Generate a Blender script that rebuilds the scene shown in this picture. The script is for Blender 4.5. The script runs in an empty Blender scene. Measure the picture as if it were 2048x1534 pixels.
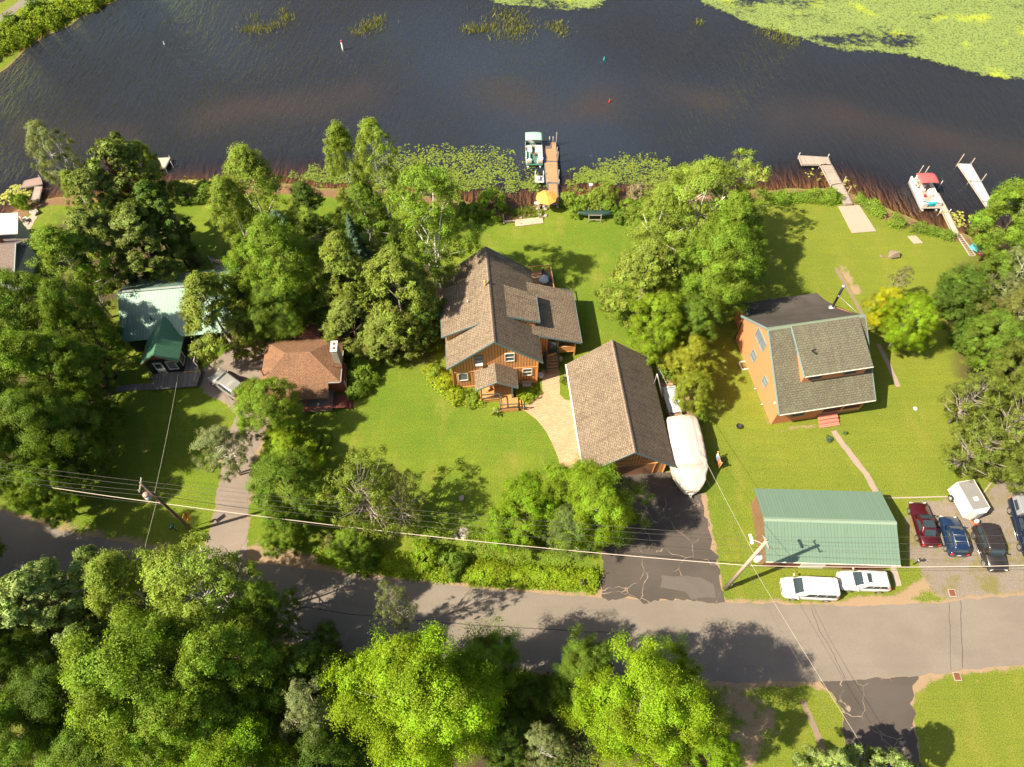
import bpy, math, random
import numpy as np
from mathutils import Vector, Matrix
R = math.radians
sc = bpy.context.scene
COL = sc.collection

# ---------------------------------------------------------------- camera, sky, sun, exposure
CAM_H = 65.0
FPX = 1420.0                      # focal length in pixels of the 2048 px wide photograph
PITCH = R(57.3)                   # looking down
cd = bpy.data.cameras.new('camera'); cam = bpy.data.objects.new('camera', cd); COL.objects.link(cam)
cam.location = (0, 0, CAM_H); cam.rotation_euler = (math.pi/2 - PITCH, 0, 0)
cd.sensor_fit = 'HORIZONTAL'; cd.sensor_width = 36.0; cd.lens = 36.0*FPX/2048.0
cd.clip_start = 0.5; cd.clip_end = 4000
sc.camera = cam
SUN_EL = R(47); SHADOW_AZ = R(20)         # shadows fall toward +x, a little +y
sun_dir = Vector((-math.cos(SHADOW_AZ)*math.cos(SUN_EL), -math.sin(SHADOW_AZ)*math.cos(SUN_EL), math.sin(SUN_EL)))
w = bpy.data.worlds.new("World"); sc.world = w; w.use_nodes = True
nt = w.node_tree; bg = nt.nodes['Background']
sky = nt.nodes.new('ShaderNodeTexSky'); sky.sky_type = 'NISHITA'; sky.sun_disc = False
sky.sun_elevation = SUN_EL; sky.sun_rotation = math.atan2(sun_dir.x, sun_dir.y)
sky.air_density = 1.0; sky.dust_density = 3.5
nt.links.new(sky.outputs[0], bg.inputs['Color']); bg.inputs['Strength'].default_value = 0.062
sl = bpy.data.lights.new('sun', 'SUN'); sl.energy = 4.9; sl.angle = R(0.5); sl.color = (1.0, 0.88, 0.68)
so = bpy.data.objects.new('sun', sl); COL.objects.link(so)
so.rotation_euler = (-sun_dir).to_track_quat('-Z', 'Y').to_euler()
vs = sc.view_settings; vs.view_transform = 'Standard'; vs.look = 'None'; vs.exposure = 1.28; vs.gamma = 1; vs.use_curve_mapping = False

_c, _s = math.cos(PITCH), math.sin(PITCH)
def W(px, py, z=0.0):
    """photo pixel -> place on the level z"""
    u = px-1024; v = 767-py
    k = (z-CAM_H)/(-FPX*_s+v*_c)
    return (u*k, (FPX*_c+v*_s)*k)
def mpp(py, z=0.0):
    return (CAM_H-z)/(FPX*_s-(767-py)*_c)
rng = np.random.default_rng(7); random.seed(7)

# ---------------------------------------------------------------- helpers
def props(o, label=None, cat=None, group=None, kind=None):
    if label: o['label'] = label
    if cat: o['category'] = cat
    if group: o['group'] = group
    if kind: o['kind'] = kind
    return o
def thing(name, label, cat, loc=(0, 0, 0), rz=0, group=None):
    o = bpy.data.objects.new(name, None); COL.objects.link(o)
    o.location = loc if len(loc) == 3 else (loc[0], loc[1], 0); o.rotation_euler = (0, 0, rz); o.empty_display_size = .3
    return props(o, label, cat, group)
def link_mesh(name, me, mat, parent=None):
    o = bpy.data.objects.new(name, me); COL.objects.link(o)
    if mat: me.materials.append(mat)
    if parent: o.parent = parent
    return o
def norm(a): 
    l = math.sqrt(sum(x*x for x in a)) or 1; return tuple(x/l for x in a)
class MB:
    def __init__(s): s.v = []; s.f = []; s.s = []
    def add(s, vs, fs, sm=False):
        n = len(s.v); s.v += [tuple(map(float, p)) for p in vs]; s.f += [tuple(n+i for i in f) for f in fs]; s.s += [sm]*len(fs); return s
    def poly(s, *p): return s.add(p, [tuple(range(len(p)))])
    def box(s, c, d, rz=0, tilt=None):
        x, y, z = d[0]/2, d[1]/2, d[2]/2
        m = Matrix.Rotation(rz, 3, 'Z')
        if tilt: m = m @ Matrix.Rotation(tilt[1], 3, tilt[0])
        vs = []
        for a, b, e in ((-x,-y,-z),(x,-y,-z),(x,y,-z),(-x,y,-z),(-x,-y,z),(x,-y,z),(x,y,z),(-x,y,z)):
            q = m @ Vector((a, b, e)); vs.append((c[0]+q.x, c[1]+q.y, c[2]+q.z))
        return s.add(vs, [(3,2,1,0),(4,5,6,7),(0,1,5,4),(1,2,6,5),(2,3,7,6),(3,0,4,7)])
    def slab(s, pts, t, vec=(0, 0, -1)):
        n = len(pts); b = [(p[0]+vec[0]*t, p[1]+vec[1]*t, p[2]+vec[2]*t) for p in pts]
        return s.add(list(pts)+b, [tuple(range(n)), tuple(range(2*n-1, n-1, -1))]+[(i, n+i, n+(i+1) % n, (i+1) % n) for i in range(n)])
    def ring(s, c, d, r, n=8):
        d = Vector(d).normalized(); a = d.orthogonal().normalized(); b = d.cross(a)
        return [tuple(Vector(c)+a*(r*math.cos(2*math.pi*i/n))+b*(r*math.sin(2*math.pi*i/n))) for i in range(n)]
    def tube(s, p, q, r, r2=None, n=7, sm=True):
        d = Vector(q)-Vector(p); r2 = r if r2 is None else r2
        return s.loft([s.ring(p, d, r, n), s.ring(q, d, r2, n)], sm=sm)
    def path(s, pts, r, n=6, r2=None):
        rings = []; m = len(pts)
        for i, p in enumerate(pts):
            d = Vector(pts[min(i+1, m-1)])-Vector(pts[max(i-1, 0)])
            rr = r if r2 is None else r+(r2-r)*i/(m-1)
            # stable frame
            d.normalize(); up = Vector((0, 0, 1)) if abs(d.z) < .9 else Vector((1, 0, 0))
            a = d.cross(up).normalized(); b = d.cross(a)
            rings.append([tuple(Vector(p)+a*(rr*math.cos(2*math.pi*k/n))+b*(rr*math.sin(2*math.pi*k/n))) for k in range(n)])
        return s.loft(rings, sm=True)
    def loft(s, rings, cap=True, sm=False, closed=True):
        n = len(rings[0]); vs = [p for r in rings for p in r]; fs = []
        for j in range(len(rings)-1):
            for i in range(n if closed else n-1):
                k = (i+1) % n; fs.append((j*n+i, j*n+k, (j+1)*n+k, (j+1)*n+i))
        base = len(s.v); s.add(vs, fs, sm)
        if cap:
            s.f += [tuple(base+i for i in range(n-1, -1, -1)), tuple(base+(len(rings)-1)*n+i for i in range(n))]; s.s += [False, False]
        return s
    def lathe(s, c, prof, n=16, sm=True):
        return s.loft([[(c[0]+r*math.cos(2*math.pi*i/n), c[1]+r*math.sin(2*math.pi*i/n), c[2]+z) for i in range(n)] for r, z in prof], sm=sm)
    def build(s, name, mat, parent=None, bevel=0, label=None, solid=0):
        me = bpy.data.meshes.new(name); me.from_pydata(s.v, [], s.f); me.update()
        me.polygons.foreach_set('use_smooth', s.s)
        uv = me.uv_layers.new(name='UVMap'); d = uv.data
        for p in me.polygons:
            nx, ny, nz = p.normal; h = math.hypot(nx, ny)
            if h < .02: u = (1, 0, 0); v = (0, 1, 0)
            else:
                u = (-ny/h, nx/h, 0); v = (-nx*nz/h, -ny*nz/h, h)
            for li in p.loop_indices:
                q = me.vertices[me.loops[li].vertex_index].co
                d[li].uv = (q.x*u[0]+q.y*u[1], q.x*v[0]+q.y*v[1]+q.z*v[2])
        o = link_mesh(name, me, mat, parent)
        if bevel:
            b = o.modifiers.new('bevel', 'BEVEL'); b.width = bevel; b.segments = 2; b.limit_method = 'ANGLE'; b.angle_limit = R(35)
        if label: o['label'] = label
        return o
def one(name, mb, mat, label, cat, group=None, kind=None, bevel=0):
    return props(mb.build(name, mat, None, bevel), label, cat, group, kind)
def copy_tree(o, parent=None):
    c = o.copy(); COL.objects.link(c)
    if parent: c.parent = parent
    for ch in list(o.children): copy_tree(ch, c)
    return c

# ---------------------------------------------------------------- materials
class N:
    def __init__(s, name):
        s.m = bpy.data.materials.new(name); s.m.use_nodes = True; s.t = s.m.node_tree; s.n = s.t.nodes; s.b = s.n['Principled BSDF']; s.o = s.n['Material Output']
    def node(s, typ, **k):
        n = s.n.new(typ)
        for a, b in k.items(): setattr(n, a, b)
        return n
    def put(s, sock, v):
        if isinstance(v, bpy.types.NodeSocket): s.t.links.new(v, sock)
        elif isinstance(v, (tuple, list)) and len(v) == 3 and sock.type == 'RGBA': sock.default_value = (*v, 1)
        else: sock.default_value = v
    def math(s, op, a, b=0.0, c=None, clamp=False):
        n = s.node('ShaderNodeMath', operation=op, use_clamp=clamp); s.put(n.inputs[0], a); s.put(n.inputs[1], b)
        if c is not None: s.put(n.inputs[2], c)
        return n.outputs[0]
    def mix(s, f, a, b, bt='MIX'):
        n = s.node('ShaderNodeMix', data_type='RGBA', blend_type=bt); s.put(n.inputs[0], f); s.put(n.inputs[6], a); s.put(n.inputs[7], b); return n.outputs[2]
    def ramp(s, v, lo, hi, a=0.0, b=1.0):
        n = s.node('ShaderNodeMapRange'); n.interpolation_type = 'SMOOTHSTEP'; s.put(n.inputs[0], v)
        for i, x in zip((1, 2, 3, 4), (lo, hi, a, b)): n.inputs[i].default_value = x
        return n.outputs[0]
    def coord(s, kind='Object', scale=(1, 1, 1), rot=(0, 0, 0)):
        c = s.node('ShaderNodeTexCoord'); m = s.node('ShaderNodeMapping'); s.t.links.new(c.outputs[kind], m.inputs[0])
        m.inputs['Scale'].default_value = scale; m.inputs['Rotation'].default_value = rot; return m.outputs[0]
    def noise(s, scale, detail=3, rough=.5, vec=None, dist=0.0):
        n = s.node('ShaderNodeTexNoise'); n.inputs['Scale'].default_value = scale; n.inputs['Detail'].default_value = detail
        n.inputs['Roughness'].default_value = rough; n.inputs['Distortion'].default_value = dist
        s.t.links.new(vec if vec is not None else s.coord(), n.inputs['Vector']); return n.outputs['Fac']
    def attr(s, name):
        return s.node('ShaderNodeAttribute', attribute_name=name).outputs['Fac']
    def bump(s, h, dist=.02, strength=1.0):
        n = s.node('ShaderNodeBump'); n.inputs['Distance'].default_value = dist; n.inputs['Strength'].default_value = strength
        s.put(n.inputs['Height'], h); s.t.links.new(n.outputs[0], s.b.inputs['Normal']); return n.outputs[0]
    def set(s, **k):
        for a, v in k.items(): s.put(s.b.inputs[a.replace('_', ' ')], v)
        return s
def plain(name, col, rough=.6, metal=0, var=.12, scale=4, bump=0, coat=0, spec=None):
    m = N(name); f = m.noise(scale, 4, .6); f2 = m.noise(scale*.17, 2)
    k = m.math('ADD', m.math('MULTIPLY', f, .6), m.math('MULTIPLY', f2, .4))
    lo = tuple(max(0, c*(1-var*1.6)) for c in col); hi = tuple(min(1, c*(1+var*1.6)) for c in col)
    m.set(Base_Color=m.mix(k, lo, hi), Roughness=rough, Metallic=metal)
    if coat: m.set(Coat_Weight=coat, Coat_Roughness=.08)
    if spec is not None: m.b.inputs['Specular IOR Level'].default_value = spec
    if bump: m.bump(f, bump)
    return m.m
def shingle(name, c1, c2, dark, moss=None, fs=.0, bw=.32, rh=.17):
    m = N(name); uv = m.coord('UV'); br = m.node('ShaderNodeTexBrick'); m.t.links.new(uv, br.inputs['Vector'])
    br.inputs['Scale'].default_value = 1; br.inputs['Brick Width'].default_value = bw; br.inputs['Row Height'].default_value = rh
    br.inputs['Mortar Size'].default_value = .035; br.inputs['Mortar Smooth'].default_value = .4; br.inputs['Bias'].default_value = fs
    m.put(br.inputs['Color1'], c1); m.put(br.inputs['Color2'], c2); m.put(br.inputs['Mortar'], dark)
    n1 = m.noise(.35, 4, .6); n2 = m.noise(7, 4, .7)
    col = m.mix(m.ramp(n1, .3, .75, 0, .45), br.outputs[0], dark)
    col = m.mix(m.ramp(n2, .35, .7, 0, .5), col, tuple(min(1, x*1.35) for x in c1))
    if moss: col = m.mix(m.ramp(m.noise(.8, 5, .7), .5, .7, 0, .55), col, moss)
    stk = m.noise(1.0, 4, .65, m.coord('UV', (2.2, .22, 1))); col = m.mix(m.ramp(stk, .45, .75, 0, .5), col, tuple(x*1.25 for x in dark))
    m.set(Base_Color=col, Roughness=.9); m.b.inputs['Specular IOR Level'].default_value = .25
    m.bump(m.math('ADD', m.math('SUBTRACT', 1, br.outputs['Fac']), m.math('MULTIPLY', n2, .5)), .012)
    return m.m
def striped(name, col, dark, period, width=.12, rough=.5, metal=0, var=.1, bump=.02, axis=0, stain=None, spec=None):
    """bands along uv axis: seams, battens, plank joints"""
    m = N(name); uv = m.coord('UV'); sp = m.node('ShaderNodeSeparateXYZ'); m.t.links.new(uv, sp.inputs[0])
    t = m.math('DIVIDE', sp.outputs[axis], period); fr = m.math('FRACT', t); idn = m.math('FLOOR', t)
    wn = m.node('ShaderNodeTexWhiteNoise', noise_dimensions='1D'); m.t.links.new(idn, wn.inputs['W'])
    seam = m.math('LESS_THAN', fr, width)
    lo = tuple(c*(1-var) for c in col); hi = tuple(min(1, c*(1+var)) for c in col)
    c = m.mix(wn.outputs['Value'], lo, hi)
    st = m.noise(3, 5, .65, m.coord('UV', (4, .6, 1) if axis == 0 else (.6, 4, 1)))
    c = m.mix(m.ramp(st, .35, .75, 0, .5), c, stain or tuple(x*.6 for x in col))
    c = m.mix(seam, c, dark)
    m.set(Base_Color=c, Roughness=rough, Metallic=metal)
    if spec is not None: m.b.inputs['Specular IOR Level'].default_value = spec
    m.bump(m.math('SUBTRACT', 1, seam) if bump > 0 else seam, abs(bump))
    return m.m
def leafmat(name, tr=.42):
    m = N(name); oi = m.node('ShaderNodeObjectInfo'); t = m.attr('tint')
    hs = m.node('ShaderNodeHueSaturation'); m.put(hs.inputs['Hue'], m.ramp(t, 0, 1, .485, .515)); m.put(hs.inputs['Saturation'], 1.0)
    m.put(hs.inputs['Value'], m.ramp(t, 0, 1, .65, 1.6)); m.put(hs.inputs['Color'], oi.outputs['Color'])
    big = m.ramp(m.noise(.45, 3), .35, .65); col = m.mix(m.math('MULTIPLY', big, .35), hs.outputs[0], m.mix(1, hs.outputs[0], (1.28, 1.12, .85), 'MULTIPLY'))
    d = m.b; m.set(Base_Color=col, Roughness=.55); d.inputs['Specular IOR Level'].default_value = .18
    tl = m.node('ShaderNodeBsdfTranslucent'); m.put(tl.inputs[0], m.mix(1, col, (1.25, 1.15, .5), 'MULTIPLY'))
    mx = m.node('ShaderNodeMixShader'); mx.inputs[0].default_value = tr
    m.t.links.new(d.outputs[0], mx.inputs[1]); m.t.links.new(tl.outputs[0], mx.inputs[2]); m.t.links.new(mx.outputs[0], m.o.inputs[0])
    return m.m
LEAF = leafmat('leaves'); NEEDLE = leafmat('needles', .2)
BARK = plain('bark', (.12, .085, .06), .9, var=.3, scale=5, bump=.02)
BARKG = plain('grey_bark', (.30, .26, .22), .9, var=.3, scale=5, bump=.02)
BIRCHB = plain('birch_bark', (.62, .58, .52), .8, var=.35, scale=3)
ROOFB = shingle('brown_shingles', (.25, .195, .135), (.155, .117, .083), (.052, .038, .028), bw=.34, rh=.21)
ROOFR = shingle('rust_shingles', (.27, .145, .075), (.175, .095, .055), (.10, .055, .04), bw=.3, rh=.16)
ROOFG = shingle('moss_grey_shingles', (.152, .148, .10), (.11, .10, .07), (.062, .052, .04), moss=(.14, .145, .085), bw=.38, rh=.24)
ROOFD = plain('dark_roll_roof', (.075, .066, .058), .95, var=.35, scale=.9, spec=.1)
ROOFX = shingle('taupe_shingles', (.22, .17, .15), (.18, .14, .125), (.10, .08, .07))
METG = striped('green_metal_roof', (.125, .195, .14), (.08, .12, .09), .30, .07, rough=.5, var=.03, bump=-.02, stain=(.12, .19, .14))
METG2 = striped('aged_green_metal_roof', (.13, .225, .18), (.24, .31, .26), .32, .18, rough=.5, metal=.35, var=.05, bump=-.025, stain=(.18, .26, .215))
SIDING = striped('orange_board_and_batten', (.60, .285, .10), (.22, .09, .03), .30, .22, rough=.8, var=.08, bump=.03)
STUCCO = plain('terracotta_siding', (.56, .205, .085), .85, var=.06, scale=1.5)
RUSTW = plain('rust_red_siding', (.33, .085, .04), .8, var=.1)
TEAL = plain('teal_grey_trim', (.10, .155, .16), .6); TEALL = plain('pale_teal_trim', (.17, .24, .24), .6)
DARKT = plain('dark_green_trim', (.03, .065, .06), .6)
BLACKW = striped('near_black_siding', (.02, .022, .024), (.01, .01, .01), .2, .1, rough=.7, axis=1)
DECKW = striped('cedar_deck_boards', (.40, .235, .12), (.16, .075, .03), .14, .12, rough=.8, var=.15, bump=.01, axis=1)
DECKO = striped('orange_deck_boards', (.52, .25, .085), (.2, .09, .03), .14, .12, rough=.8, var=.12, bump=.01)
DOCKG = striped('grey_dock_boards', (.36, .29, .24), (.14, .11, .09), .15, .12, rough=.85, var=.2, bump=.01, axis=1)
DOCKGX = striped('grey_dock_boards_lengthwise', (.36, .29, .24), (.14, .11, .09), .15, .12, rough=.85, var=.2, bump=.01)
DOCKT = striped('tan_dock_boards', (.52, .44, .33), (.3, .22, .15), .15, .1, rough=.85, var=.12, bump=.01, axis=1)
DOCKWH = striped('white_dock_panels', (.66, .64, .60), (.42, .4, .38), .15, .08, rough=.6, var=.05, bump=.01, axis=1)
DECKGREY = striped('weathered_deck', (.20, .18, .165), (.07, .06, .055), .15, .14, rough=.85, var=.25, bump=.01)
WHITE = plain('white_paint', (.62, .60, .57), .5, var=.04); CREAM = plain('cream_vinyl', (.66, .60, .52), .6, var=.06)
GLASS = plain('dark_glass', (.03, .045, .055), .08, var=.1); PANE = plain('window_pane', (.10, .13, .145), .12, var=.25, scale=2)
GREYPANE = plain('grey_blinds_pane', (.17, .19, .21), .2, var=.12, scale=3)
BLACK = plain('black_rubber', (.02, .02, .02), .8); STEEL = plain('galvanised_steel', (.45, .45, .45), .45, .6); CHROME = plain('chrome', (.6, .6, .62), .25, .9)
WOODP = plain('weathered_pole_wood', (.36, .29, .22), .85, var=.2, scale=6); WOODD = plain('dark_pole_wood', (.15, .10, .07), .85, var=.25, scale=6)
WOODO = plain('orange_stained_wood', (.56, .27, .10), .75, var=.12); WOODG = plain('grey_lumber', (.33, .28, .24), .85, var=.2)
REDW = striped('red_brown_boards', (.17, .04, .028), (.06, .015, .01), .14, .15, rough=.75, var=.15)
REDS = striped('salmon_step_boards', (.48, .18, .13), (.2, .06, .04), .29, .05, rough=.8, var=.1, axis=1)
STONE = plain('grey_stone', (.34, .29, .25), .9, var=.35, scale=3, bump=.05)
CONC = plain('concrete', (.30, .25, .20), .9, var=.14, scale=3); SLABC = plain('pinkish_concrete', (.34, .265, .205), .9, var=.12, scale=2)
RUSTM = plain('rusted_iron', (.22, .07, .035), .8, var=.2)
TARP = plain('white_shrink_wrap', (.50, .43, .375), .6, var=.07, scale=1.2, bump=.05)
def asphalt(name, c, patch, crack=0, pcol=None):
    m = N(name); co = m.coord(); f = m.noise(18, 4, .7); g = m.noise(.25, 3); 
    col = m.mix(m.ramp(f, .3, .7), tuple(x*.82 for x in c), tuple(x*1.18 for x in c)); col = m.mix(m.ramp(g, .35, .7, 0, patch), col, pcol or tuple(x*.6 for x in c))
    st = m.noise(.8, 4, .6, m.coord('Object', (.25, 1.3, 1), (0, 0, R(-4)))); col = m.mix(m.ramp(st, .45, .7, 0, .25), col, tuple(x*.75 for x in c))
    if crack:
        v = m.node('ShaderNodeTexVoronoi', feature='DISTANCE_TO_EDGE'); v.inputs['Scale'].default_value = .28
        wv = m.node('ShaderNodeVectorMath', operation='ADD'); ns = m.node('ShaderNodeTexNoise'); ns.inputs['Scale'].default_value = .9; m.t.links.new(co, ns.inputs['Vector'])
        m.t.links.new(co, wv.inputs[0]); m.t.links.new(ns.outputs['Color'], wv.inputs[1]); m.t.links.new(wv.outputs[0], v.inputs['Vector'])
        k = m.math('MULTIPLY', m.ramp(v.outputs[0], .0, .012, 1, 0), m.ramp(m.noise(.5, 3), .42, .56)); col = m.mix(m.math('MULTIPLY', k, crack), col, (.34, .26, .19))
    m.set(Base_Color=col, Roughness=.92); m.b.inputs['Specular IOR Level'].default_value = .2; m.bump(f, .01); return m.m
ROADM = asphalt('road_asphalt', (.19, .163, .136), .3)
DRIVED = asphalt('dark_cracked_asphalt', (.085, .071, .061), .5, .75)
DRIVEL = asphalt('grey_drive_asphalt', (.22, .18, .15), .35, .3)
def paver():
    m = N('tan_pavers'); b = m.node('ShaderNodeTexBrick'); m.t.links.new(m.coord('Object', rot=(0, 0, R(8))), b.inputs['Vector']); b.inputs['Scale'].default_value = 1
    b.inputs['Brick Width'].default_value = .36; b.inputs['Row Height'].default_value = .2; b.inputs['Mortar Size'].default_value = .012
    m.put(b.inputs['Color1'], (.50, .34, .20)); m.put(b.inputs['Color2'], (.40, .26, .15)); m.put(b.inputs['Mortar'], (.22, .15, .09))
    m.set(Base_Color=m.mix(m.ramp(m.noise(.6, 3), .3, .7, 0, .3), b.outputs[0], (.33, .2, .12)), Roughness=.9); m.bump(b.outputs['Fac'], -.01); return m.m
PAVER = paver()
# ---------------------------------------------------------------- land, lake, road
def poly(px, z=0.0): return np.array([W(a, b, z) for a, b in px])
def sdf(P, poly_):
    """signed distance (inside negative)"""
    d = np.full(len(P), 1e9); ins = np.zeros(len(P), bool); n = len(poly_)
    for i in range(n):
        a = poly_[i]; b = poly_[(i+1) % n]; e = b-a; wv = P-a
        t = np.clip((wv@e)/max(1e-9, e@e), 0, 1); q = wv-t[:, None]*e; d = np.minimum(d, np.hypot(q[:, 0], q[:, 1]))
        c = (a[1] <= P[:, 1]) != (b[1] <= P[:, 1])
        with np.errstate(divide='ignore', invalid='ignore'): xi = a[0]+(P[:, 1]-a[1])/(b[1]-a[1])*(b[0]-a[0])
        ins ^= c & (P[:, 0] < xi)
    return np.where(ins, -d, d)
def dline(P, pts):
    d = np.full(len(P), 1e9)
    for a, b in zip(pts[:-1], pts[1:]):
        e = b-a; wv = P-a; t = np.clip((wv@e)/(e@e), 0, 1); q = wv-t[:, None]*e; d = np.minimum(d, np.hypot(q[:, 0], q[:, 1]))
    return d
def smooth(x, a, b):
    t = np.clip((x-a)/(b-a), 0, 1); return t*t*(3-2*t)
def vnoise(P, s, seed=0):
    q = P/s; i = np.floor(q).astype(int); fr = q-i; fr = fr*fr*(3-2*fr)
    h = lambda a, b: ((np.sin((a*127.1+b*311.7+seed*74.7))*43758.5453) % 1.0)
    a = h(i[:, 0], i[:, 1]); b = h(i[:, 0]+1, i[:, 1]); c = h(i[:, 0], i[:, 1]+1); d = h(i[:, 0]+1, i[:, 1]+1)
    return (a*(1-fr[:, 0])+b*fr[:, 0])*(1-fr[:, 1])+(c*(1-fr[:, 0])+d*fr[:, 0])*fr[:, 1]
SHORE = [(-60, 500), (-10, 452), (25, 432), (60, 412), (95, 404), (150, 398), (220, 392), (300, 384), (350, 386), (400, 380), (450, 378), (560, 374), (700, 382), (800, 388), (900, 398), (935, 408), (960, 412), (1000, 424), (1030, 426), (1062, 418), (1085, 404), (1130, 398), (1180, 392), (1240, 396), (1300, 398), (1400, 396), (1480, 392), (1520, 388), (1590, 384), (1650, 384), (1700, 390), (1730, 402), (1765, 420), (1800, 436), (1845, 452), (1890, 464), (1930, 474), (1965, 488), (2000, 492), (2048, 486), (2120, 470)]
sh = poly(SHORE)
LANDP = np.vstack([[[-700, sh[0][1]-60]], sh, [[700, sh[-1][1]+60]], [[700, -500]], [[-700, -500]]])
fb = poly([(-160, 200), (-40, 150), (0, 122), (30, 100), (62, 82), (100, 58), (135, 38), (170, 16), (215, 0), (260, -30), (330, -90)])
FARP = np.vstack([fb, [[-100, 400]], [[-700, 400]], [[-700, fb[0][1]]]])
xs = np.concatenate([[-700, -400, -220, -140], np.arange(-98, 98.1, .6), [140, 220, 400, 700]])
ys = np.concatenate([[-500, -200, -80, -30], np.arange(-14, 136, .6), [170, 240, 400, 700]])
X, Y = np.meshgrid(xs, ys); G = np.stack([X.ravel(), Y.ravel()], 1)
sdl = sdf(G, LANDP) + (vnoise(G, 2.3, 1)-.5)*1.1; sdf_far = sdf(G, FARP) + (vnoise(G, 3, 2)-.5)*2
sd = np.minimum(sdl, sdf_far)
depth = np.where(sd < 0, 0, sd)
zz = np.where(sd < 0, np.clip(-sd*.35, 0, 1)*.22-.22, 0) - .22*(sd >= 0) - np.clip(depth*.085, 0, 1.4)
zz = np.where(sd < -3, 0, zz)
# shallow bars under the water, seen as brownish streaks
BARS = [[(60, 262), (160, 275), (240, 268)], [(395, 245), (470, 215), (560, 208), (640, 205), (720, 185)], [(1010, 178), (1060, 200), (1120, 222), (1200, 205)], [(1365, 185), (1420, 200)], [(1590, 232), (1680, 232), (1760, 245), (1860, 270), (1960, 292), (2060, 310)]]
silt = np.zeros(len(G))
for b_ in BARS:
    dd = dline(G, poly(b_)); silt = np.maximum(silt, np.exp(-(dd/(2.2+3.2*vnoise(G, 9, 5)))**2)*(.35+.75*vnoise(G, 6, 9)))
shal = smooth(-sdf(G, poly([(945, 392), (1000, 384), (1075, 384), (1095, 396), (1085, 410), (1060, 425), (1000, 430), (955, 415), (935, 402)])), -1.2, .8)
zz = np.where(sd > 0, zz*(1-shal)+np.minimum(zz, -.36)*0+(-.40)*shal*(zz < -.3)+zz*shal*(zz >= -.3), zz)
# ----- road and drives
NORTH = [(-90, 985), (0, 1022), (60, 1042), (150, 1068), (250, 1086), (330, 1100), (410, 1112), (492, 1122), (560, 1131), (640, 1142), (730, 1152), (850, 1164), (960, 1176), (1080, 1187), (1200, 1194), (1300, 1199), (1450, 1204), (1560, 1208), (1700, 1211), (1800, 1209), (1880, 1205), (1940, 1198), (2048, 1190), (2150, 1183)]
SOUTH = [(-90, 1130), (0, 1162), (100, 1192), (300, 1235), (500, 1272), (700, 1302), (900, 1325), (1100, 1345), (1350, 1361), (1500, 1364), (1640, 1363), (1700, 1361), (1850, 1350), (2048, 1328), (2150, 1312)]
nl = [tuple(p) for p in poly(NORTH)]; sl_ = [tuple(p) for p in poly(SOUTH)]
nl = [(-300, nl[0][1]+80)]+nl+[(300, nl[-1][1]+8)]; sl_ = [(-300, sl_[0][1]+78)]+sl_+[(300, sl_[-1][1]+14)]
ROADP = np.array(nl+sl_[::-1])
DRV = {
 'centre': [(396, 1116), (420, 1070), (432, 1020), (440, 960), (447, 900), (462, 856), (474, 828), (440, 800), (412, 786), (398, 770), (402, 742), (430, 722), (470, 690), (500, 690), (535, 700), (535, 780), (540, 830), (522, 880), (512, 920), (500, 975), (497, 1040), (494, 1090), (492, 1128)],
 'right': [(1203, 1197), (1206, 1080), (1214, 1000), (1232, 946), (1342, 940), (1392, 975), (1408, 1010), (1413, 1050), (1425, 1090), (1438, 1140), (1447, 1206)],
 'south': [(1640, 1362), (1664, 1385), (1682, 1415), (1690, 1460), (1700, 1560), (1846, 1570), (1838, 1500), (1828, 1450), (1824, 1410), (1828, 1370), (1842, 1350)],
}
PAVE = [(1083, 740), (1119, 740), (1120, 790), (1130, 800), (1150, 800), (1178, 936), (1121, 936), (1116, 915), (1106, 890), (1092, 863), (1072, 838), (1050, 822), (1030, 816), (1022, 806), (1040, 800), (1070, 794), (1085, 782)]
def wobbly(P, step=.35, amp=.1, seed=3):
    out = []; n = len(P)
    for i in range(n):
        a, b = P[i], P[(i+1) % n]; L = np.hypot(*(b-a)); k = max(1, int(min(L, 60)/step))
        for j in range(k): out.append(a+(b-a)*j/k)
    out = np.array(out); out += (np.stack([vnoise(out, .8, seed), vnoise(out, .8, seed+1)], 1)-.5)*2*amp
    out += (np.stack([vnoise(out, .27, seed+2), vnoise(out, .27, seed+3)], 1)-.5)*amp
    return out
def sheet(name, P, z, mat, kind='structure', wob=.1, seed=3, label=None):
    if wob: P = wobbly(np.array(P), amp=wob, seed=seed)
    o = MB().poly(*[(a, b, z) for a, b in P]).build(name, mat); return props(o, kind=kind, label=label)
GRAV = [(1806, 1000), (1900, 990), (1960, 985), (1985, 960), (2060, 935), (2150, 930), (2150, 1190), (2048, 1192), (1940, 1200), (1890, 1206), (1850, 1175), (1830, 1130), (1806, 1110)]
rd = dline(G, np.array(nl)); rs = dline(G, np.array(sl_)); roadS = sdf(G, ROADP)
dirt = np.exp(-(np.maximum(roadS, 0)/.55)**1.5)*.85
dp = lambda pts, wd, k: k*np.exp(-(dline(G, poly(pts))/wd)**2)
dirt = np.maximum(dirt, dp([(495, 1108), (560, 1118), (640, 1130), (720, 1142)], 1.3, .95))
dirt = np.maximum(dirt, dp([(100, 1042), (160, 1056), (330, 1085)], 1.0, .5))
dirt = np.maximum(dirt, dp([(1640, 1352), (1700, 1380), (1800, 1372), (1835, 1350)], 1.4, 1))
dirt = np.maximum(dirt, dp([(1870, 1140), (1850, 1170), (1800, 1200), (1700, 1204)], .7, .9))
dirt = np.maximum(dirt, dp([(1880, 1170), (2100, 1165)], 1.2, 1)); dirt = np.maximum(dirt, dp([(1440, 1200), (1428, 1100), (1410, 1030), (1405, 990)], .45, 1))
dirt = np.maximum(dirt, dp([(1685, 535), (1700, 560), (1715, 585)], .9, .75)); dirt = np.maximum(dirt, dp([(1545, 862), (1600, 855), (1640, 850)], .5, .6))
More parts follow.
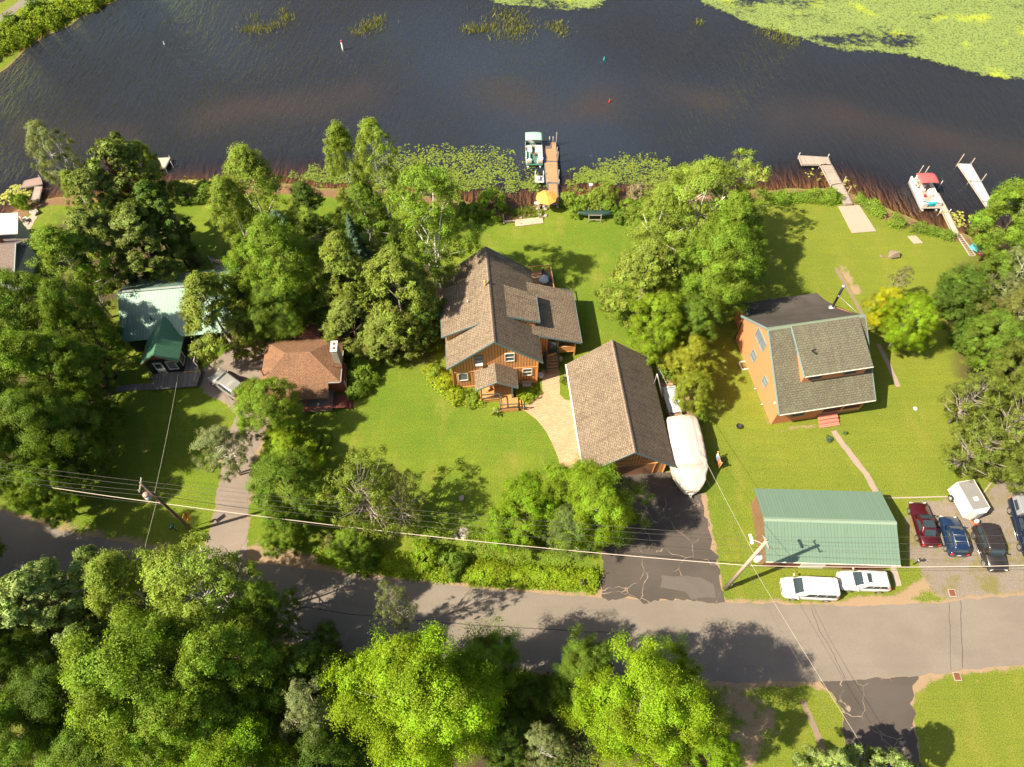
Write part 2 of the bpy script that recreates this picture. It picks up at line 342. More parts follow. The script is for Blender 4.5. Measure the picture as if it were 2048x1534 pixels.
dirt = np.maximum(dirt, dp([(540, 800), (530, 860), (505, 930), (500, 1000)], .7, .8)); dirt = np.maximum(dirt, dp([(1470, 690), (1540, 850)], .45, .55))
dirt = np.maximum(dirt, dp([(1135, 750), (1150, 790)], .7, .7)); dirt = np.maximum(dirt, dp([(1335, 720), (1370, 830)], 1.6, .8)); dirt = np.maximum(dirt, dp([(905, 1000), (925, 1070)], .8, .45))
dirt = np.maximum(dirt, dp([(1470, 1400), (1520, 1440), (1490, 1500)], 2.2, .7)); dirt = np.maximum(dirt, dp([(1570, 920), (1560, 900)], .3, .5))
for kx in DRV: dirt = np.maximum(dirt, .7*np.exp(-(np.maximum(sdf(G, poly(DRV[kx])), 0)/.25)**2))
grav = smooth(-sdf(G, poly(GRAV)), -.6, 1.2)
sandm = np.exp(-((sd+.2)/1.0)**2)*.9
sandm = np.maximum(sandm, dp([(20, 435), (-30, 462)], 1.5, 1)); sandm = np.maximum(sandm, dp([(960, 408), (1000, 416), (1050, 410), (1070, 400)], 1.6, 1))
sandm = np.maximum(sandm, dp([(1985, 480), (1995, 505)], 1.4, .9)); sandm = np.maximum(sandm, dp([(1520, 1075), (1516, 1030)], .35, .5))
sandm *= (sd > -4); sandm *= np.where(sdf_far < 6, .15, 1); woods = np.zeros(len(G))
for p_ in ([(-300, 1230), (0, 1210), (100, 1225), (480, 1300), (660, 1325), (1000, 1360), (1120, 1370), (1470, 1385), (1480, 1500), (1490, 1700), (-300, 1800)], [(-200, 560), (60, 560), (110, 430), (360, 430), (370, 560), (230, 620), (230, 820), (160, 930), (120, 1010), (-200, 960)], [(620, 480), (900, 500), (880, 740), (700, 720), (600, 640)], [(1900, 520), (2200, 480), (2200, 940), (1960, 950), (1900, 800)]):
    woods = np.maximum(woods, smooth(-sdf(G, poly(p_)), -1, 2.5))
woods = np.where(sdf_far < -14, 4.0, woods)  # far bank ground coloured dark to dim its green reflection in the water
yel = np.clip(smooth(G[:, 0], 14, 26)*.9 + smooth(-G[:, 0], 70, 90), 0, 1)
nx, ny = len(xs), len(ys)
idx = np.arange(nx*ny).reshape(ny, nx)
faces = np.stack([idx[:-1, :-1].ravel(), idx[:-1, 1:].ravel(), idx[1:, 1:].ravel(), idx[1:, :-1].ravel()], 1)
def gridmesh(name, co, faces, attrs):
    me = bpy.data.meshes.new(name); me.vertices.add(len(co)); me.vertices.foreach_set('co', co.astype(np.float32).ravel())
    me.loops.add(faces.size); me.loops.foreach_set('vertex_index', faces.astype(np.int32).ravel())
    me.polygons.add(len(faces)); me.polygons.foreach_set('loop_start', np.arange(0, faces.size, faces.shape[1], dtype=np.int32)); me.polygons.foreach_set('loop_total', np.full(len(faces), faces.shape[1], np.int32))
    for k, v in attrs.items():
        a = me.attributes.new(k, 'FLOAT', 'POINT' if len(v) == len(co) else 'FACE'); a.data.foreach_set('value', v.astype(np.float32))
    me.update(calc_edges=True); me.validate(); return me
def ground_mat():
    m = N('ground'); co = m.coord()
    a = m.noise(.12, 4, .55); b = m.noise(.9, 5, .65); c = m.noise(9, 4, .75); e = m.noise(.35, 5, .7, m.coord('Object', (1, .35, 1), (0, 0, R(25))))
    g = m.mix(m.ramp(a, .3, .7), (.095, .18, .016), (.18, .24, .024)); g = m.mix(m.ramp(b, .3, .75), g, (.14, .19, .02)); g = m.mix(m.ramp(e, .5, .72, 0, .65), g, (.24, .235, .045))
    g = m.mix(m.math('MULTIPLY', m.attr('yel'), .55), g, (.195, .21, .03))
    g = m.mix(1, g, m.mix(m.ramp(c, .2, .8), (.42, .5, .42), (1.6, 1.5, 1.5)), 'MULTIPLY')
    mow = m.noise(1.2, 4, .6, m.coord('Object', (.12, 1.6, 1), (0, 0, R(6)))); g = m.mix(m.ramp(mow, .42, .62, 0, .30), g, m.mix(1, g, (1.22, 1.18, 1.1), 'MULTIPLY')); spk = m.noise(3.2, 2, .5); g = m.mix(m.ramp(spk, .69, .73, 0, .5), g, (.34, .29, .14)); cl = m.noise(2.1, 3, .6, m.coord('Object', (1, 1, 1), (0, 0, 1.1))); g = m.mix(m.ramp(cl, .62, .7, 0, .5), g, (.085, .15, .02))
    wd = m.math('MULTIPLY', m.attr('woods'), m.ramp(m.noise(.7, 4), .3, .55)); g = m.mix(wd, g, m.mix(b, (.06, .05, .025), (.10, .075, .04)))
    brk = m.math('MULTIPLY', m.math('SUBTRACT', m.math('ADD', m.math('MULTIPLY', b, .7), m.math('MULTIPLY', c, .3)), .5), 1.6)
    th = lambda at, lo, hi: m.ramp(m.math('ADD', m.attr(at), brk), lo, hi)
    tan = m.mix(c, (.27, .185, .11), (.43, .31, .20)); g = m.mix(th('dirt', .42, .72), g, tan)
    gr = m.mix(m.ramp(m.noise(14, 3, .8), .3, .7), (.17, .14, .115), (.33, .28, .23)); gr = m.mix(m.ramp(m.noise(.4, 5, .7), .45, .62, 0, .75), gr, (.19, .17, .035))
    g = m.mix(th('grav', .4, .7), g, gr)
    sa = m.mix(c, (.16, .09, .05), (.30, .18, .10)); g = m.mix(th('sand', .35, .6), g, sa)
    bed = m.mix(b, (.21, .13, .07), (.36, .23, .13)); bed = m.mix(m.ramp(m.noise(.8, 4, .7), .55, .75, 0, .6), bed, (.05, .055, .02)); g = m.mix(m.attr('bed'), g, bed)
    m.set(Base_Color=g, Roughness=.95); m.b.inputs['Specular IOR Level'].default_value = .15
    m.bump(m.math('ADD', c, m.math('MULTIPLY', m.noise(30, 2), .7)), .10); return m.m
bedm = smooth(sd, .3, 1.3)
co3 = np.stack([G[:, 0], G[:, 1], zz], 1)
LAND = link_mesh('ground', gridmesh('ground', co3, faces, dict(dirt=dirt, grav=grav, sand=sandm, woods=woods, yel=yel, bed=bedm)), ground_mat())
LAND.data.polygons.foreach_set('use_smooth', np.ones(len(faces), bool)); props(LAND, kind='structure')
# ----- water: clear tea-brown layer over the bed, opaque with depth
def water_mat():
    m = N('lake_water'); dpt = m.attr('depth'); fac = m.math('SUBTRACT', 1, m.math('POWER', 2.718, m.math('MULTIPLY', dpt, -2.6)), clamp=True)
    tr = m.node('ShaderNodeBsdfTransparent'); m.put(tr.inputs[0], m.mix(m.math('MULTIPLY', dpt, 1.6, clamp=True), (.92, .79, .62), (.62, .42, .27)))
    df = m.node('ShaderNodeBsdfDiffuse'); m.put(df.inputs[0], m.mix(m.math('MULTIPLY', m.attr('silt'), .65), m.mix(m.ramp(m.noise(.018, 2), .35, .65), (.017, .018, .023), (.022, .030, .044)), (.042, .031, .027)))  # blue-grey patches painted into the body colour stand in for reflected sky
    mx = m.node('ShaderNodeMixShader'); m.put(mx.inputs[0], fac); m.t.links.new(tr.outputs[0], mx.inputs[1]); m.t.links.new(df.outputs[0], mx.inputs[2])
    gl = m.node('ShaderNodeBsdfGlossy'); gl.inputs['Roughness'].default_value = .06
    fr = m.node('ShaderNodeFresnel'); fr.inputs['IOR'].default_value = 1.45
    h = None
    for rot, sc_, st in ((40, (.85, .2, 1), 1.1), (56, (1.6, .42, 1), .55), (22, (.5, .15, 1), .6), (-30, (2.4, .9, 1), .22)):
        n = m.noise(1.5, 3, .55, m.coord('Object', sc_, (0, 0, R(-rot))), .6); n = m.math('MULTIPLY', m.math('POWER', n, 1.6), st); h = n if h is None else m.math('ADD', h, n)
    h = m.math('MULTIPLY', h, m.math('ADD', .35, m.math('MULTIPLY', m.ramp(dpt, .2, 1.0), m.ramp(m.noise(.05, 2), .3, .7, .6, 1.1))))
    bp = m.node('ShaderNodeBump'); bp.inputs['Distance'].default_value = .5; bp.inputs['Strength'].default_value = 1; m.put(bp.inputs['Height'], h)
    m.t.links.new(bp.outputs[0], gl.inputs['Normal']); m.t.links.new(bp.outputs[0], fr.inputs['Normal']); 
    ms = m.node('ShaderNodeMixShader'); m.t.links.new(fr.outputs[0], ms.inputs[0]); m.t.links.new(mx.outputs[0], ms.inputs[1]); m.t.links.new(gl.outputs[0], ms.inputs[2]); m.t.links.new(ms.outputs[0], m.o.inputs[0]); m.n.remove(m.b)
    return m.m
WZ = -.3
sel = sd > -2.2; fk = sel[faces].all(1); wf = faces[fk]; used = np.unique(wf); mp = -np.ones(len(G), int); mp[used] = np.arange(len(used))
wco = np.stack([G[used, 0], G[used, 1], np.full(len(used), WZ)], 1)
wdep = np.clip(WZ-zz[used], 0, 3)
wdep = wdep*(.6+.8*smooth(sd[used], 1.5, 9)); wdep = np.where((sdf_far[used] < 12) & (sdl[used] > 20), wdep+.9, wdep)
WATER = link_mesh('water', gridmesh('water', wco, mp[wf], dict(depth=wdep, silt=silt[used])), water_mat()); props(WATER, kind='structure')
# ----- paved sheets
sheet('road', ROADP, .010, ROADM, wob=.12)
for nme, mt, sd_ in (('centre', DRIVEL, 5), ('right', DRIVED, 8), ('south', DRIVED, 11)): sheet('driveway', poly(DRV[nme]), .006 if nme != 'right' else .014, mt, wob=.22 if nme != 'right' else .3, seed=sd_)
sheet('paver_path', poly(PAVE), .018, PAVER, wob=.02)
def pathline(px, wd, mat, name='path', z=.008, wob=.06):
    P = [np.array(W(*p)) for p in px]; l, r = [], []
    for i, p in enumerate(P):
        d = P[min(i+1, len(P)-1)]-P[max(i-1, 0)]; d = d/np.hypot(*d); n_ = np.array([-d[1], d[0]])
        l.append(p+n_*wd/2); r.append(p-n_*wd/2)
    return sheet(name, np.array(l+r[::-1]), z, mat, wob=wob)
PATHC = plain('worn_grey_path', (.27, .21, .165), .95, var=.2, scale=5)
PATHB = plain('bare_earth_path', (.20, .145, .10), .95, var=.25, scale=5)
pathline([(1668, 862), (1685, 888), (1708, 918), (1732, 948), (1752, 984)], .62, PATHC)
pathline([(1671, 535), (1690, 568), (1712, 606), (1730, 640)], .42, PATHB); pathline([(1757, 688), (1775, 725), (1797, 773)], .5, PATHC)
pathline([(1784, 1128), (1797, 1172)], .55, CONC); pathline([(1605, 1400), (1622, 1440), (1650, 1505)], .5, PATHB)
pathline([(1775, 996), (1830, 995), (1902, 993)], .14, CONC, z=.03, wob=0); pathline([(1990, 955), (1962, 992)], .14, CONC, z=.03, wob=0)
pathline([(232, 779), (262, 776), (306, 772)], .8, DECKGREY, z=.05, wob=0)
ftr = [(30, 452), (72, 424), (76, 436), (50, 462), (40, 480), (-20, 500)]; sheet('path', poly([(32, 452), (66, 428), (75, 434), (58, 462), (40, 478), (20, 470)]), .02, SLABC, wob=.08)
sheet('path', poly([(-160, 90), (0, 30), (30, 8), (50, -8), (80, -8), (60, 8), (30, 26), (0, 44), (-160, 110)]), .03, ROADM, wob=.1)
for sx, P_ in (('big', [(1676, 413), (1718, 411), (1752, 463), (1704, 467)]), ('small', [(1815, 473), (1831, 472), (1846, 487), (1828, 488)])):
    o = MB(); o.slab([(*W(a, b), .09) for a, b in P_], .12); one('concrete_pad', o, SLABC, 'large pinkish concrete slab at the shore end of the angled grey dock' if sx == 'big' else 'small pinkish concrete slab behind the low shoreline hedge', 'concrete slab', bevel=.02)
pad = MB(); pad.slab([(*W(a, b), .12) for a, b in [(1030, 441), (1085, 435), (1087, 447), (1031, 454)]], .12); one('boardwalk', pad, striped('pale_boards', (.56, .41, .30), (.3, .2, .14), .14, .1, axis=1, rough=.8), 'short pale wooden boardwalk on the lawn edge below the beach', 'boardwalk')
for px, nm, ok in ((1904, 'rusty storm grate in the gravel verge at the north road edge', 1186), (1914, 'rusty storm grate in a concrete collar at the south road edge', 1353)):
    t = thing('storm_grate', nm, 'storm drain', W(px, ok)); MB().box((0, 0, .02), (.64, .72, .04)).build('collar', CONC, t); g = MB()
    for i in range(6): g.box((-.22+i*.088, 0, .05), (.045, .52, .03))
    g.box((0, .26, .05), (.5, .04, .03)); g.box((0, -.26, .05), (.5, .04, .03)); g.build('grate', RUSTM, t); MB().box((0, 0, .035), (.5, .54, .012)).build('opening', BLACK, t)

# ----- lily pads, reeds
def pads(name, regions, n, rmin, rmax, col, label, tintk=.3, zoff=.012, tr=0):
    P = []; 
    for reg, k, dens in regions:
        pl = poly(reg, WZ); mn, mx_ = pl.min(0), pl.max(0); q = rng.uniform(mn, mx_, (int(n*k*6), 2)); q = q[sdf(q, pl) < (vnoise(q, 1.5, 4)-.55)*3]
        keep = vnoise(q, 1.1, 6)*.25+vnoise(q, .5, 7)*.4+rng.random(len(q))*.6 > dens + .3*smooth(sdf(q, pl), -3, 0); q = q[keep][:int(n*k)]; P.append(q)
    P = np.vstack(P); m_ = len(P); r = rng.uniform(rmin, rmax, m_); a0 = rng.uniform(0, 6.28, m_); K = 7
    ang = a0[:, None]+np.linspace(.25, 2*math.pi-.25, K-1)[None, :]
    ring = np.stack([P[:, 0, None]+r[:, None]*np.cos(ang), P[:, 1, None]+r[:, None]*np.sin(ang), WZ+zoff+rng.uniform(0, .03, m_)[:, None]+rng.normal(0, .02, (m_, K-1))], 2)
    cen = np.stack([P[:, 0]+r*.15*np.cos(a0+math.pi), P[:, 1]+r*.15*np.sin(a0+math.pi), np.full(m_, WZ+zoff)], 1)[:, None, :]
    co = np.concatenate([cen, ring], 1).reshape(-1, 3); fc = np.arange(m_*K).reshape(m_, K)
    o = link_mesh(name, gridmesh(name, co, fc, dict(tint=np.clip(rng.normal(.5, tintk, m_), 0, 1))), PADM); o.color = (*col, 1)
    return props(o, label, 'lily pads', kind='stuff')
PADM = leafmat('pad_leaf', .1)
REG_A = [(575, 352), (620, 330), (680, 318), (740, 305), (800, 292), (870, 286), (950, 288), (1010, 298), (1050, 325), (1055, 342), (1098, 345), (1100, 378), (1060, 386), (1000, 378), (950, 388), (900, 386), (800, 380), (700, 374), (600, 368)]
REG_A2 = [(580, 345), (700, 335), (860, 345), (960, 350), (1060, 360), (1098, 372), (1060, 384), (1000, 377), (940, 386), (820, 378), (600, 366)]
REG_B = [(1124, 372), (1148, 338), (1200, 308), (1260, 304), (1310, 306), (1350, 325), (1400, 332), (1440, 342), (1480, 325), (1508, 330), (1520, 350), (1480, 372), (1400, 384), (1330, 388), (1260, 380), (1200, 372), (1140, 385)]
pads('lily_pads', [(REG_A, .55, .5), (REG_B, .45, .52)], 9000, .07, .145, (.125, .165, .028), 'yellow green lily pads floating along the shore either side of the long dock')
pads('lily_pads', [(REG_A2, .8, .4), ([(1130, 372), (1160, 350), (1220, 345), (1250, 365), (1180, 372)], .2, .2)], 4200, .05, .11, (.13, .185, .028), 'dense small green duckweed and pads close to the shore', zoff=.006)
pads('lily_pads', [([(-20, 405), (0, 385), (40, 370), (70, 372), (60, 392), (20, 412)], .3, .45), ([(335, 362), (400, 358), (440, 362), (440, 374), (340, 378)], .3, .3), ([(1880, 425), (1935, 420), (1950, 445), (1910, 455)], .1, .5), ([(1600, 340), (1650, 335), (1720, 380), (1690, 385)], .12, .62), ([(1480, 318), (1530, 345), (1540, 372), (1500, 368)], .15, .4)], 1300, .1, .2, (.26, .27, .06), 'loose lily pads near the outer docks and beneath the left shoreline trees')
FARM = [[(960, -40), (985, 8), (1040, 14), (1090, 18), (1140, 22), (1200, 16), (1222, -10), (1230, -50)], [(1380, -50), (1400, 6), (1450, 28), (1510, 55), (1560, 68), (1600, 78), (1640, 92), (1690, 104), (1760, 106), (1810, 112), (1860, 125), (1900, 135), (1950, 150), (2010, 160), (2060, 162), (2200, 190), (2400, 60), (2200, -120), (1600, -120)]]
def mat_sheet():
    m = N('lily_mat'); v = m.node('ShaderNodeTexVoronoi'); v.inputs['Scale'].default_value = 3.6; m.t.links.new(m.coord(), v.inputs['Vector'])
    big = m.noise(.09, 4, .6, m.coord('Object', (.5, 1, 1), (0, 0, R(35)))); fine = m.noise(1.6, 5, .7)
    c = m.mix(v.outputs['Color'], (.15, .21, .045), (.20, .255, .065)); c = m.mix(m.ramp(fine, .4, .7, 0, .5), c, (.13, .17, .04)); c = m.mix(m.ramp(m.noise(.2, 2), .55, .75), c, (.30, .36, .03))
    edge = m.attr('edge')
    den = m.math('ADD', m.math('ADD', m.math('MULTIPLY', big, 1.5), m.math('MULTIPLY', fine, .7)), m.math('MULTIPLY', m.node('ShaderNodeSeparateXYZ').outputs[0], 0))
    hole = m.math('MAXIMUM', m.ramp(den, 1.02, .84), m.ramp(v.outputs['Distance'], .55, .7, 0, .4)); hole = m.math('MAXIMUM', hole, m.ramp(m.math('ADD', edge, m.math('MULTIPLY', fine, 1.6)), 1.15, .9))
    tr = m.node('ShaderNodeBsdfTransparent'); mx = m.node('ShaderNodeMixShader'); m.set(Base_Color=c, Roughness=.6); m.put(mx.inputs[0], hole)
    m.t.links.new(m.b.outputs[0], mx.inputs[1]); m.t.links.new(tr.outputs[0], mx.inputs[2]); m.t.links.new(mx.outputs[0], m.o.inputs[0]); m.bump(v.outputs['Distance'], .03); return m.m
LM = mat_sheet()
for k, reg in enumerate(FARM):
    pl = poly(reg, WZ); mn, mx_ = pl.min(0), pl.max(0); gx = np.arange(mn[0], mx_[0], 1.0); gy = np.arange(mn[1], mx_[1], 1.0); A, B = np.meshgrid(gx, gy); q = np.stack([A.ravel(), B.ravel()], 1)
    s_ = -sdf(q, pl); ii = np.arange(len(q)).reshape(len(gy), len(gx)); fc = np.stack([ii[:-1, :-1].ravel(), ii[:-1, 1:].ravel(), ii[1:, 1:].ravel(), ii[1:, :-1].ravel()], 1); fc = fc[(s_[fc] > -.8).any(1)]
    us = np.unique(fc); mp = -np.ones(len(q), int); mp[us] = np.arange(len(us))
    o = link_mesh('lily_mat', gridmesh('lily_mat', np.stack([q[us, 0], q[us, 1], np.full(len(us), WZ+.012)], 1), mp[fc], dict(edge=np.clip(s_[us]/2.5, -1, 1))), LM)
    props(o, ['pale green floating weed mat at the top middle of the lake', 'vast bright green floating weed mat over the top right of the lake'][k], 'floating weed', kind='stuff')
def reeds(lines, n, label, col=(.17, .18, .04)):
    vs, fs, tn = [], [], []
    for pts, wd in lines:
        P = poly(pts, WZ); seg = np.hypot(*(P[1:]-P[:-1]).T); k = max(8, int(n*seg.sum()))
        for _ in range(k):
            i = rng.choice(len(seg), p=seg/seg.sum()); t = rng.random(); c = P[i]+(P[i+1]-P[i])*t+rng.normal(0, wd, 2)
            a = rng.uniform(0, 6.28); h = rng.uniform(.3, .8); ln = rng.normal(0, .25, 2); b = len(vs)
            dx, dy = .035*math.cos(a), .035*math.sin(a)
            vs += [(c[0]-dx, c[1]-dy, WZ-.05), (c[0]+dx, c[1]+dy, WZ-.05), (c[0]+dx+ln[0]*.6, c[1]+dy+ln[1]*.6, WZ+h*.8), (c[0]+ln[0], c[1]+ln[1], WZ+h)]; fs.append((b, b+1, b+2, b+3)); tn.append(rng.random())
    o = link_mesh('reeds', gridmesh('reeds', np.array(vs), np.array(fs), dict(tint=np.array(tn))), LEAF); o.color = (*col, 1); return props(o, label, 'reeds', kind='stuff')
reeds([([(482, 58), (510, 62), (545, 56), (570, 42), (580, 30)], .7), ([(505, 38), (518, 30)], .8), ([(560, 25), (568, 20)], .6)], 30, 'curved ring of reeds standing in the far left water')
reeds([([(716, 68), (735, 55), (760, 42)], 1.0)], 55, 'short slanting clump of reeds right of the marker post')
reeds([([(925, 58), (960, 60), (985, 52)], .7), ([(985, 40), (1010, 28), (1040, 45), (1050, 55), (1020, 70), (1000, 60)], 1.5)], 45, 'broad tangled clump of reeds below the top middle weed mat')
reeds([([(1098, 50), (1115, 55), (1126, 68)], .8)], 45, 'small clump of reeds right of the broad clump'); reeds([([(1525, 62), (1560, 75), (1590, 88)], .9), ([(1390, 45), (1405, 46)], .5)], 40, 'reeds along the near edge of the big weed mat')
reeds([([(0, 118), (60, 84), (130, 40), (215, 2)], .8)], 35, 'pale reeds fringing the far left bank', (.23, .22, .05)); reeds([([(345, 372), (400, 370), (440, 372), (560, 370)], .6)], 25, 'reeds along the shore left of the tall birches', (.16, .18, .03))
reeds([([(1000, 424), (1040, 427), (1070, 420)], .35), ([(1020, 434), (1060, 432), (1080, 425)], .6)], 60, 'rough grass between the beach and the boardwalk', (.16, .24, .03))

SEAM = plain('tar_seam', (.045, .04, .04), .8)
pathline([(600, 1213), (700, 1228), (820, 1240), (960, 1251), (1100, 1259), (1260, 1268)], .07, SEAM, 'road_seam', .016, .05)
pathline([(1622, 1214), (1640, 1262), (1668, 1310), (1690, 1358)], .04, SEAM, 'road_seam', .016, .08); pathline([(1921, 1200), (1922, 1262), (1926, 1338)], .05, SEAM, 'road_seam', .016, .05); pathline([(1898, 1204), (1900, 1262), (1902, 1340)], .04, SEAM, 'road_seam', .016, .05)
PATCHM = plain('patched_asphalt', (.10, .085, .073), .9, var=.2, scale=6)
sheet('road_patch', poly([(1320, 1150), (1375, 1152), (1425, 1165), (1432, 1195), (1385, 1200), (1370, 1182), (1322, 1176)]), .022, PATCHM, wob=.15, seed=21)
# ---------------------------------------------------------------- trees and shrubs
def leaves_mesh(name, C, Nrm, size, tint, elong=1.0, droop=0.0):
    """one four-cornered leaf cluster per point"""
    n = len(C); Nrm = Nrm/np.linalg.norm(Nrm, axis=1)[:, None]
    t = rng.normal(size=(n, 3)); t -= (t*Nrm).sum(1)[:, None]*Nrm; t /= np.linalg.norm(t, axis=1)[:, None]; b = np.cross(Nrm, t)
    s = size*rng.uniform(.6, 1.35, n)[:, None]; lift = Nrm*s*rng.uniform(-.35, .35, n)[:, None]
    v = np.stack([C-t*s*elong, C-b*s*.55+lift, C+t*s*elong-Nrm*s*.25, C+b*s*.55+lift], 1)
    return gridmesh(name, v.reshape(-1, 3), np.arange(n*4).reshape(n, 4), dict(tint=tint))
def sph(n):
    v = rng.normal(size=(n, 3)); return v/np.linalg.norm(v, axis=1)[:, None]
def crown_points(h, r, z0, nclump, nleaf, cr, shape, flat=.75, inner=.35, rough=.28):
    """clump centres on a lumpy envelope, leaves on the clumps"""
    cs = []; ph = rng.uniform(0, 6.28, 6); k = 0
    while len(cs) < nclump and k < nclump*60:
        k += 1; t = rng.random()**.8; a = rng.uniform(0, 6.28)
        if shape == 'round': e = math.sqrt(max(0, 1-(2*t-1)**2))**.85
        elif shape == 'dome': e = math.sqrt(max(0, 1-t**2.4))*(.7+.3*min(1, t*5))
        elif shape == 'cone': e = (1-t)**.85*(.75+.25*min(1, t*6))
        elif shape == 'column': e = (1-t**2.2)**.7*(.6+.4*min(1, t*3))
        lump = 1+rough*(math.sin(2*a+ph[0]+3*t)+math.sin(3*a+ph[1]-5*t)+.7*math.sin(5*a+ph[2]+9*t))*.5
        rad = r*e*lump*(1-inner*rng.random()**1.8)
        if shape in ('round', 'dome') and rng.random() > .25+.75*e and t < .9: continue
        p = np.array([rad*math.cos(a), rad*math.sin(a), z0+(h-z0)*t])
        nz = vnoise(np.array([[p[0]+p[2]*.9+ph[3]*9, p[1]-p[2]*.6+ph[4]*9]]), r*.36, 2)[0]
        if nz < .38 and t < .93: continue
        if any(np.sum((p-q)**2) < (cr*.5)**2 for q in cs[-80:]): continue
        cs.append(p)
    cs = np.array(cs); ctr = np.array([0, 0, z0+(h-z0)*.4]); m = nleaf//len(cs)
    C, Nn, T = [], [], []
    for p in cs:
        out = p-ctr; out = out/(np.linalg.norm(out)+1e-6); d = sph(m); c_ = cr*rng.uniform(.65, 1.25)
        ns = 9; sd_ = sph(ns*2); sd_ = sd_[(sd_@out > -.5)][:ns]; si = rng.integers(0, len(sd_), m); sc2 = p+sd_*(c_*rng.uniform(.35, 1.05, (len(sd_), 1)))*np.array([1, 1, flat])
        q = sc2[si]+rng.normal(0, 1, (m, 3))*c_*.19*np.array([1.15, 1.15, flat]); d = .35*d+.3*sd_[si]+.75*(q-p)/c_; C.append(q); Nn.append(d*1.1+out*.45+np.array([0, 0, .35])+rng.normal(0, .38, (len(d), 3)))
        T.append(np.clip(rng.normal(rng.normal(.48, .15), .10, len(d)), 0, 1))
    return cs, np.vstack(C), np.vstack(Nn), np.concatenate(T)
def woody(mb, h, z0, cs, r0, nl, lean=(0, 0), trunks=1, reach=.92):
    sel = cs[rng.permutation(len(cs))[:nl]]
    for tk in range(trunks):
        a = 6.28*tk/trunks+.7; off = np.array([math.cos(a), math.sin(a), 0])*(.0 if trunks == 1 else 1.0); top = np.array([lean[0]*h, lean[1]*h, h*.86])+off*h*.12
        P = [off*.25*min(1, trunks-1)+top*t*np.array([t, t, 1])+np.array([rng.normal(0, .06), rng.normal(0, .06), 0])*(t > 0) for t in np.linspace(0, 1, 6)]
        P[0][2] = -.15; mb.path([tuple(p) for p in P], r0, 8, r0*.22)
        for c in sel[tk::trunks]:
            t = max(.18, min(.95, (c[2]-np.hypot(c[0], c[1])*.55)/ (h*.86))); i = t*5; j = min(4, int(i)); b = P[j]+(P[j+1]-P[j])*(i-j); e = b+(c-b)*reach; mid = b*.5+e*.5+np.array([0, 0, -.03*h*rng.random()])
            rr = r0*(1-t)*.5+.025; mb.path([tuple(b), tuple(mid+rng.normal(0, .12, 3)), tuple(e)], rr, 5, rr*.25)
PROTO = {}
def proto(key, name, h, r, z0, ncl, nlf, cr, leaf, shape, bark, mat=LEAF, flat=.75, tr=.18, nl=16, trunks=1, elong=1.0, inner=.35, rough=.28, lean=(0, 0), reach=.92):
    cs, C, Nn, T = crown_points(h, r, z0, ncl, nlf, cr, shape, flat, inner, rough); crown = leaves_mesh(key, C, Nn, leaf, T, elong); crown.materials.append(mat)
    mb = MB(); woody(mb, h, z0, cs, tr, nl, lean, trunks, reach); tm = mb.build('trunk', bark); me = tm.data; bpy.data.objects.remove(tm); PROTO[key] = (name, h, r, crown, me)
proto('mapleA', 'maple_tree', 14, 5.5, 3.5, 170, 150000, 1.15, .075, 'dome', BARKG, nl=30, tr=.26, inner=.55, rough=.5)
proto('mapleB', 'maple_tree', 14, 5.5, 4, 150, 140000, 1.2, .075, 'dome', BARKG, nl=30, tr=.26, inner=.55, rough=.55)
proto('broadA', 'leafy_tree', 12, 4.5, 2.5, 190, 85000, .9, .078, 'round', BARK, inner=.5, rough=.3)
proto('broadB', 'leafy_tree', 12, 4.5, 2, 220, 85000, .8, .078, 'dome', BARK, inner=.45, rough=.38)
proto('birchA', 'birch_tree', 15, 3.6, 3, 190, 42000, .7, .082, 'column', BIRCHB, nl=24, tr=.17, inner=.6, rough=.35)
proto('birchB', 'birch_tree', 15, 3.6, 3.5, 160, 36000, .68, .08, 'round', BIRCHB, nl=30, tr=.15, trunks=3, inner=.65, rough=.35)
proto('cedarA', 'cedar_tree', 12, 3.4, .8, 300, 60000, .5, .07, 'column', BARK, NEEDLE, elong=1.5, inner=.25, rough=.2)
proto('cedarB', 'cedar_tree', 12, 3.6, .8, 260, 56000, .55, .075, 'column', BARKG, NEEDLE, elong=1.4, inner=.35, rough=.3)
proto('pineA', 'pine_tree', 16, 4.0, 4, 120, 40000, .75, .12, 'dome', BARK, NEEDLE, flat=.5, elong=1.9, nl=40, inner=.7, rough=.4)
proto('pineB', 'pine_tree', 15, 4.2, 3.5, 140, 46000, .72, .12, 'dome', BARK, NEEDLE, flat=.5, elong=1.9, nl=46, inner=.6, rough=.35)
proto('bareA', 'thinning_tree', 12, 4.5, 2.5, 120, 12000, .7, .10, 'round', BARKG, nl=70, tr=.22, inner=.65, rough=.35)
proto('bushA', 'shrub', 2.2, 1.5, .1, 60, 7000, .4, .085, 'dome', BARK, nl=8, tr=.05, rough=.35)
proto('bushB', 'shrub', 2.2, 1.5, .1, 50, 6000, .42, .075, 'dome', BARK, nl=8, tr=.05, rough=.3)
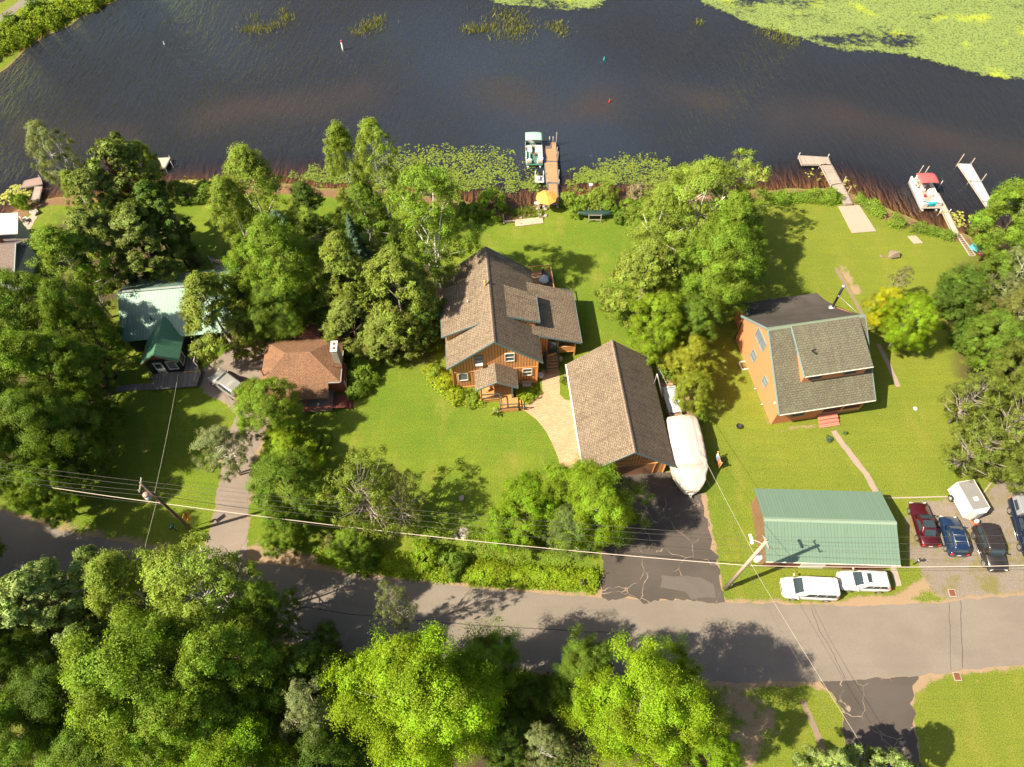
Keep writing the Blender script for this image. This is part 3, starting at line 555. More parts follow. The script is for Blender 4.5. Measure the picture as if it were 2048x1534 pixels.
def spruce_proto(key, name, h, r, mat, n=22000, leaf=.10, dead=False):
    C, Nn, T = [], [], []; mb = MB(); mb.path([(0, 0, -.1), (0, 0, h*.5), (0, 0, h)], .16, 7, .02)
    z = .6
    while z < h-.2:
        rad = r*(1-z/h)**.9*rng.uniform(.85, 1.1); nb = 7 if z < h*.7 else 5; a0 = rng.uniform(0, 6.28)
        for i in range(nb):
            a = a0+6.28*i/nb+rng.normal(0, .15); L = rad*rng.uniform(.75, 1.1); d = np.array([math.cos(a), math.sin(a), 0]); e = d*L+np.array([0, 0, z-.18*L]); mb.tube((0, 0, z), tuple(e), .025, .008, 4)
            m = max(14, int(n*L/(r*h*2.2)*.9)); t = rng.random(m)**.6; sd_ = rng.normal(0, 1, m)*.16*L*(1.15-t*.6); perp = np.array([-d[1], d[0], 0])
            q = d*(t*L)[:, None]+perp*sd_[:, None]+np.array([0, 0, z])-np.array([0, 0, 1])*(.18*L*t**1.5+np.abs(sd_)*.3)[:, None]+rng.normal(0, .04, (m, 3)); C.append(q)
            Nn.append(np.array([0, 0, 1])+d*.4+rng.normal(0, .45, (m, 3))); T.append(np.clip(rng.normal(.35+.3*t, .15), 0, 1))
        z += max(.22, .42*(1-z/h)+.2)
    crown = leaves_mesh(key, np.vstack(C), np.vstack(Nn), leaf, np.concatenate(T), 1.6); crown.materials.append(mat)
    tm = mb.build('trunk', BARKG if dead else BARK); me = tm.data; bpy.data.objects.remove(tm); PROTO[key] = (name, h, r, crown, me)
spruce_proto('spruceA', 'spruce_tree', 12, 2.6, NEEDLE, 30000); spruce_proto('deadS', 'dead_spruce', 12, 1.9, NEEDLE, 9000, .085, True)
SPIN = [0]
def plant(kind, px, py, h, rpx, col, label, group=None, cat=None, fz=.58, zs=None, rz=None, name=None):
    nm, h0, r0, crown, trunk = PROTO[kind]; zc = h*fz; x, y = W(px, py, zc); r = rpx*mpp(py, zc)/1.1
    SPIN[0] += 1; rot = (SPIN[0]*2.399) % 6.283 if rz is None else rz
    t = thing(name or nm, label, cat or ('shrub' if nm == 'shrub' else 'tree'), (x, y, 0), rot, group); t.scale = (r/r0, r/r0, h/h0)
    a = bpy.data.objects.new('trunk', trunk); b = bpy.data.objects.new('crown' if nm != 'shrub' else 'foliage', crown)
    for o in (a, b): COL.objects.link(o); o.parent = t
    if nm == 'shrub': a.name = 'stem'
    b.color = (*col, 1); return t
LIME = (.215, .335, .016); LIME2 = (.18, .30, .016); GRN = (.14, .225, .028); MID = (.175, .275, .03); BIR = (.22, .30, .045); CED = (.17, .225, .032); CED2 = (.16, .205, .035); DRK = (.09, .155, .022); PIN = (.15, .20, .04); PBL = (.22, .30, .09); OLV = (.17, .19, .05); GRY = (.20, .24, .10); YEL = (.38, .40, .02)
T = [
 ('broadA', -490, 1150, 17, 130, GRN, 'distant green tree well outside the left edge shading the road'), ('mapleA', -430, 1240, 18, 140, GRN, 'distant green maple well outside the left edge below the shading tree'), ('broadB', -560, 1075, 17, 130, GRN, 'farthest green tree outside the left edge north of the road'),
 ('broadA', -150, 1110, 17, 110, GRN, 'tall green tree just outside the left edge beside the shaded road'), ('mapleA', -290, 1160, 18, 130, GRN, 'big green maple outside the left edge beyond the shaded road tree'), ('broadB', -120, 1290, 16, 110, GRN, 'tall green tree outside the left edge below the shaded road'),
 # front edge of the picture
 ('mapleA', 852, 1400, 17, 158, LIME, 'large lime green maple beside the road, left of the two brightest crowns at the front'),
 ('mapleB', 965, 1345, 12, 72, MID, 'mid green tree filling the right shoulder of the large lime maple'),
 ('mapleB', 1290, 1412, 16, 132, LIME, 'large lime green maple at the front edge, right of the two brightest crowns'),
 ('mapleA', 1165, 1345, 11, 68, GRN, 'green maple reaching the road between the two lime crowns'),
 ('broadB', 1405, 1515, 11, 70, LIME2, 'yellow green tree at the front edge right below the right lime maple'),
 ('birchB', 1085, 1492, 9, 42, GRY, 'small silvery tree in the dark gap between the two lime maples'),
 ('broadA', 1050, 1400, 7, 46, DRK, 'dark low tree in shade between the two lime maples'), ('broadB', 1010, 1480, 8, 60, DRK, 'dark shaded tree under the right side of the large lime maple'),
 ('birchA', 270, 1185, 15, 82, BIR, 'green birch crown nearest the road just right of the pale pine'), ('birchB', 415, 1185, 16, 108, BIR, 'broad birch whose top overlaps the mouth of the centre driveway'),
 ('broadA', 300, 1360, 17, 135, MID, 'huge mid green tree in the left front woods'), ('broadB', 470, 1330, 16, 112, MID, 'big green tree at the right flank of the left front woods'),
 ('broadB', 390, 1455, 15, 110, MID, 'green tree below the huge mid green tree near the picture foot'), ('mapleA', 480, 1545, 12, 130, LIME2, 'yellow green crown along the bottom edge left of the silvery grey tree'),
 ('birchA', 545, 1215, 13, 48, GRN, 'slim dark green tree leaning over the shaded road'),
 ('pineA', 130, 1215, 16, 80, PBL, 'pale blue green pine with a torn branch beside the left road'), ('pineB', 45, 1235, 13, 50, GRY, 'dull grey green pine at the left edge by the road'), ('pineB', 218, 1140, 11, 36, PBL, 'small pale pine tuft poking over the road at left'), ('pineA', 205, 1300, 12, 50, PBL, 'pale pine half buried between green crowns on the left'),
 ('mapleB', 150, 1400, 12, 100, DRK, 'dark green tree in the left front woods below the pale pine'), ('broadA', 40, 1330, 13, 80, DRK, 'dark tree at the left picture edge below the dull pine'), ('mapleA', 50, 1480, 13, 100, GRN, 'green maple in the bottom left corner'), ('mapleB', 205, 1510, 11, 95, GRN, 'shaded maple along the bottom edge left of centre woods'),
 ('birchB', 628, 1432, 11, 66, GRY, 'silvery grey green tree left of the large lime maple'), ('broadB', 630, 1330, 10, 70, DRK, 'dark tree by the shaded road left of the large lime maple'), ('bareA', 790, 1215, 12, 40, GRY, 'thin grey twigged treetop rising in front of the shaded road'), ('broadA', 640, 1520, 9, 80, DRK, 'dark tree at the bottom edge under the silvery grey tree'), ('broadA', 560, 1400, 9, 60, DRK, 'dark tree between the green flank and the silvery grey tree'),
 ('pineA', 1650, 1560, 10, 62, PBL, 'left blue green pine top at the foot of the south driveway'), ('pineB', 1745, 1565, 11, 72, PBL, 'right blue green pine top at the foot of the south driveway'),
 # left woods
 ('broadA', 60, 640, 13, 85, GRN, 'green tree at the left edge below the far left house'), ('birchA', 150, 540, 14, 70, MID, 'bright green tree right of the far left house'), ('broadB', 158, 640, 13, 62, GRN, 'green tree left of the green roofed cottage'), ('broadB', 70, 760, 14, 95, MID, 'mid green tree at the left edge level with the small shed'),
 ('broadA', 145, 750, 12, 62, GRN, 'dark leaved tree above the small rust roofed shed'), ('mapleB', 90, 870, 13, 95, GRN, 'green maple at the left below the shed'), ('broadB', 35, 930, 12, 70, GRN, 'green tree at the left edge over the overhead wires'), ('broadA', 100, 985, 9, 58, MID, 'green tree beside the road at the far left under the wires'),
 ('broadB', 165, 900, 9, 50, GRN, 'small green tree on the shaded lawn edge at left'), ('mapleA', 95, 955, 8, 34, (.26, .27, .02), 'small yellowing tree crossed by the overhead wires'), ('broadA', 20, 850, 13, 70, DRK, 'dark tree touching the left picture edge'),
 ('pineA', 268, 385, 16, 66, PIN, 'large dark pine behind the green roofed cottage near the lake'), ('pineB', 215, 430, 14, 56, PIN, 'dark pine left of the large pine'), ('pineA', 325, 445, 13, 52, DRK, 'dark pine right of the large pine near the shore lawn'), ('pineB', 290, 490, 12, 70, PIN, 'shaded pine directly behind the cottage roof'), ('pineA', 205, 500, 13, 60, PIN, 'shaded pine between bright tree and cottage'), ('spruceA', 358, 462, 9, 24, GRY, 'slim grey spruce leaning out beside the shaded shore lawn'),
 ('deadS', 222, 330, 9.5, 24, (.16, .07, .04), 'dead brown spruce spire standing against the lake'), ('birchB', 122, 328, 13, 46, GRY, 'sparse grey green birch with white limbs at the left shore'), ('birchA', 165, 400, 10, 34, BIR, 'light green tree between the sparse birch and the pines'), ('broadA', 292, 340, 9, 30, BIR, 'yellow green treetop in front of the small left dock'), ('pineA', 262, 330, 11, 28, PIN, 'narrow dark pine top beside the dead spruce'),
 ('cedarB', 425, 622, 12, 82, CED, 'large olive green tree covering the right end of the cottage'), ('broadB', 492, 672, 6, 36, OLV, 'low olive tree between cottage and rust roofed house'),
 # between cottage and log house
 ('birchA', 512, 392, 15, 78, BIR, 'tall birch at the shore, left of the twin slim birches'), ('birchA', 475, 440, 14, 56, BIR, 'birch beside the shaded shore lawn'), ('broadB', 556, 535, 14, 92, MID, 'full green tree left of the twin cedars'), ('birchA', 620, 430, 11, 48, DRK, 'dark green tree between the tall birch and the twin slim birches'), ('mapleA', 560, 620, 9, 60, GRN, 'green maple just behind the rust roofed house'), ('pineB', 570, 480, 10, 30, (.12, .20, .11), 'small bluish pine set among green birches'),
 ('birchA', 697, 355, 17, 46, BIR, 'tall slim birch, left one of the twin treetops over the lily pads'), ('birchB', 762, 355, 17, 50, BIR, 'tall slim birch, right one of the twin treetops over the lily pads'), ('birchA', 730, 425, 10, 60, GRN, 'green tree at the foot of the twin slim birches'), ('spruceA', 705, 468, 8, 30, (.09, .16, .10), 'small dark blue spruce between the twin birches and the cedars'),
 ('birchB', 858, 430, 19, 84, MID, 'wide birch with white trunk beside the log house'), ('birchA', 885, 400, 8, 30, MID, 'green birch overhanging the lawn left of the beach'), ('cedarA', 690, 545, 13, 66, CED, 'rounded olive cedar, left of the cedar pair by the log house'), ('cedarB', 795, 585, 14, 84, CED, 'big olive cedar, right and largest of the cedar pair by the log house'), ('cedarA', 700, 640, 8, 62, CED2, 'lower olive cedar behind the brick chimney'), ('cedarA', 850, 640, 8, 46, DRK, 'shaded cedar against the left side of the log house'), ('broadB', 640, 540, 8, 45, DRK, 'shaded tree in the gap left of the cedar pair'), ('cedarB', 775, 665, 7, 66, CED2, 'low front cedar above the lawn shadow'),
 # front garden of the centre
 ('broadA', 540, 818, 8, 64, (.19, .29, .03), 'feathery light green tree in front of the rust roofed house'), ('broadB', 578, 905, 5, 58, (.22, .32, .02), 'bright green low tree between driveway and lawn'), ('broadA', 575, 985, 9, 76, GRN, 'dense dark green tree right of the centre driveway'), ('broadB', 565, 1050, 5, 52, MID, 'green bushy tree above the dry verge by the road'), ('birchB', 448, 905, 8, 50, GRY, 'grey green tree leaning over the centre driveway'),
 ('bareA', 725, 990, 11, 88, CED, 'half bare old tree with grey limbs on the front lawn'), ('bareA', 800, 1010, 8, 60, OLV, 'thin tree right beside the half bare old tree'), ('broadB', 700, 1085, 4, 48, MID, 'low green tree by the road under the half bare tree'),
 ('broadB', 1055, 1020, 9, 78, LIME2, 'feathery bright green tree, left of the pair beside the asphalt drive'), ('mapleA', 1178, 1010, 11, 92, (.20, .31, .02), 'dense bright green maple, right of the pair beside the asphalt drive'), ('birchB', 1135, 1060, 8, 52, (.13, .19, .05), 'greyish green tree in front of the bright pair by the drive'),
 # right of the log house
 ('cedarB', 1290, 555, 12, 88, CED, 'wide olive cedar at the edge of the back lawn'), ('birchB', 1400, 415, 13, 88, BIR, 'large pale green birch with bare limbs near the shore'), ('bareA', 1470, 390, 13, 64, BIR, 'bare limbed treetop reaching toward the shoreline hedge'), ('broadA', 1430, 545, 13, 82, MID, 'big layered green tree left of the orange house'), ('broadB', 1460, 465, 12, 70, MID, 'green tree behind the big layered tree'), ('birchA', 1320, 440, 11, 66, BIR, 'light green tree by the bushes right of the canoe'),
 ('broadB', 1318, 645, 9, 66, (.20, .30, .02), 'bright green tree behind the brown garage'), ('broadA', 1390, 650, 8, 48, GRN, 'green tree at the far left of the orange wall'), ('broadB', 1385, 725, 7, 50, (.26, .29, .03), 'yellow green tree right of the brown garage'), ('broadA', 1385, 785, 5.5, 42, (.22, .27, .03), 'small tree at the stern of the wrapped boat'), ('broadB', 1400, 838, 2.4, 14, GRN, 'small green tree peeking out beside the wrapped boat'),
 ('mapleA', 1825, 632, 8.5, 50, LIME, 'small lime tree on the right lawn with its shadow beside it'), ('mapleB', 1768, 618, 7, 34, YEL, 'small yellowing tree leaning beside the lime tree'), ('bareA', 1798, 565, 6, 20, (.2, .2, .1), 'leafless grey treetop above the yellowing tree'),
 # right edge
 ('broadA', 2020, 445, 11, 72, MID, 'big green tree over the right shore'), ('broadB', 1985, 560, 8, 56, GRN, 'dark green tree right of the back lawn near the shore'), ('broadB', 1935, 585, 6, 54, DRK, 'dark bushy tree bulging over the lawn below the shore'), ('birchB', 2035, 640, 10, 62, OLV, 'grey green tree at the right edge'), ('broadA', 1985, 680, 8, 58, GRN, 'green tree along the right lawn edge'), ('broadB', 2040, 740, 9, 62, CED2, 'olive tree at the right edge above the half bare oaks'), ('birchB', 2045, 560, 12, 50, GRY, 'white limbed birch at the right edge below the shore'),
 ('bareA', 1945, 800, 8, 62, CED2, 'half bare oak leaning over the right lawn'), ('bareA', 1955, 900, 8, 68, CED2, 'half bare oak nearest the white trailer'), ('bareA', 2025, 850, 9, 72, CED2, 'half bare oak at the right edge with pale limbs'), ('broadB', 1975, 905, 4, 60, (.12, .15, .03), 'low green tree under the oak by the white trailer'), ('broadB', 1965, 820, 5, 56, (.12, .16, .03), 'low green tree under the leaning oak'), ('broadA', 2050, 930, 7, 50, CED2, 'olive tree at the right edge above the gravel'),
]
for k in T: plant(*k[:6], k[6], fz=.7 if k[3] == 19 else (.72 if k[3] == 8.5 else .58))
B = [
 (985, 405, 2.8, 34, MID, 'round green shrub left of the sandy beach'), (945, 425, 1.8, 22, MID, 'low shrub on the lawn edge left of the round shrub'), (925, 418, 1.6, 16, GRN, 'small dark shrub beneath the birch at the beach'),
 (1140, 398, 1.6, 18, BIR, 'shrub touching the shore end of the long dock'), (1165, 405, 1.6, 20, MID, 'bright shrub right of the orange umbrella'), (1190, 398, 2.2, 22, BIR, 'tall pale shrub above the canoe'), (1212, 385, 2.6, 26, BIR, 'pale shrub overhanging the lily pads above the canoe'), (1215, 412, 1.5, 18, MID, 'green shrub directly right of the canoe bow shadow'),
 (1243, 434, 1.5, 17, GRN, 'small round dark shrub right of the canoe rack'), (1276, 388, 2.2, 24, (.25, .22, .13), 'dry grey brown shrub at the shore'), (1258, 412, 1.5, 20, MID, 'green shrub below the dry grey brown shrub'), (1298, 415, 2, 28, MID, 'green shrub left of the large pale birch'),
 (1150, 425, 1.3, 14, MID, 'low shrub between umbrella and canoe'),
 (46, 405, 2, 14, MID, 'round shrub beside the left plank dock'), (32, 402, 2, 10, GRN, 'dark conical shrub left of the round dock shrub'), (415, 382, 2.2, 26, GRN, 'dark shrub on the shore left of the tall birch'), (372, 388, 2, 24, GRN, 'shrub at the shore right of the dark pines'), (352, 380, 2, 20, BIR, 'light shrub at the shore below the small left dock'), (445, 385, 1.8, 16, GRN, 'shrub at the foot of the tall shore birch'),
 (20, 441, 1.4, 6, DRK, 'upper of two small conical evergreens on the far left lawn'), (22, 453, 1.4, 6, DRK, 'lower of two small conical evergreens on the far left lawn'),
 (720, 740, 2, 34, MID, 'spreading shrub right of the rust roofed house'), (715, 775, 1.6, 26, GRN, 'shrub at the corner of the rust roofed house'), (660, 640, 3, 30, GRN, 'shrub behind the chimney roof'), (745, 705, 2.2, 30, GRN, 'shaded shrub under the large cedar'),
 (215, 830, 2.2, 30, GRN, 'shrub in front of the small shed'), (190, 845, 2, 26, MID, 'shrub left in front of the small shed'), (205, 870, 1.6, 22, GRN, 'low shrub at the wood edge below the shed'),
 (872, 745, 1.1, 18, (.18, .27, .03), 'green shrub at the left corner of the log house'), (893, 765, 1.2, 20, (.28, .34, .02), 'yellow green shrub under the left window of the log house'), (915, 790, 1.1, 22, (.24, .31, .02), 'yellow green shrub left of the front steps'), (945, 797, .9, 18, (.20, .28, .03), 'low green plants beside the front steps'), (1063, 785, .8, 17, (.2, .29, .02), 'low green plants right of the front porch'), (1050, 795, .6, 14, (.22, .30, .02), 'small green plants at the paver corner'),
 (1127, 760, .6, 8, (.17, .23, .04), 'small plant bed by the garage gutter'), (1658, 878, .5, 7, (.12, .18, .12), 'round blue green plant left of the front walk'), (1691, 866, .4, 4, (.12, .18, .12), 'tiny blue green plant right of the red steps'),
 (855, 1115, 2.2, 34, (.19, .29, .02), 'round green shrub on the bank above the road'), (905, 1125, 2, 34, GRN, 'dark green shrub on the bank above the road'), (1525, 1040, 1.0, 12, (.34, .36, .01), 'bright yellow green plants at the left end of the long green garage'), (1530, 1075, .8, 9, (.34, .36, .01), 'yellow green plants under the utility pole by the green garage'),
 (590, 895, 1.8, 40, (.24, .33, .02), 'bright shrub on the lawn edge beside the drive'), (640, 880, 1.2, 26, MID, 'low shrub on the lawn below the rust roofed house'),
 (725, 1115, 1.8, 36, MID, 'green shrub on the roadside under the half bare tree'), (660, 1085, 1.2, 22, OLV, 'dull shrub on the dry verge'),
 (1340, 740, 2.4, 30, GRN, 'shaded shrub behind the garage wood pile'), (1905, 640, 2.2, 22, DRK, 'dark shrub at the curved lawn edge'), (1925, 680, 2.5, 26, DRK, 'dark shrub lower on the curved lawn edge'),
]
for i, (px, py, h, rp, col, lab) in enumerate(B): plant('bushA' if i % 2 else 'bushB', px, py, h, rp, col, lab, fz=.45)
# hedges: one plant mass each along a line
def hedge(pts, wd, h, col, label, name='hedge', dens=900, leaf=.085, cat='hedge'):
    P = poly(pts); seg = np.hypot(*(P[1:]-P[:-1]).T); n = int(seg.sum()*dens/2*wd)
    i = rng.choice(len(seg), size=n, p=seg/seg.sum()); t = rng.random(n)[:, None]; c = P[i]*(1-t)+P[i+1]*t
    lump = .65+.7*vnoise(c, .9, 11); a = rng.uniform(0, math.pi, n); q = rng.uniform(.75, 1, n)*lump; d = P[i+1]-P[i]; d = d/np.hypot(*d.T)[:, None]; pr = np.stack([-d[:, 1], d[:, 0]], 1)
    jit = rng.normal(0, .18, (n, 2)); x = c+pr*(np.cos(a)*q*wd/2)[:, None]+jit; z = np.sin(a)*q*h*(.7+.6*vnoise(x, .6, 12))+.03
    nr = np.stack([pr[:, 0]*np.cos(a), pr[:, 1]*np.cos(a), np.sin(a)+.4], 1)+rng.normal(0, .45, (n, 3))
    me = leaves_mesh(name, np.stack([x[:, 0], x[:, 1], z], 1), nr, leaf, np.clip(rng.normal(.5, .18, n)*(.6+.8*vnoise(x, .7, 3)), 0, 1)); o = link_mesh(name, me, LEAF); o.color = (*col, 1)
    return props(o, label, cat)
hedge([(1515, 402), (1560, 400), (1600, 397), (1640, 398), (1680, 400)], 1.9, 1.3, MID, 'long low hedge along the shore left of the angled grey dock')
hedge([(1712, 398), (1728, 408), (1745, 420), (1765, 434)], 1.3, 1.1, MID, 'hedge right beside the shore end of the angled grey dock')
hedge([(1778, 442), (1792, 448), (1803, 454)], 1.5, 1.1, MID, 'short round hedge piece on the right shore')
hedge([(1820, 457), (1850, 463), (1885, 470), (1905, 478)], 1.0, .9, GRN, 'low dark hedge nearest the narrow right dock')
hedge([(1120, 404), (1150, 410), (1200, 416), (1230, 420)], 1.6, 1.0, MID, 'low leafy hedge on the shore behind the canoe', name='hedge')
hedge([(640, 1108), (700, 1118), (780, 1128), (860, 1138), (950, 1145), (1050, 1152), (1190, 1160)], 2.0, .8, (.21, .30, .015), 'overgrown bright ground plants along the bank above the road', name='bank_plants', cat='bank plants', dens=1100)
hedge([(930, 1090), (1000, 1090), (1060, 1105), (1140, 1120)], 3.2, .45, (.19, .28, .03), 'green ground cover below the bright pair of trees', name='ground_cover', cat='ground cover', dens=700)
hedge([(858, 735), (870, 758), (890, 780), (920, 800), (965, 803)], 1.3, .5, (.25, .32, .02), 'yellow green ground cover around the left corner of the log house', name='ground_cover', cat='ground cover', dens=900)
hedge([(-160, 165), (-60, 130), (0, 95), (40, 70), (80, 45), (130, 22), (190, -5), (260, -50)], 6, 1.7, (.20, .28, .02), 'thick green scrub covering the far left bank', name='bank_scrub', cat='scrub', dens=260, leaf=.17)
hedge([(-120, 130), (-30, 110), (20, 70), (60, 50), (100, 22)], 2, 2.6, GRN, 'taller dark scrub in the middle of the far left bank', name='bank_scrub', cat='scrub', dens=260, leaf=.17)
hedge([(1075, 432), (1082, 425)], .5, .4, (.2, .3, .03), 'tuft of plants among the boulder row', name='ground_cover', cat='ground cover')
hedge([(1900, 560), (1900, 600), (1925, 650), (1950, 700), (1975, 740)], 2.6, 2.2, DRK, 'dark leafy bank of plants curving along the right lawn', name='bank_plants', cat='bank plants', dens=700)
# understory that closes the dark floor of the woods
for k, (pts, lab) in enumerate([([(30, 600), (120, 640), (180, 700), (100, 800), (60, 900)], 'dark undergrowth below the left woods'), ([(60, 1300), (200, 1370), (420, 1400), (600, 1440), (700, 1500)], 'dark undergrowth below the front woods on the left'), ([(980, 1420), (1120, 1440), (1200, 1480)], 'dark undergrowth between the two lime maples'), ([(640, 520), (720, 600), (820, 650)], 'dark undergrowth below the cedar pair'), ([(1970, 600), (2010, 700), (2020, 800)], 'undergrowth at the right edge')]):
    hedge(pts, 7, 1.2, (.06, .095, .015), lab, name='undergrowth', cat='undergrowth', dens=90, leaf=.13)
# spiky plant by the steps
sp = []; sf = []; st = []
for i in range(90):
    a = rng.uniform(0, 6.28); L = rng.uniform(.4, .75); tl = rng.uniform(.5, 1.2); d = (math.cos(a), math.sin(a)); b = len(sp); w_ = .022
    sp += [(-d[1]*w_, d[0]*w_, .02), (d[1]*w_, -d[0]*w_, .02), (d[0]*L*.6*tl+d[1]*w_, d[1]*L*.6*tl-d[0]*w_, .5*L), (d[0]*L*tl, d[1]*L*tl, .3*L)]; sf.append((b, b+1, b+2, b+3)); st.append(rng.random())
o = link_mesh('spiky_plant', gridmesh('spiky_plant', np.array(sp), np.array(sf), dict(tint=np.array(st))), LEAF); o.location = (*W(995, 826), 0); o.color = (.3, .36, .12, 1); props(o, 'pale spiky leaved plant at the foot of the front steps', 'plant')
# ---------------------------------------------------------------- buildings
def beam(mb, p, q, w, h, up=(0, 0, 1)):
    p, q = Vector(p), Vector(q); d = (q-p).normalized(); s_ = d.cross(Vector(up))
    if s_.length < .05: s_ = Vector((1, 0, 0))
    s_.normalize(); u = s_.cross(d); r = lambda c: [tuple(c+s_*a*w/2+u*b*h/2) for a, b in ((-1, -1), (1, -1), (1, 1), (-1, 1))]
    return mb.loft([r(p), r(q)])
def gable_wall(x0, x1, y, z0, zs, zr, xm=0):      # pentagon facing y
    return [(x0, y, z0), (x1, y, z0), (x1, y, zs), (xm, y, zr), (x0, y, zs)]
def window(t, c, w, h, face, mat=PANE, frame=WHITE, bars=1, depth=.05, name='window', tilt=0):
    """face: outward direction angle in the building's frame"""
    nx_, ny_ = math.cos(face), math.sin(face); tx, ty = -ny_, nx_; f = MB(); P = lambda a, b, o: (c[0]+tx*a+nx_*o, c[1]+ty*a+ny_*o, c[2]+b)
    for a0, b0, a1, b1 in ((-w/2, -h/2, w/2, -h/2), (-w/2, h/2, w/2, h/2), (-w/2, -h/2, -w/2, h/2), (w/2, -h/2, w/2, h/2)): beam(f, P(a0, b0, .03), P(a1, b1, .03), .09, .09, (nx_, ny_, 0))
    if bars: beam(f, P(-w/2, 0, .03), P(w/2, 0, .03), .06, .07, (nx_, ny_, 0))
    o = f.build(name, frame, t); g = MB(); g.poly(P(w/2, -h/2, depth-.035), P(-w/2, -h/2, depth-.035), P(-w/2, h/2, depth-.035), P(w/2, h/2, depth-.035)); g.f = [tuple(reversed(g.f[0]))] if True else g.f; g.build('pane', mat, o); return o
def post(mb, x, y, z0, z1, s=.12): return mb.box((x, y, (z0+z1)/2), (s, s, z1-z0))
def railing(t, pts, z, h=.95, mat=DARKT, step=.0, name='railing', s=.08, bal=None):
    m = MB()
    for p, q in zip(pts[:-1], pts[1:]):
        za, zb = (p[2] if len(p) > 2 else z), (q[2] if len(q) > 2 else z); beam(m, (p[0], p[1], za+h), (q[0], q[1], zb+h), .1, .07); beam(m, (p[0], p[1], za+.2), (q[0], q[1], zb+.2), .05, .05)
        L = math.hypot(q[0]-p[0], q[1]-p[1])
        if bal:
            n = int(L/bal)
            for i in range(1, n): f = i/n; m.box((p[0]+(q[0]-p[0])*f, p[1]+(q[1]-p[1])*f, za+(zb-za)*f+h/2+.08), (.035, .035, h-.2))
        for e, ze_ in ((p, za), (q, zb)): post(m, e[0], e[1], ze_, ze_+h+.04, s)
    return m.build(name, mat, t)
# ===== log-brown gabled house in the middle
t = thing('gabled_house', 'orange brown gabled house with brown shingle roof and small front porch at picture centre', 'house', (-2.29, 47.454, 0), .0867)
hw, hl, ze, zr = 4.99, 6.34, 4.33, 8.53; sl = (zr-ze)/hw; wx = 4.49; wy = 5.94; zw = zr-sl*wx-.12
m = MB()
m.poly(*gable_wall(-wx, wx, -wy, -.1, zw, zr-.12)); m.poly(*reversed(gable_wall(-wx, wx, wy, -.1, zw, zr-.12)))
m.poly((-wx, wy, -.1), (-wx, -wy, -.1), (-wx, -wy, zw), (-wx, wy, zw)); m.poly((wx, -wy, -.1), (wx, wy, -.1), (wx, wy, zw), (wx, -wy, zw))
# dormer cheeks and walls, side room
m.poly((-1.7, -2.95, 6.9), (-4.8, -2.95, 5.6), (-4.8, -2.95, 4.3)); m.poly((-4.75, -2.95, 4.2), (-4.75, 3.1, 4.2), (-4.75, 3.1, 5.7), (-4.75, -2.95, 5.7))
m.poly((1.9, -2.0, 6.95), (4.6, -2.0, 4.7), (4.6, -2.0, 5.75)); m.poly((4.65, -2.0, 4.5), (4.65, 1.5, 4.5), (4.65, 1.5, 5.8), (4.65, -2.0, 5.8))
m.poly((wx, -2.6, .0), (6.1, -2.6, .0), (6.1, -2.6, 4.15), (wx, -2.6, 4.7)); m.poly((6.1, -2.6, 0), (6.1, 3.7, 0), (6.1, 3.7, 4.15), (6.1, -2.6, 4.15))
m.build('wall', SIDING, t)
g = MB(); g.slab([(6.1, -2.75, 1.75), (9.05, -2.75, 1.75), (9.05, -2.75, .85), (6.1, -2.75, .85)], .1, (0, 1, 0)); g.slab([(9.05, -2.75, 1.75), (9.05, 3.7, 1.75), (9.05, 3.7, .3), (9.05, -2.75, .3)], .1, (-1, 0, 0)); g.build('porch_half_wall', WOODO, t)
g = MB(); g.slab([(4.5, -2.8, .85), (9.1, -2.8, .85), (9.1, 3.8, .85), (4.5, 3.8, .85)], .12); g.build('porch_floor', DECKO, t)
g = MB(); 
for x_, y_ in ((9.0, -2.75), (7.05, -2.75), (9.0, .5), (9.0, 3.7)): post(g, x_, y_, 0, 3.0, .14)
g.build('porch_post', WOODO, t)
rf = MB()
rf.slab([(-hw, -hl, ze), (0, -hl, zr), (0, hl, zr), (-hw, hl, ze)], .13); rf.slab([(0, -hl, zr), (hw, -hl, ze), (hw, hl, ze), (0, hl, zr)], .13)
rf.slab([(-5.3, -3.12, 5.55), (-1.45, -3.12, 7.36), (-1.45, 3.25, 7.36), (-5.3, 3.25, 5.55)], .13)
rf.slab([(1.6, -2.22, 7.2), (5.05, -2.22, 5.8), (5.05, 1.55, 5.8), (1.6, 2.0, 7.2)], .13)
rf.slab([(4.2, -3.2, 5.02), (9.6, -3.2, 2.9), (9.55, 4.04, 2.95), (4.2, 4.04, 5.05)], .13)
ro = rf.build('roof', ROOFB, t); rc = MB(); rc.slab([(-.17, -hl-.02, zr-.09), (0, -hl-.02, zr+.05), (0, hl+.02, zr+.05), (-.17, hl+.02, zr-.09)], .05); rc.slab([(0, -hl-.02, zr+.05), (.17, -hl-.02, zr-.09), (.17, hl+.02, zr-.09), (0, hl+.02, zr+.05)], .05); rc.build('ridge_cap', shingle('ridge_shingles', (.27, .20, .15), (.22, .16, .12), (.09, .065, .05), bw=.34, rh=.2), ro)
fa = MB()
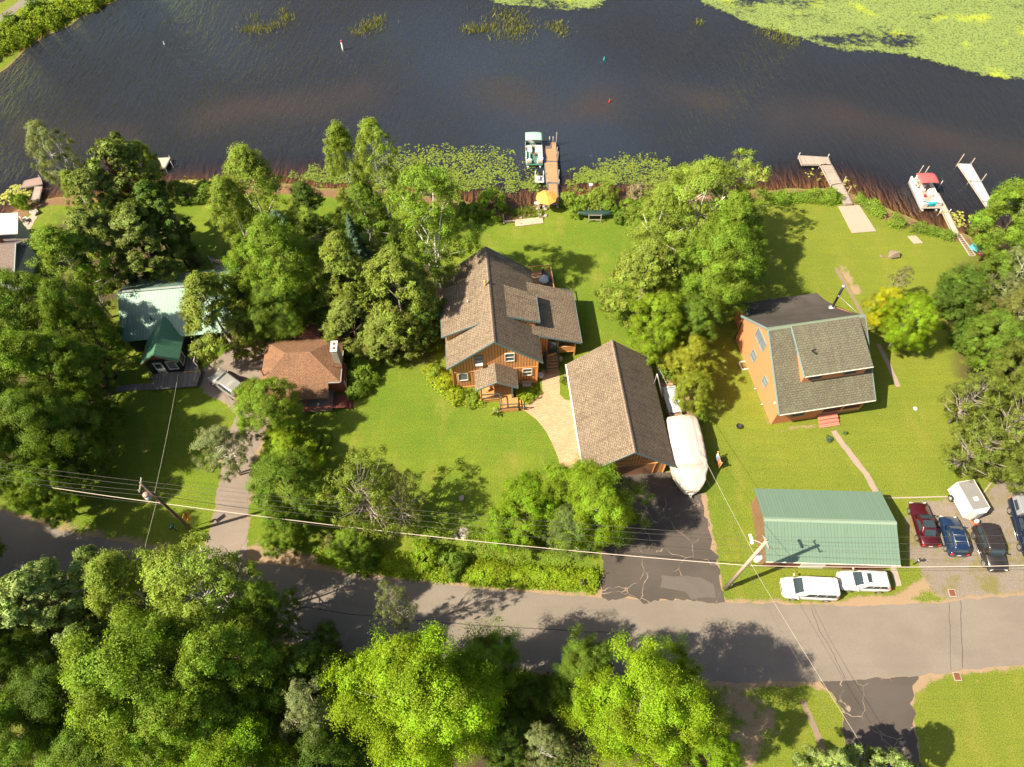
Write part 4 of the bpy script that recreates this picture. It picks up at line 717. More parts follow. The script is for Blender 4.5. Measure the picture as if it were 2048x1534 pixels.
for a, b in (((-hw, -hl-.03, ze-.1), (0, -hl-.03, zr-.1)), ((0, -hl-.03, zr-.1), (hw, -hl-.03, ze-.1)), ((-hw, hl+.03, ze-.1), (0, hl+.03, zr-.1)), ((0, hl+.03, zr-.1), (hw, hl+.03, ze-.1)), ((-5.3, -3.15, 5.45), (-1.45, -3.15, 7.26)), ((1.6, -2.25, 7.1), (5.05, -2.25, 5.7)), ((4.9, -3.23, 4.62), (9.6, -3.23, 2.8)), ((-hw-.03, -hl, ze-.12), (-hw-.03, -3.2, ze-.12)), ((-5.33, -3.1, 5.45), (-5.33, 3.2, 5.45)), ((9.62, -3.2, 2.82), (9.58, 4, 2.87)), ((5.07, -2.2, 5.7), (5.07, 1.5, 5.7))): fa = MB(); beam(fa, a, b, .05, .22); fa.build('fascia', TEAL, ro)
g = MB(); g.tube((-.42, 1.15, 7.6), (-.42, 1.15, 8.95), .11); g.lathe((-.42, 1.15, 8.95), [(.15, 0), (.17, .06), (.02, .16)]); g.build('chimney_pipe', WOODO, ro)
for x_, y_ in ((-4.3, .2), (-2.35, .1)): MB().tube((x_, y_, 5.9+(x_+4.3)*.47), (x_, y_, 6.45+(x_+4.3)*.47), .06).build('vent_pipe', CREAM, ro)
window(t, (1.54, -wy, 5.12), .95, 1.35, -math.pi/2, PANE, CREAM); window(t, (3.42, -wy, 2.15), .95, 1.25, -math.pi/2, PANE, CREAM); window(t, (-3.42, -wy, 2.1), 1.0, 1.3, -math.pi/2, GREYPANE, CREAM, 0); window(t, (-1.63, -wy, 5.15), .9, 1.2, -math.pi/2, PANE, TEAL)
g = MB(); g.slab([(-1.25, -wy-.3, 4.4), (-2.0, -wy-.3, 4.4), (-2.0, -wy-.02, 4.6), (-1.25, -wy-.02, 4.6)], .12); g.build('window_box', CREAM, t)
g = MB(); beam(g, (-wx, -wy-.03, 3.0), (wx, -wy-.03, 3.0), .05, .14); beam(g, (-wx, -wy-.04, .12), (wx, -wy-.04, .12), .06, .2)
for s_ in (-1, 1): beam(g, (s_*wx, -wy-.02, 0), (s_*wx, -wy-.02, zw), .12, .12)
g.build('wall_trim', WOODO, t)
# front porch
py0, py1 = -wy, -wy-2.35
g = MB(); g.slab([(-2.2, py1, 2.9), (0, py1, 4.2), (0, py0, 4.3), (-2.2, py0, 2.95)], .11); g.slab([(0, py1, 4.2), (2.2, py1, 2.85), (2.2, py0, 2.9), (0, py0, 4.3)], .11); pr = g.build('porch_roof', ROOFB, t)
g = MB(); beam(g, (-2.2, py1-.03, 2.82), (0, py1-.03, 4.12), .05, .17); beam(g, (0, py1-.03, 4.12), (2.2, py1-.03, 2.77), .05, .17); beam(g, (2.22, py1, 2.77), (2.22, py0, 2.8), .05, .14); g.build('fascia', TEAL, pr)
g = MB(); [post(g, x_, py1+.25, 0, 3.05, .13) for x_ in (-1.62, 1.62)]; g.build('porch_post', TEAL, t)
g = MB(); g.slab([(-1.75, py1+.2, .62), (1.75, py1+.2, .62), (1.75, py0, .62), (-1.75, py0, .62)], .1); g.slab([(.25, -9.45, .6), (2.2, -9.45, .6), (2.2, py1+.2, .6), (.25, py1+.2, .6)], .1)
for i in range(3): g.slab([(2.2+i*.28, -9.4, .42-i*.18), (2.5+i*.28, -9.4, .42-i*.18), (2.5+i*.28, -8.3, .42-i*.18), (2.2+i*.28, -8.3, .42-i*.18)], .06)
g.build('porch_deck', DECKO, t); g = MB(); g.box((0, -8.02, .3), (3.45, .06, .5)); g.box((1.2, -9.42, .3), (1.95, .06, .5)); g.build('porch_skirt', WOODO, t)
railing(t, [(-1.65, py1+.25), (.25, py1+.25)], .62, .9); railing(t, [(.28, py1+.2), (.28, -9.42), (2.15, -9.42), (2.8, -9.42, .25)], .6, .9)
g = MB(); g.box((.75, -wy-.04, 1.65), (.95, .07, 2.05)); g.build('front_door', DARKT, t)
# side entry
g = MB(); g.box((6.55, -2.82, 2.0), (.95, .07, 2.1)); d_ = g.build('side_door', DARKT, t); MB().box((6.55, -2.87, 2.3), (.6, .02, 1.0)).build('pane', PANE, d_)
g = MB(); g.slab([(5.75, -3.9, .85), (7.05, -3.9, .85), (7.05, -2.8, .85), (5.75, -2.8, .85)], .08)
for i in range(4): g.slab([(5.78, -4.22-i*.3, .67-i*.19), (7.02, -4.22-i*.3, .67-i*.19), (7.02, -3.93-i*.3, .67-i*.19), (5.78, -3.93-i*.3, .67-i*.19)], .06)
g.build('side_steps', DECKW, t); railing(t, [(5.68, -2.9, .85), (5.68, -4.9, .1)], 0, .9); railing(t, [(7.12, -2.9, .85), (7.12, -4.3, .2)], 0, .9)
g = MB(); g.slab([(4.3, 3.9, .9), (7.7, 3.9, .9), (7.7, 9.15, .9), (4.3, 9.15, .9)], .15); g.build('back_deck', DECKW, t); railing(t, [(5.0, 9.1), (7.66, 9.1), (7.66, 5.0)], .9, .95, WOODO, bal=.2)
railing(t, [(8.5, 6.1, .0), (9.6, 6.1, .0), (9.6, 4.6, 0)], 0, .95, DARKT)
# ===== brown garage
t = thing('garage', 'brown roofed garage with orange siding behind the white wrapped boat', 'garage', (10.77, 36.39, 0), .09)
hw, hl, ze, zr = 4.45, 6.41, 2.79, 6.6; wx, wyn, wyf = 4.0, 5.6, 5.9; sl = (zr-ze)/hw; zw = zr-sl*wx-.12; m = MB()
m.poly(*gable_wall(-wx, wx, -wyn, -.1, zw, zr-.12)); m.poly(*reversed(gable_wall(-wx, wx, wyf, -.1, zw, zr-.12))); m.poly((-wx, wyf, -.1), (-wx, -wyn, -.1), (-wx, -wyn, zw), (-wx, wyf, zw)); m.poly((wx, -wyn, -.1), (wx, wyf, -.1), (wx, wyf, zw), (wx, -wyn, zw)); m.build('wall', SIDING, t)
m = MB(); m.slab([(-hw, -hl, ze), (0, -hl, zr), (0, hl, zr), (-hw, hl, ze)], .13); m.slab([(0, -hl, zr), (hw, -hl, ze), (hw, hl, ze), (0, hl, zr)], .13); ro = m.build('roof', ROOFB, t)
rc = MB(); rc.slab([(-.17, -hl-.02, zr-.09), (0, -hl-.02, zr+.05), (0, hl+.02, zr+.05), (-.17, hl+.02, zr-.09)], .05); rc.slab([(0, -hl-.02, zr+.05), (.17, -hl-.02, zr-.09), (.17, hl+.02, zr-.09), (0, hl+.02, zr+.05)], .05); rc.build('ridge_cap', bpy.data.materials['ridge_shingles'], ro)
fa = MB(); beam(fa, (-hw, -hl-.03, ze-.1), (0, -hl-.03, zr-.1), .05, .2); beam(fa, (0, -hl-.03, zr-.1), (hw, -hl-.03, ze-.1), .05, .2); fa.build('fascia', TEAL, ro)
fa = MB(); beam(fa, (-hw-.07, -hl, ze-.06), (-hw-.07, hl, ze-.06), .13, .13); fa.build('gutter', WHITE, ro)
m = MB(); m.box((-.4, -wyn-.03, 1.1), (6.2, .06, 2.15)); m.build('garage_door', striped('brown_garage_door', (.27, .13, .075), (.13, .06, .03), .55, .05, axis=1), t)
m = MB(); beam(m, (-3.6, -wyn-.05, 2.3), (3.0, -wyn-.05, 2.3), .08, .18); [beam(m, (x_, -wyn-.05, 0), (x_, -wyn-.05, 2.3), .08, .14) for x_ in (-3.55, 2.8, 3.9)]; beam(m, (-3.6, -wyn-.04, 3.1), (3.2, -wyn-.04, 3.1), .06, .12); m.build('wall_trim', WOODO, t)
m = MB(); m.lathe((3.3, -wyn-.12, 2.75), [(.02, 0), (.1, .05), (.1, .12), (.02, .18)], 10); m.build('wall_lamp', WHITE, t)
m = MB(); m.tube((4.25, 3.0, 2.5), (4.25, 3.0, 4.9), .05); m.tube((4.25, 3.0, 4.9), (4.9, 1.7, 2.6), .035); m.build('service_mast', STEEL, t)
# ===== orange house
t = thing('dormer_house', 'terracotta orange house with mossy grey roof and wide dormer on the right lawn', 'house', (30.82, 43.99, 0), .17)
hw, hl, ze, zr, yb, zb = 7.24, 5.14, 3.08, 8.0, 4.84, 4.08; x0, x1, y0, y1 = -4.84, 4.84, -6.64, 4.6; sf_ = (zr-ze)/hw; sb = (zr-zb)/yb
zF = zr+sf_*y0-.12; zB = zr-sb*y1-.12; m = MB()
for x_, rev in ((x0, 1), (x1, 0)):
    p = [(x_, y0, -.05), (x_, y1, -.05), (x_, y1, zB), (x_, 0, zr-.12), (x_, y0, zF)]; m.poly(*(reversed(p) if rev else p))
m.poly((x0, y0, -.05), (.2, y0, -.05), (.2, y0, zF), (x0, y0, zF)); m.poly((x1, y1, -.05), (x0, y1, -.05), (x0, y1, zB), (x1, y1, zB)); m.poly((.2, y0, -.05), (.2, -4.4, -.05), (.2, -4.4, 4.8), (.2, y0, zF)); m.poly((.2, -4.4, -.05), (x1, -4.4, -.05), (x1, -4.4, 4.8), (.2, -4.4, 4.8))
m.box((.3, 6.0, 1.3), (8.6, 2.9, 2.6))
m.build('wall', STUCCO, t)
m = MB(); m.poly((-2.5, -4.82, 4.6), (4.2, -4.82, 4.6), (4.2, -4.82, 6.22), (-2.5, -4.82, 6.22)); m.poly((-2.5, -.1, 7.8), (-2.5, -4.82, 4.6), (-2.5, -4.82, 6.22)); m.poly((4.2, -4.82, 4.6), (4.2, -.1, 7.8), (4.2, -4.82, 6.22)); dw = m.build('dormer_wall', STUCCO, t)
for x_ in (-1.2, 2.5): window(dw, (x_, -4.82, 5.5), 1.3, .75, -math.pi/2, GLASS, TEAL, 0)
m = MB(); m.slab([(-hl, -hw, ze), (hl, -hw, ze), (hl, 0, zr), (-hl, 0, zr)], .13); ro = m.build('roof', ROOFG, t)
m = MB(); m.slab([(-2.75, -5.12, 6.3), (4.45, -5.12, 6.3), (4.45, 0, zr+.05), (-2.75, 0, zr+.05)], .12); m.build('dormer_roof', ROOFG, ro)
m = MB(); ys_ = [0, 1.2, 2.4, 3.6, 4.84]; prof = [zr, zr-1.05, zr-2.05, zr-3.05, zb]
n_ = 10; v = []; 
for i, (yy, z_) in enumerate(zip(ys_, prof)):
    for k in range(n_+1): v.append((-hl+2*hl*k/n_, yy, z_+.10*math.sin(k*1.1)*math.sin(i*.8)))
fs = [(i*(n_+1)+k, i*(n_+1)+k+1, (i+1)*(n_+1)+k+1, (i+1)*(n_+1)+k) for i in range(4) for k in range(n_)]; m.add(v, fs)
v2 = [(-4.3+9.35*k/n_, yy, z_+.06*math.sin(k*1.3)) for yy, z_ in ((4.84, zb), (6.1, 3.35), (7.4, 2.8)) for k in range(n_+1)]; m.add(v2, [(i*(n_+1)+k, i*(n_+1)+k+1, (i+1)*(n_+1)+k+1, (i+1)*(n_+1)+k) for i in range(2) for k in range(n_)])
br = m.build('back_roof', ROOFD, ro); sd2 = br.modifiers.new('thickness', 'SOLIDIFY'); sd2.thickness = .12; sd2.offset = -1
for a, b, w_ in (((-hl-.04, 0, zr-.08), (-hl-.04, -hw, ze-.08), .26), ((-hl-.04, 0, zr-.08), (-hl-.04, yb, zb-.08), .26), ((hl+.04, 0, zr-.08), (hl+.04, -hw, ze-.08), .2), ((-2.79, -.1, zr-.04), (-2.79, -5.12, 6.22), .2), ((-4.35, 4.9, zb-.1), (-4.35, 7.4, 2.72), .24)): m = MB(); beam(m, a, b, .06, w_); m.build('fascia', TEALL, ro)
m = MB(); beam(m, (-hl, -hw-.04, ze-.04), (hl, -hw-.04, ze-.04), .07, .09); beam(m, (-2.75, -5.16, 6.24), (4.45, -5.16, 6.24), .07, .09); m.build('gutter', CREAM, ro)
m = MB(); m.slab([(-hl, -.22, zr-.07), (hl, -.22, zr-.07), (hl, 0, zr+.09), (-hl, 0, zr+.09)], .03); m.slab([(-hl, 0, zr+.09), (hl, 0, zr+.09), (hl, .22, zr-.06), (-hl, .22, zr-.06)], .03); m.build('ridge_cap', plain('moss_green_ridge', (.16, .20, .14), .8), ro)
m = MB(); m.tube((4.35, 3.55, 4.9), (4.24, 3.6, 8.5), .13, n=10); m.build('chimney_pipe', plain('dark_steel_pipe', (.05, .05, .055), .35, .7), ro)
m = MB(); m.lathe((4.24, 3.6, 8.45), [(.14, 0), (.2, .05), (.2, .12), (.05, .2)]); m.build('pipe_cap', STEEL, ro); m = MB(); m.tube((4.3, 3.57, 6.9), (4.3, 3.57, 7.15), .15); m.build('pipe_band', STEEL, ro); m = MB(); m.lathe((4.35, 3.55, 4.98), [(.42, 0), (.3, .1), (.14, .25)]); m.build('flashing', STEEL, ro); m = MB(); m.tube((4.27, 3.6, 7.0), (5.1, 1.0, 7.2), .025); m.build('pipe_brace', STEEL, ro)
m = MB(); m.box((-1.25, -3.0, 7.18), (.12, .5, .2), .6); m.box((-1.2, -2.75, 7.2), (.5, .1, .16), .3); m.build('roof_vent', BLACK, ro)
for c, w_, h_ in (((x0, .65, 5.2), 2.2, 1.35), ((x0, .53, 2.45), .95, 1.25), ((x0, -2.85, 2.48), .85, 1.15)): window(t, c, w_, h_, math.pi, GREYPANE, TEALL, 1 if w_ < 2 else 0)
m = MB(); beam(m, (x0-.05, .65, 4.55), (x0-.05, .65, 5.85), .06, .07, (1, 0, 0)); m.build('window_mullion', TEALL, t)
window(t, (-2.4, y0, 1.7), 1.3, 1.1, -math.pi/2, GLASS, TEAL, 0)
m = MB(); m.box((2.55, -5.4, .25), (4.6, 2.4, .5)); m.build('porch_floor', DECKW, t); m = MB(); [post(m, x_, -6.6, .4, 3.1, .13) for x_ in (.35, 2.6, 4.75)]; beam(m, (.3, -6.6, .65), (4.8, -6.6, .65), .06, .3); m.build('porch_post', WOODO, t)
m = MB()
for i in range(4): m.slab([(.1-.02*i, -6.9-i*.36, .66-i*.17), (2.2, -6.9-i*.36, .66-i*.17), (2.2, -6.52-i*.36, .66-i*.17), (.1-.02*i, -6.52-i*.36, .66-i*.17)], .16)
m.build('steps', REDS, t)
m = MB(); [m.tube((x0-.05, yy, .3), (x0-.3, yy, .3), .06) for yy in (-2.3, -4.3)]; m.tube((x0-.06, -5.6, 2.5), (x0-.06, -5.6, 2.75), .12); m.build('wall_fittings', WHITE, t)
m = MB(); m.tube((x1-.0, 4.6, 0), (x1, 4.6, 4.0), .05); m.tube((x0-.05, y1, 0), (x0-.05, y1, 3.9), .06); m.build('downspout', plain('dark_brown_metal', (.05, .02, .015), .5), t)
c1 = O_ = None
w1 = thing('cellar_frame', 'white pipe frame and small timber box on the grass beside the orange wall', 'frame', W(1489, 732), .17); m = MB()
for a, b in (((-.5, -.5), (.5, -.5)), ((.5, -.5), (.5, .5)), ((.5, .5), (-.5, .5)), ((-.5, .5), (-.5, -.5))): beam(m, (*a, .1), (*b, .1), .1, .2)
m.build('timber_edge', CREAM, w1); m = MB(); m.tube((.5, .6, 0), (.5, .6, .6), .05); m.tube((.5, .6, .45), (.62, -.6, .45), .05); m.tube((.62, -.6, 0), (.62, -.6, .5), .05); m.build('pipe', WHITE, w1)
# ===== long green garage
t = thing('long_garage', 'long low garage with pale green metal roof beside the parked cars', 'garage', (28.97, 24.42, 0), -.03)
w2, l2, ze, zr = 3.58, 6.02, 2.6, 3.83; sl = (zr-ze)/w2; m = MB(); yw = 3.15; xw = 5.65; zw = zr-sl*yw-.1
m.poly((-xw, -yw, -.05), (xw, -yw, -.05), (xw, -yw, zw), (-xw, -yw, zw)); m.poly((xw, yw, -.05), (-xw, yw, -.05), (-xw, yw, zw), (xw, yw, zw))
for x_, rev in ((-xw, 1), (xw, 0)):
    p = [(x_, -yw, -.05), (x_, yw, -.05), (x_, yw, zw), (x_, 0, zr-.1), (x_, -yw, zw)]; m.poly(*(reversed(p) if rev else p))
m.build('wall', striped('brown_wall_boards', (.22, .12, .075), (.1, .05, .03), .4, .06), t)
m = MB(); m.slab([(-l2, -w2, ze), (l2, -w2, ze), (l2, 0, zr), (-l2, 0, zr)], .06); m.slab([(-l2, 0, zr), (l2, 0, zr), (l2, w2, ze), (-l2, w2, ze)], .06); ro = m.build('roof', METG, t)
m = MB(); m.slab([(-l2, -.2, zr-.05), (l2, -.2, zr-.05), (l2, 0, zr+.04), (-l2, 0, zr+.04)], .02); m.slab([(-l2, 0, zr+.04), (l2, 0, zr+.04), (l2, .2, zr-.05), (-l2, .2, zr-.05)], .02); m.build('ridge_cap', plain('green_ridge_metal', (.20, .27, .20), .5), ro)
[MB().box((x_, -yw-.03, 1.15), (2.3, .05, 2.2)).build('garage_door', REDW, t) for x_ in (-3.9, 2.9)]; m = MB(); m.box((-1.1, -yw-.03, 1.15), (2.2, .05, 2.2)); m.build('white_door', WHITE, t); m = MB(); beam(m, (-l2, -w2-.03, ze-.05), (l2, -w2-.03, ze-.05), .05, .12); m.build('fascia', CREAM, ro)
# ===== rust hip roofed house
t = thing('hip_roof_house', 'small house with rust brown hip roof and stone chimney near the driveway', 'house', (-22.25, 42.74, 0), .06)
w3, l3, ze, zr = 2.85, 4.16, 2.82, 4.47; m = MB(); m.box((0, .1, 1.4), (7.5, 4.9, 2.8)); m.box((.2, 4.0, 1.15), (2.2, 1.8, 2.3)); m.box((3.95, -1.2, 1.1), (.9, 2.4, 2.0)); m.build('wall', RUSTW, t)
A, B_ = (-1.41, 0, zr), (1.14, 0, zr); m = MB()
m.slab([(-l3, -w3, ze), (2.95, -w3, ze), (2.95, -w3, ze), (2.95, -1.86, ze+.57), B_, A], .1); m.slab([(2.95, -1.86, ze+.57), (2.95, -w3, ze), (l3, -w3, ze), B_], .1); m.slab([(l3, w3, ze), (-l3, w3, ze), A, B_], .1); m.slab([(-l3, w3, ze), (-l3, -w3, ze), A], .1); m.slab([(l3, -w3, ze), (l3, w3, ze), B_], .1)
m.slab([(-l3, -4.3, 2.0), (2.92, -4.3, 2.0), (2.92, -w3, ze+.02), (-l3, -w3, ze+.02)], .1)
ro = m.build('roof', ROOFR, t)
hx = [(-1.1, 3.1), (-1.1, 4.4), (-.35, 5.2), (.8, 5.2), (1.5, 4.4), (1.5, 3.1)]; m = MB(); ap = (.25, 3.7, 3.45)
for a, b in zip(hx, hx[1:]+hx[:1]): m.slab([(*a, 2.55), (*b, 2.55), ap][::-1], .08)
m.build('turret_roof', shingle('dark_rust_shingles', (.20, .08, .045), (.13, .05, .03), (.06, .03, .02), bw=.3, rh=.16), ro)
m = MB(); m.box((3.92, -.33, 4.3), (.62, 1.28, 2.6)); ch = m.build('chimney', STONE, ro); m = MB(); m.box((3.92, -.33, 5.64), (.7, 1.36, .1)); m.build('chimney_cap', WHITE, ch); m = MB(); m.box((3.92, -.05, 5.72), (.22, .28, .1)); m.box((3.92, -.62, 5.72), (.22, .28, .1)); m.build('flue', RUSTM, ch)
m = MB(); m.slab([(3.45, -1.3, 3.55), (4.3, -1.3, 3.15), (4.3, -.9, 3.3), (3.45, -.9, 3.8)], .15); m.build('cricket', ROOFR, ro)
m = MB(); beam(m, (l3+.05, -w3, ze-.06), (l3+.05, w3*.4, ze-.06), .1, .1); beam(m, (2.95, -w3-.05, ze-.06), (l3, -w3-.05, ze-.06), .1, .1); m.build('gutter', STEEL, ro)
m = MB(); m.slab([(-2.6, -4.85, .5), (3.0, -4.85, .5), (3.0, -2.3, .5), (-2.6, -2.3, .5)], .15); m.build('porch_floor', plain('grey_porch_boards', (.22, .19, .17), .85), t); m = MB(); m.slab([(3.0, -4.6, .5), (4.55, -4.6, .5), (4.55, -3.0, .5), (3.0, -3.0, .5)], .12)
for i in range(3): m.slab([(4.55+i*.1, -4.6, .3-i*.1), (4.9+i*.1, -4.6, .3-i*.1), (4.9+i*.1, -3.2, .3-i*.1), (4.55+i*.1, -3.2, .3-i*.1)], .06)
m.build('red_landing', REDW, t); railing(t, [(-2.6, -4.85), (0.2, -4.85), (3.0, -4.85)], .45, .75, plain('red_rail', (.36, .05, .025), .6), bal=.25); m = MB(); [post(m, x_, -4.1, .4, 2.0, .1) for x_ in (-2.4, .4, 2.8)]; m.build('porch_post', RUSTW, t)
m = MB(); m.box((4.42, -1.2, 1.15), (.06, 2.3, .12)); m.box((4.42, -2.35, 1.1), (.1, .1, 2.1)); m.build('bay_trim', CREAM, t)
m = MB(); m.tube((-3.75, -1.8, 3.0), (-3.75, -1.8, 3.9), .06); m.lathe((-3.75, -1.8, 3.9), [(.09, 0), (.1, .08), (.02, .14)]); m.build('stove_pipe', RUSTM, ro)
# ===== green roofed cottage
t = thing('metal_roof_cottage', 'black cottage with aged green metal roof half hidden by a large olive tree', 'house', (-37.0, 50.81, 0), .12)
w4, l4, ze, zr = 4.71, 6.0, 2.59, 5.35; sl = (zr-ze)/w4; yw, xw = 4.3, 5.6; zw = zr-sl*yw-.1; m = MB()
m.poly((-xw, -yw, -.05), (xw, -yw, -.05), (xw, -yw, zw), (-xw, -yw, zw)); m.poly((xw, yw, -.05), (-xw, yw, -.05), (-xw, yw, zw), (xw, yw, zw))
for x_, rev in ((-xw, 1), (xw, 0)):
    p = [(x_, -yw, -.05), (x_, yw, -.05), (x_, yw, zw), (x_, 0, zr-.1), (x_, -yw, zw)]; m.poly(*(reversed(p) if rev else p))
m.build('wall', BLACKW, t); m = MB(); m.slab([(-l4, -w4, ze), (l4, -w4, ze), (l4, 0, zr), (-l4, 0, zr)], .07); m.slab([(-l4, 0, zr), (l4, 0, zr), (l4, w4, ze), (-l4, w4, ze)], .07); ro = m.build('roof', METG2, t)
m = MB(); m.lathe((-2.6, -2.9, 3.55), [(.06, 0), (.06, .45), (.1, .5), (.02, .55)], 10); m.build('vent_pipe', BLACK, ro); m = MB(); beam(m, (-l4, -.02, zr+.03), (l4, -.02, zr+.03), .3, .05); m.build('ridge_cap', plain('grey_ridge', (.25, .30, .27), .4), ro)
wo = thing('w_', '', '', (0, 0, 0)); bpy.data.objects.remove(wo)
def wl(x, y, z): # wing frame -> cottage frame
    a = .06; X_ = -37.64+x*math.cos(a)-y*math.sin(a); Y_ = 42.71+x*math.sin(a)+y*math.cos(a); dx, dy = X_+37.0, Y_-50.81; b = -.12; return (dx*math.cos(b)-dy*math.sin(b), dx*math.sin(b)+dy*math.cos(b), z)
W_ = lambda *ps: [wl(*p) for p in ps]
m = MB(); ww = 1.75; zq = 3.95-(3.95-2.41)/1.98*ww-.08
m.poly(*W_((-ww, .35, -.05), (ww, .35, -.05), (ww, .35, zq), (0, .35, 3.85), (-ww, .35, zq))); m.poly(*W_((ww, .35, -.05), (ww, 4.6, -.05), (ww, 4.6, zq), (ww, .35, zq))); m.poly(*W_((-ww, 4.6, -.05), (-ww, .35, -.05), (-ww, .35, zq), (-ww, 4.6, zq))); m.build('wing_wall', BLACKW, t)
m = MB(); m.slab(W_((-1.98, 0, 2.41), (0, 0, 3.95), (0, 5.2, 3.97), (-1.98, 4.2, 2.41)), .07); m.slab(W_((0, 0, 3.95), (1.98, 0, 2.41), (1.98, 4.2, 2.41), (0, 5.2, 3.97)), .07); wr = m.build('wing_roof', striped('green_wing_roof', (.07, .19, .12), (.13, .25, .18), .32, .14, rough=.35, var=.06, bump=-.02), t)
m = MB(); beam(m, wl(-1.98, -.03, 2.35), wl(0, -.03, 3.89), .05, .14); beam(m, wl(0, -.03, 3.89), wl(1.98, -.03, 2.35), .05, .14); m.build('fascia', WOODD, wr)
m = MB(); m.slab(W_((-1.5, .3, 2.75), (1.3, .3, 2.75), (0, .3, 3.7)), .03, (0, 1, 0)); m.build('gable_board', plain('brown_gable', (.22, .11, .05), .8), t)
m = MB(); q = wl(-.5, .33, 1.07); m.box(q, (.95, .09, 2.05), -.06); dr = m.build('front_door', WHITE, t); m = MB(); q = wl(-.5, .28, 1.5); m.box(q, (.62, .03, .75), -.06); m.build('pane', GLASS, dr)
fc = -math.pi/2-.06
window(t, wl(.95, .35, 1.55), .95, 1.4, fc, GREYPANE, WHITE, 0); window(t, wl(1.75, 1.3, 1.4), 1.1, 1.2, -.06, PANE, WHITE, 0); window(t, (-2.3, -yw, 1.6), 1.0, 1.1, -math.pi/2, PANE, WHITE, 0)
m = MB(); D = [(-3.1, -9.85, .4), (1.85, -9.9, .4), (2.1, -8.0, .4), (1.5, -7.3, .4), (1.6, -5.0, .4), (.3, -5.0, .4), (.2, -7.8, .4), (-3.0, -7.8, .4)]; m.slab(D, .18); dk = m.build('deck', DECKGREY, t)
railing(t, [(1.8, -9.8), (2.05, -8.0), (1.5, -7.35), (1.55, -5.4)], .4, .9, WOODG); m = MB(); beam(m, (.2, -7.95, .45), (2.0, -8.05, .45), .08, .06); m.build('yellow_strip', plain('yellow_paint', (.6, .42, .03), .6), t)
m = MB(); post(m, -3.05, -8.3, .4, 1.5, .12); m.build('deck_post', WOODG, t)
m = MB(); m.slab([(2.2, 3.5, 1.2), (4.3, 3.5, 1.2), (4.3, 6.55, 1.2), (2.2, 6.55, 1.2)], .15); m.build('back_deck', DOCKG, t); railing(t, [(2.2, 6.5), (4.25, 6.5), (4.25, 3.6)], 1.2, .9, WOODG)
# shed
t = thing('garden_shed', 'small dark shed with rust brown roof in the shade at the wood edge', 'shed', (*W(212, 772), 0), .12); m = MB(); m.box((0, 0, 1.0), (2.0, 2.6, 2.0)); m.poly((1.0, -1.3, 2), (1.0, 1.3, 2), (1.0, .75, 2.6), (1.0, 0, 2.85), (1.0, -.75, 2.6)); m.poly((-1.0, 1.3, 2), (-1.0, -1.3, 2), (-1.0, -.75, 2.6), (-1.0, 0, 2.85), (-1.0, .75, 2.6)); m.build('wall', BLACKW, t)
m = MB(); pr_ = [(-1.45, 1.95), (-.8, 2.62), (0, 2.9), (.8, 2.62), (1.45, 1.95)]
for a, b in zip(pr_[:-1], pr_[1:]): m.slab([(-1.1, a[0], a[1]), (1.1, a[0], a[1]), (1.1, b[0], b[1]), (-1.1, b[0], b[1])], .06)
m.build('roof', bpy.data.materials['dark_rust_shingles'], t)
# far left house
t = thing('lakeside_house', 'grey sided house with taupe roof and white lower roofs at the left edge', 'house', (*W(15, 540), 0), .08)
m = MB(); m.box((-6.7, -.3, 1.3), (11.5, 7, 2.6)); m.box((1.2, -1.0, 1.2), (4.2, 5.2, 2.4)); m.box((-1.2, 4.3, 1.4), (5.2, 2.6, 2.8)); m.build('wall', plain('pale_grey_siding', (.40, .44, .46), .7), t)
m = MB(); m.slab([(-13, -4.3, 2.9), (-.9, -4.3, 2.9), (-.9, -.0, 5.4), (-13, 0, 5.4)], .14); m.slab([(-13, 0, 5.4), (-.9, 0, 5.4), (-.9, 4.2, 2.9), (-13, 4.2, 2.9)], .14); m.slab([(-.9, -4.0, 2.6), (3.4, -3.7, 2.6), (3.6, -.2, 4.4), (-.9, -.2, 4.6)], .14); m.slab([(-.9, -.2, 4.6), (3.6, -.2, 4.4), (3.6, 2.2, 2.8), (-.9, 2.4, 2.9)], .14); ro = m.build('roof', ROOFX, t)
m = MB(); beam(m, (-.88, -4.3, 2.95), (-.88, 0, 5.45), .1, .2); beam(m, (3.42, -3.7, 2.65), (3.62, -.2, 4.45), .1, .2); beam(m, (-.88, 0, 5.45), (-.88, 4.2, 2.95), .1, .2); m.build('fascia', TEALL, ro)
m = MB(); m.slab([(-3.9, 5.9, 3.6), (-4.2, 2.8, 3.2), (2.2, 2.8, 3.2), (1.6, 5.9, 3.6)][::-1], .16); m.build('sunroom_roof', plain('white_membrane', (.68, .63, .60), .6), t)
m = MB(); m.slab([(-.9, -5.6, 2.1), (3.0, -5.5, 2.1), (3.2, -4.0, 2.5), (-.9, -4.2, 2.5)], .1); m.slab([(-8, -6.8, 2.0), (-.6, -6.7, 2.0), (-.9, -4.3, 2.6), (-8, -4.3, 2.6)], .1); m.build('porch_roof', plain('white_metal', (.62, .65, .68), .35), t); m = MB(); [post(m, x_, -6.5, 0, 2.1, .13) for x_ in (-6, -3.4, -.9)]; m.build('porch_post', WHITE, t)
m = MB(); m.box((1.15, .7, 4.4), (.7, .7, 1.6)); m.build('chimney', plain('orange_brick', (.36, .15, .08), .85), ro); m = MB(); [m.box((x_, 1.4, 4.75-abs(0)), (.35, .3, .15)) for x_ in (-3.2, -1.6)]; m.build('roof_vent', WHITE, ro)
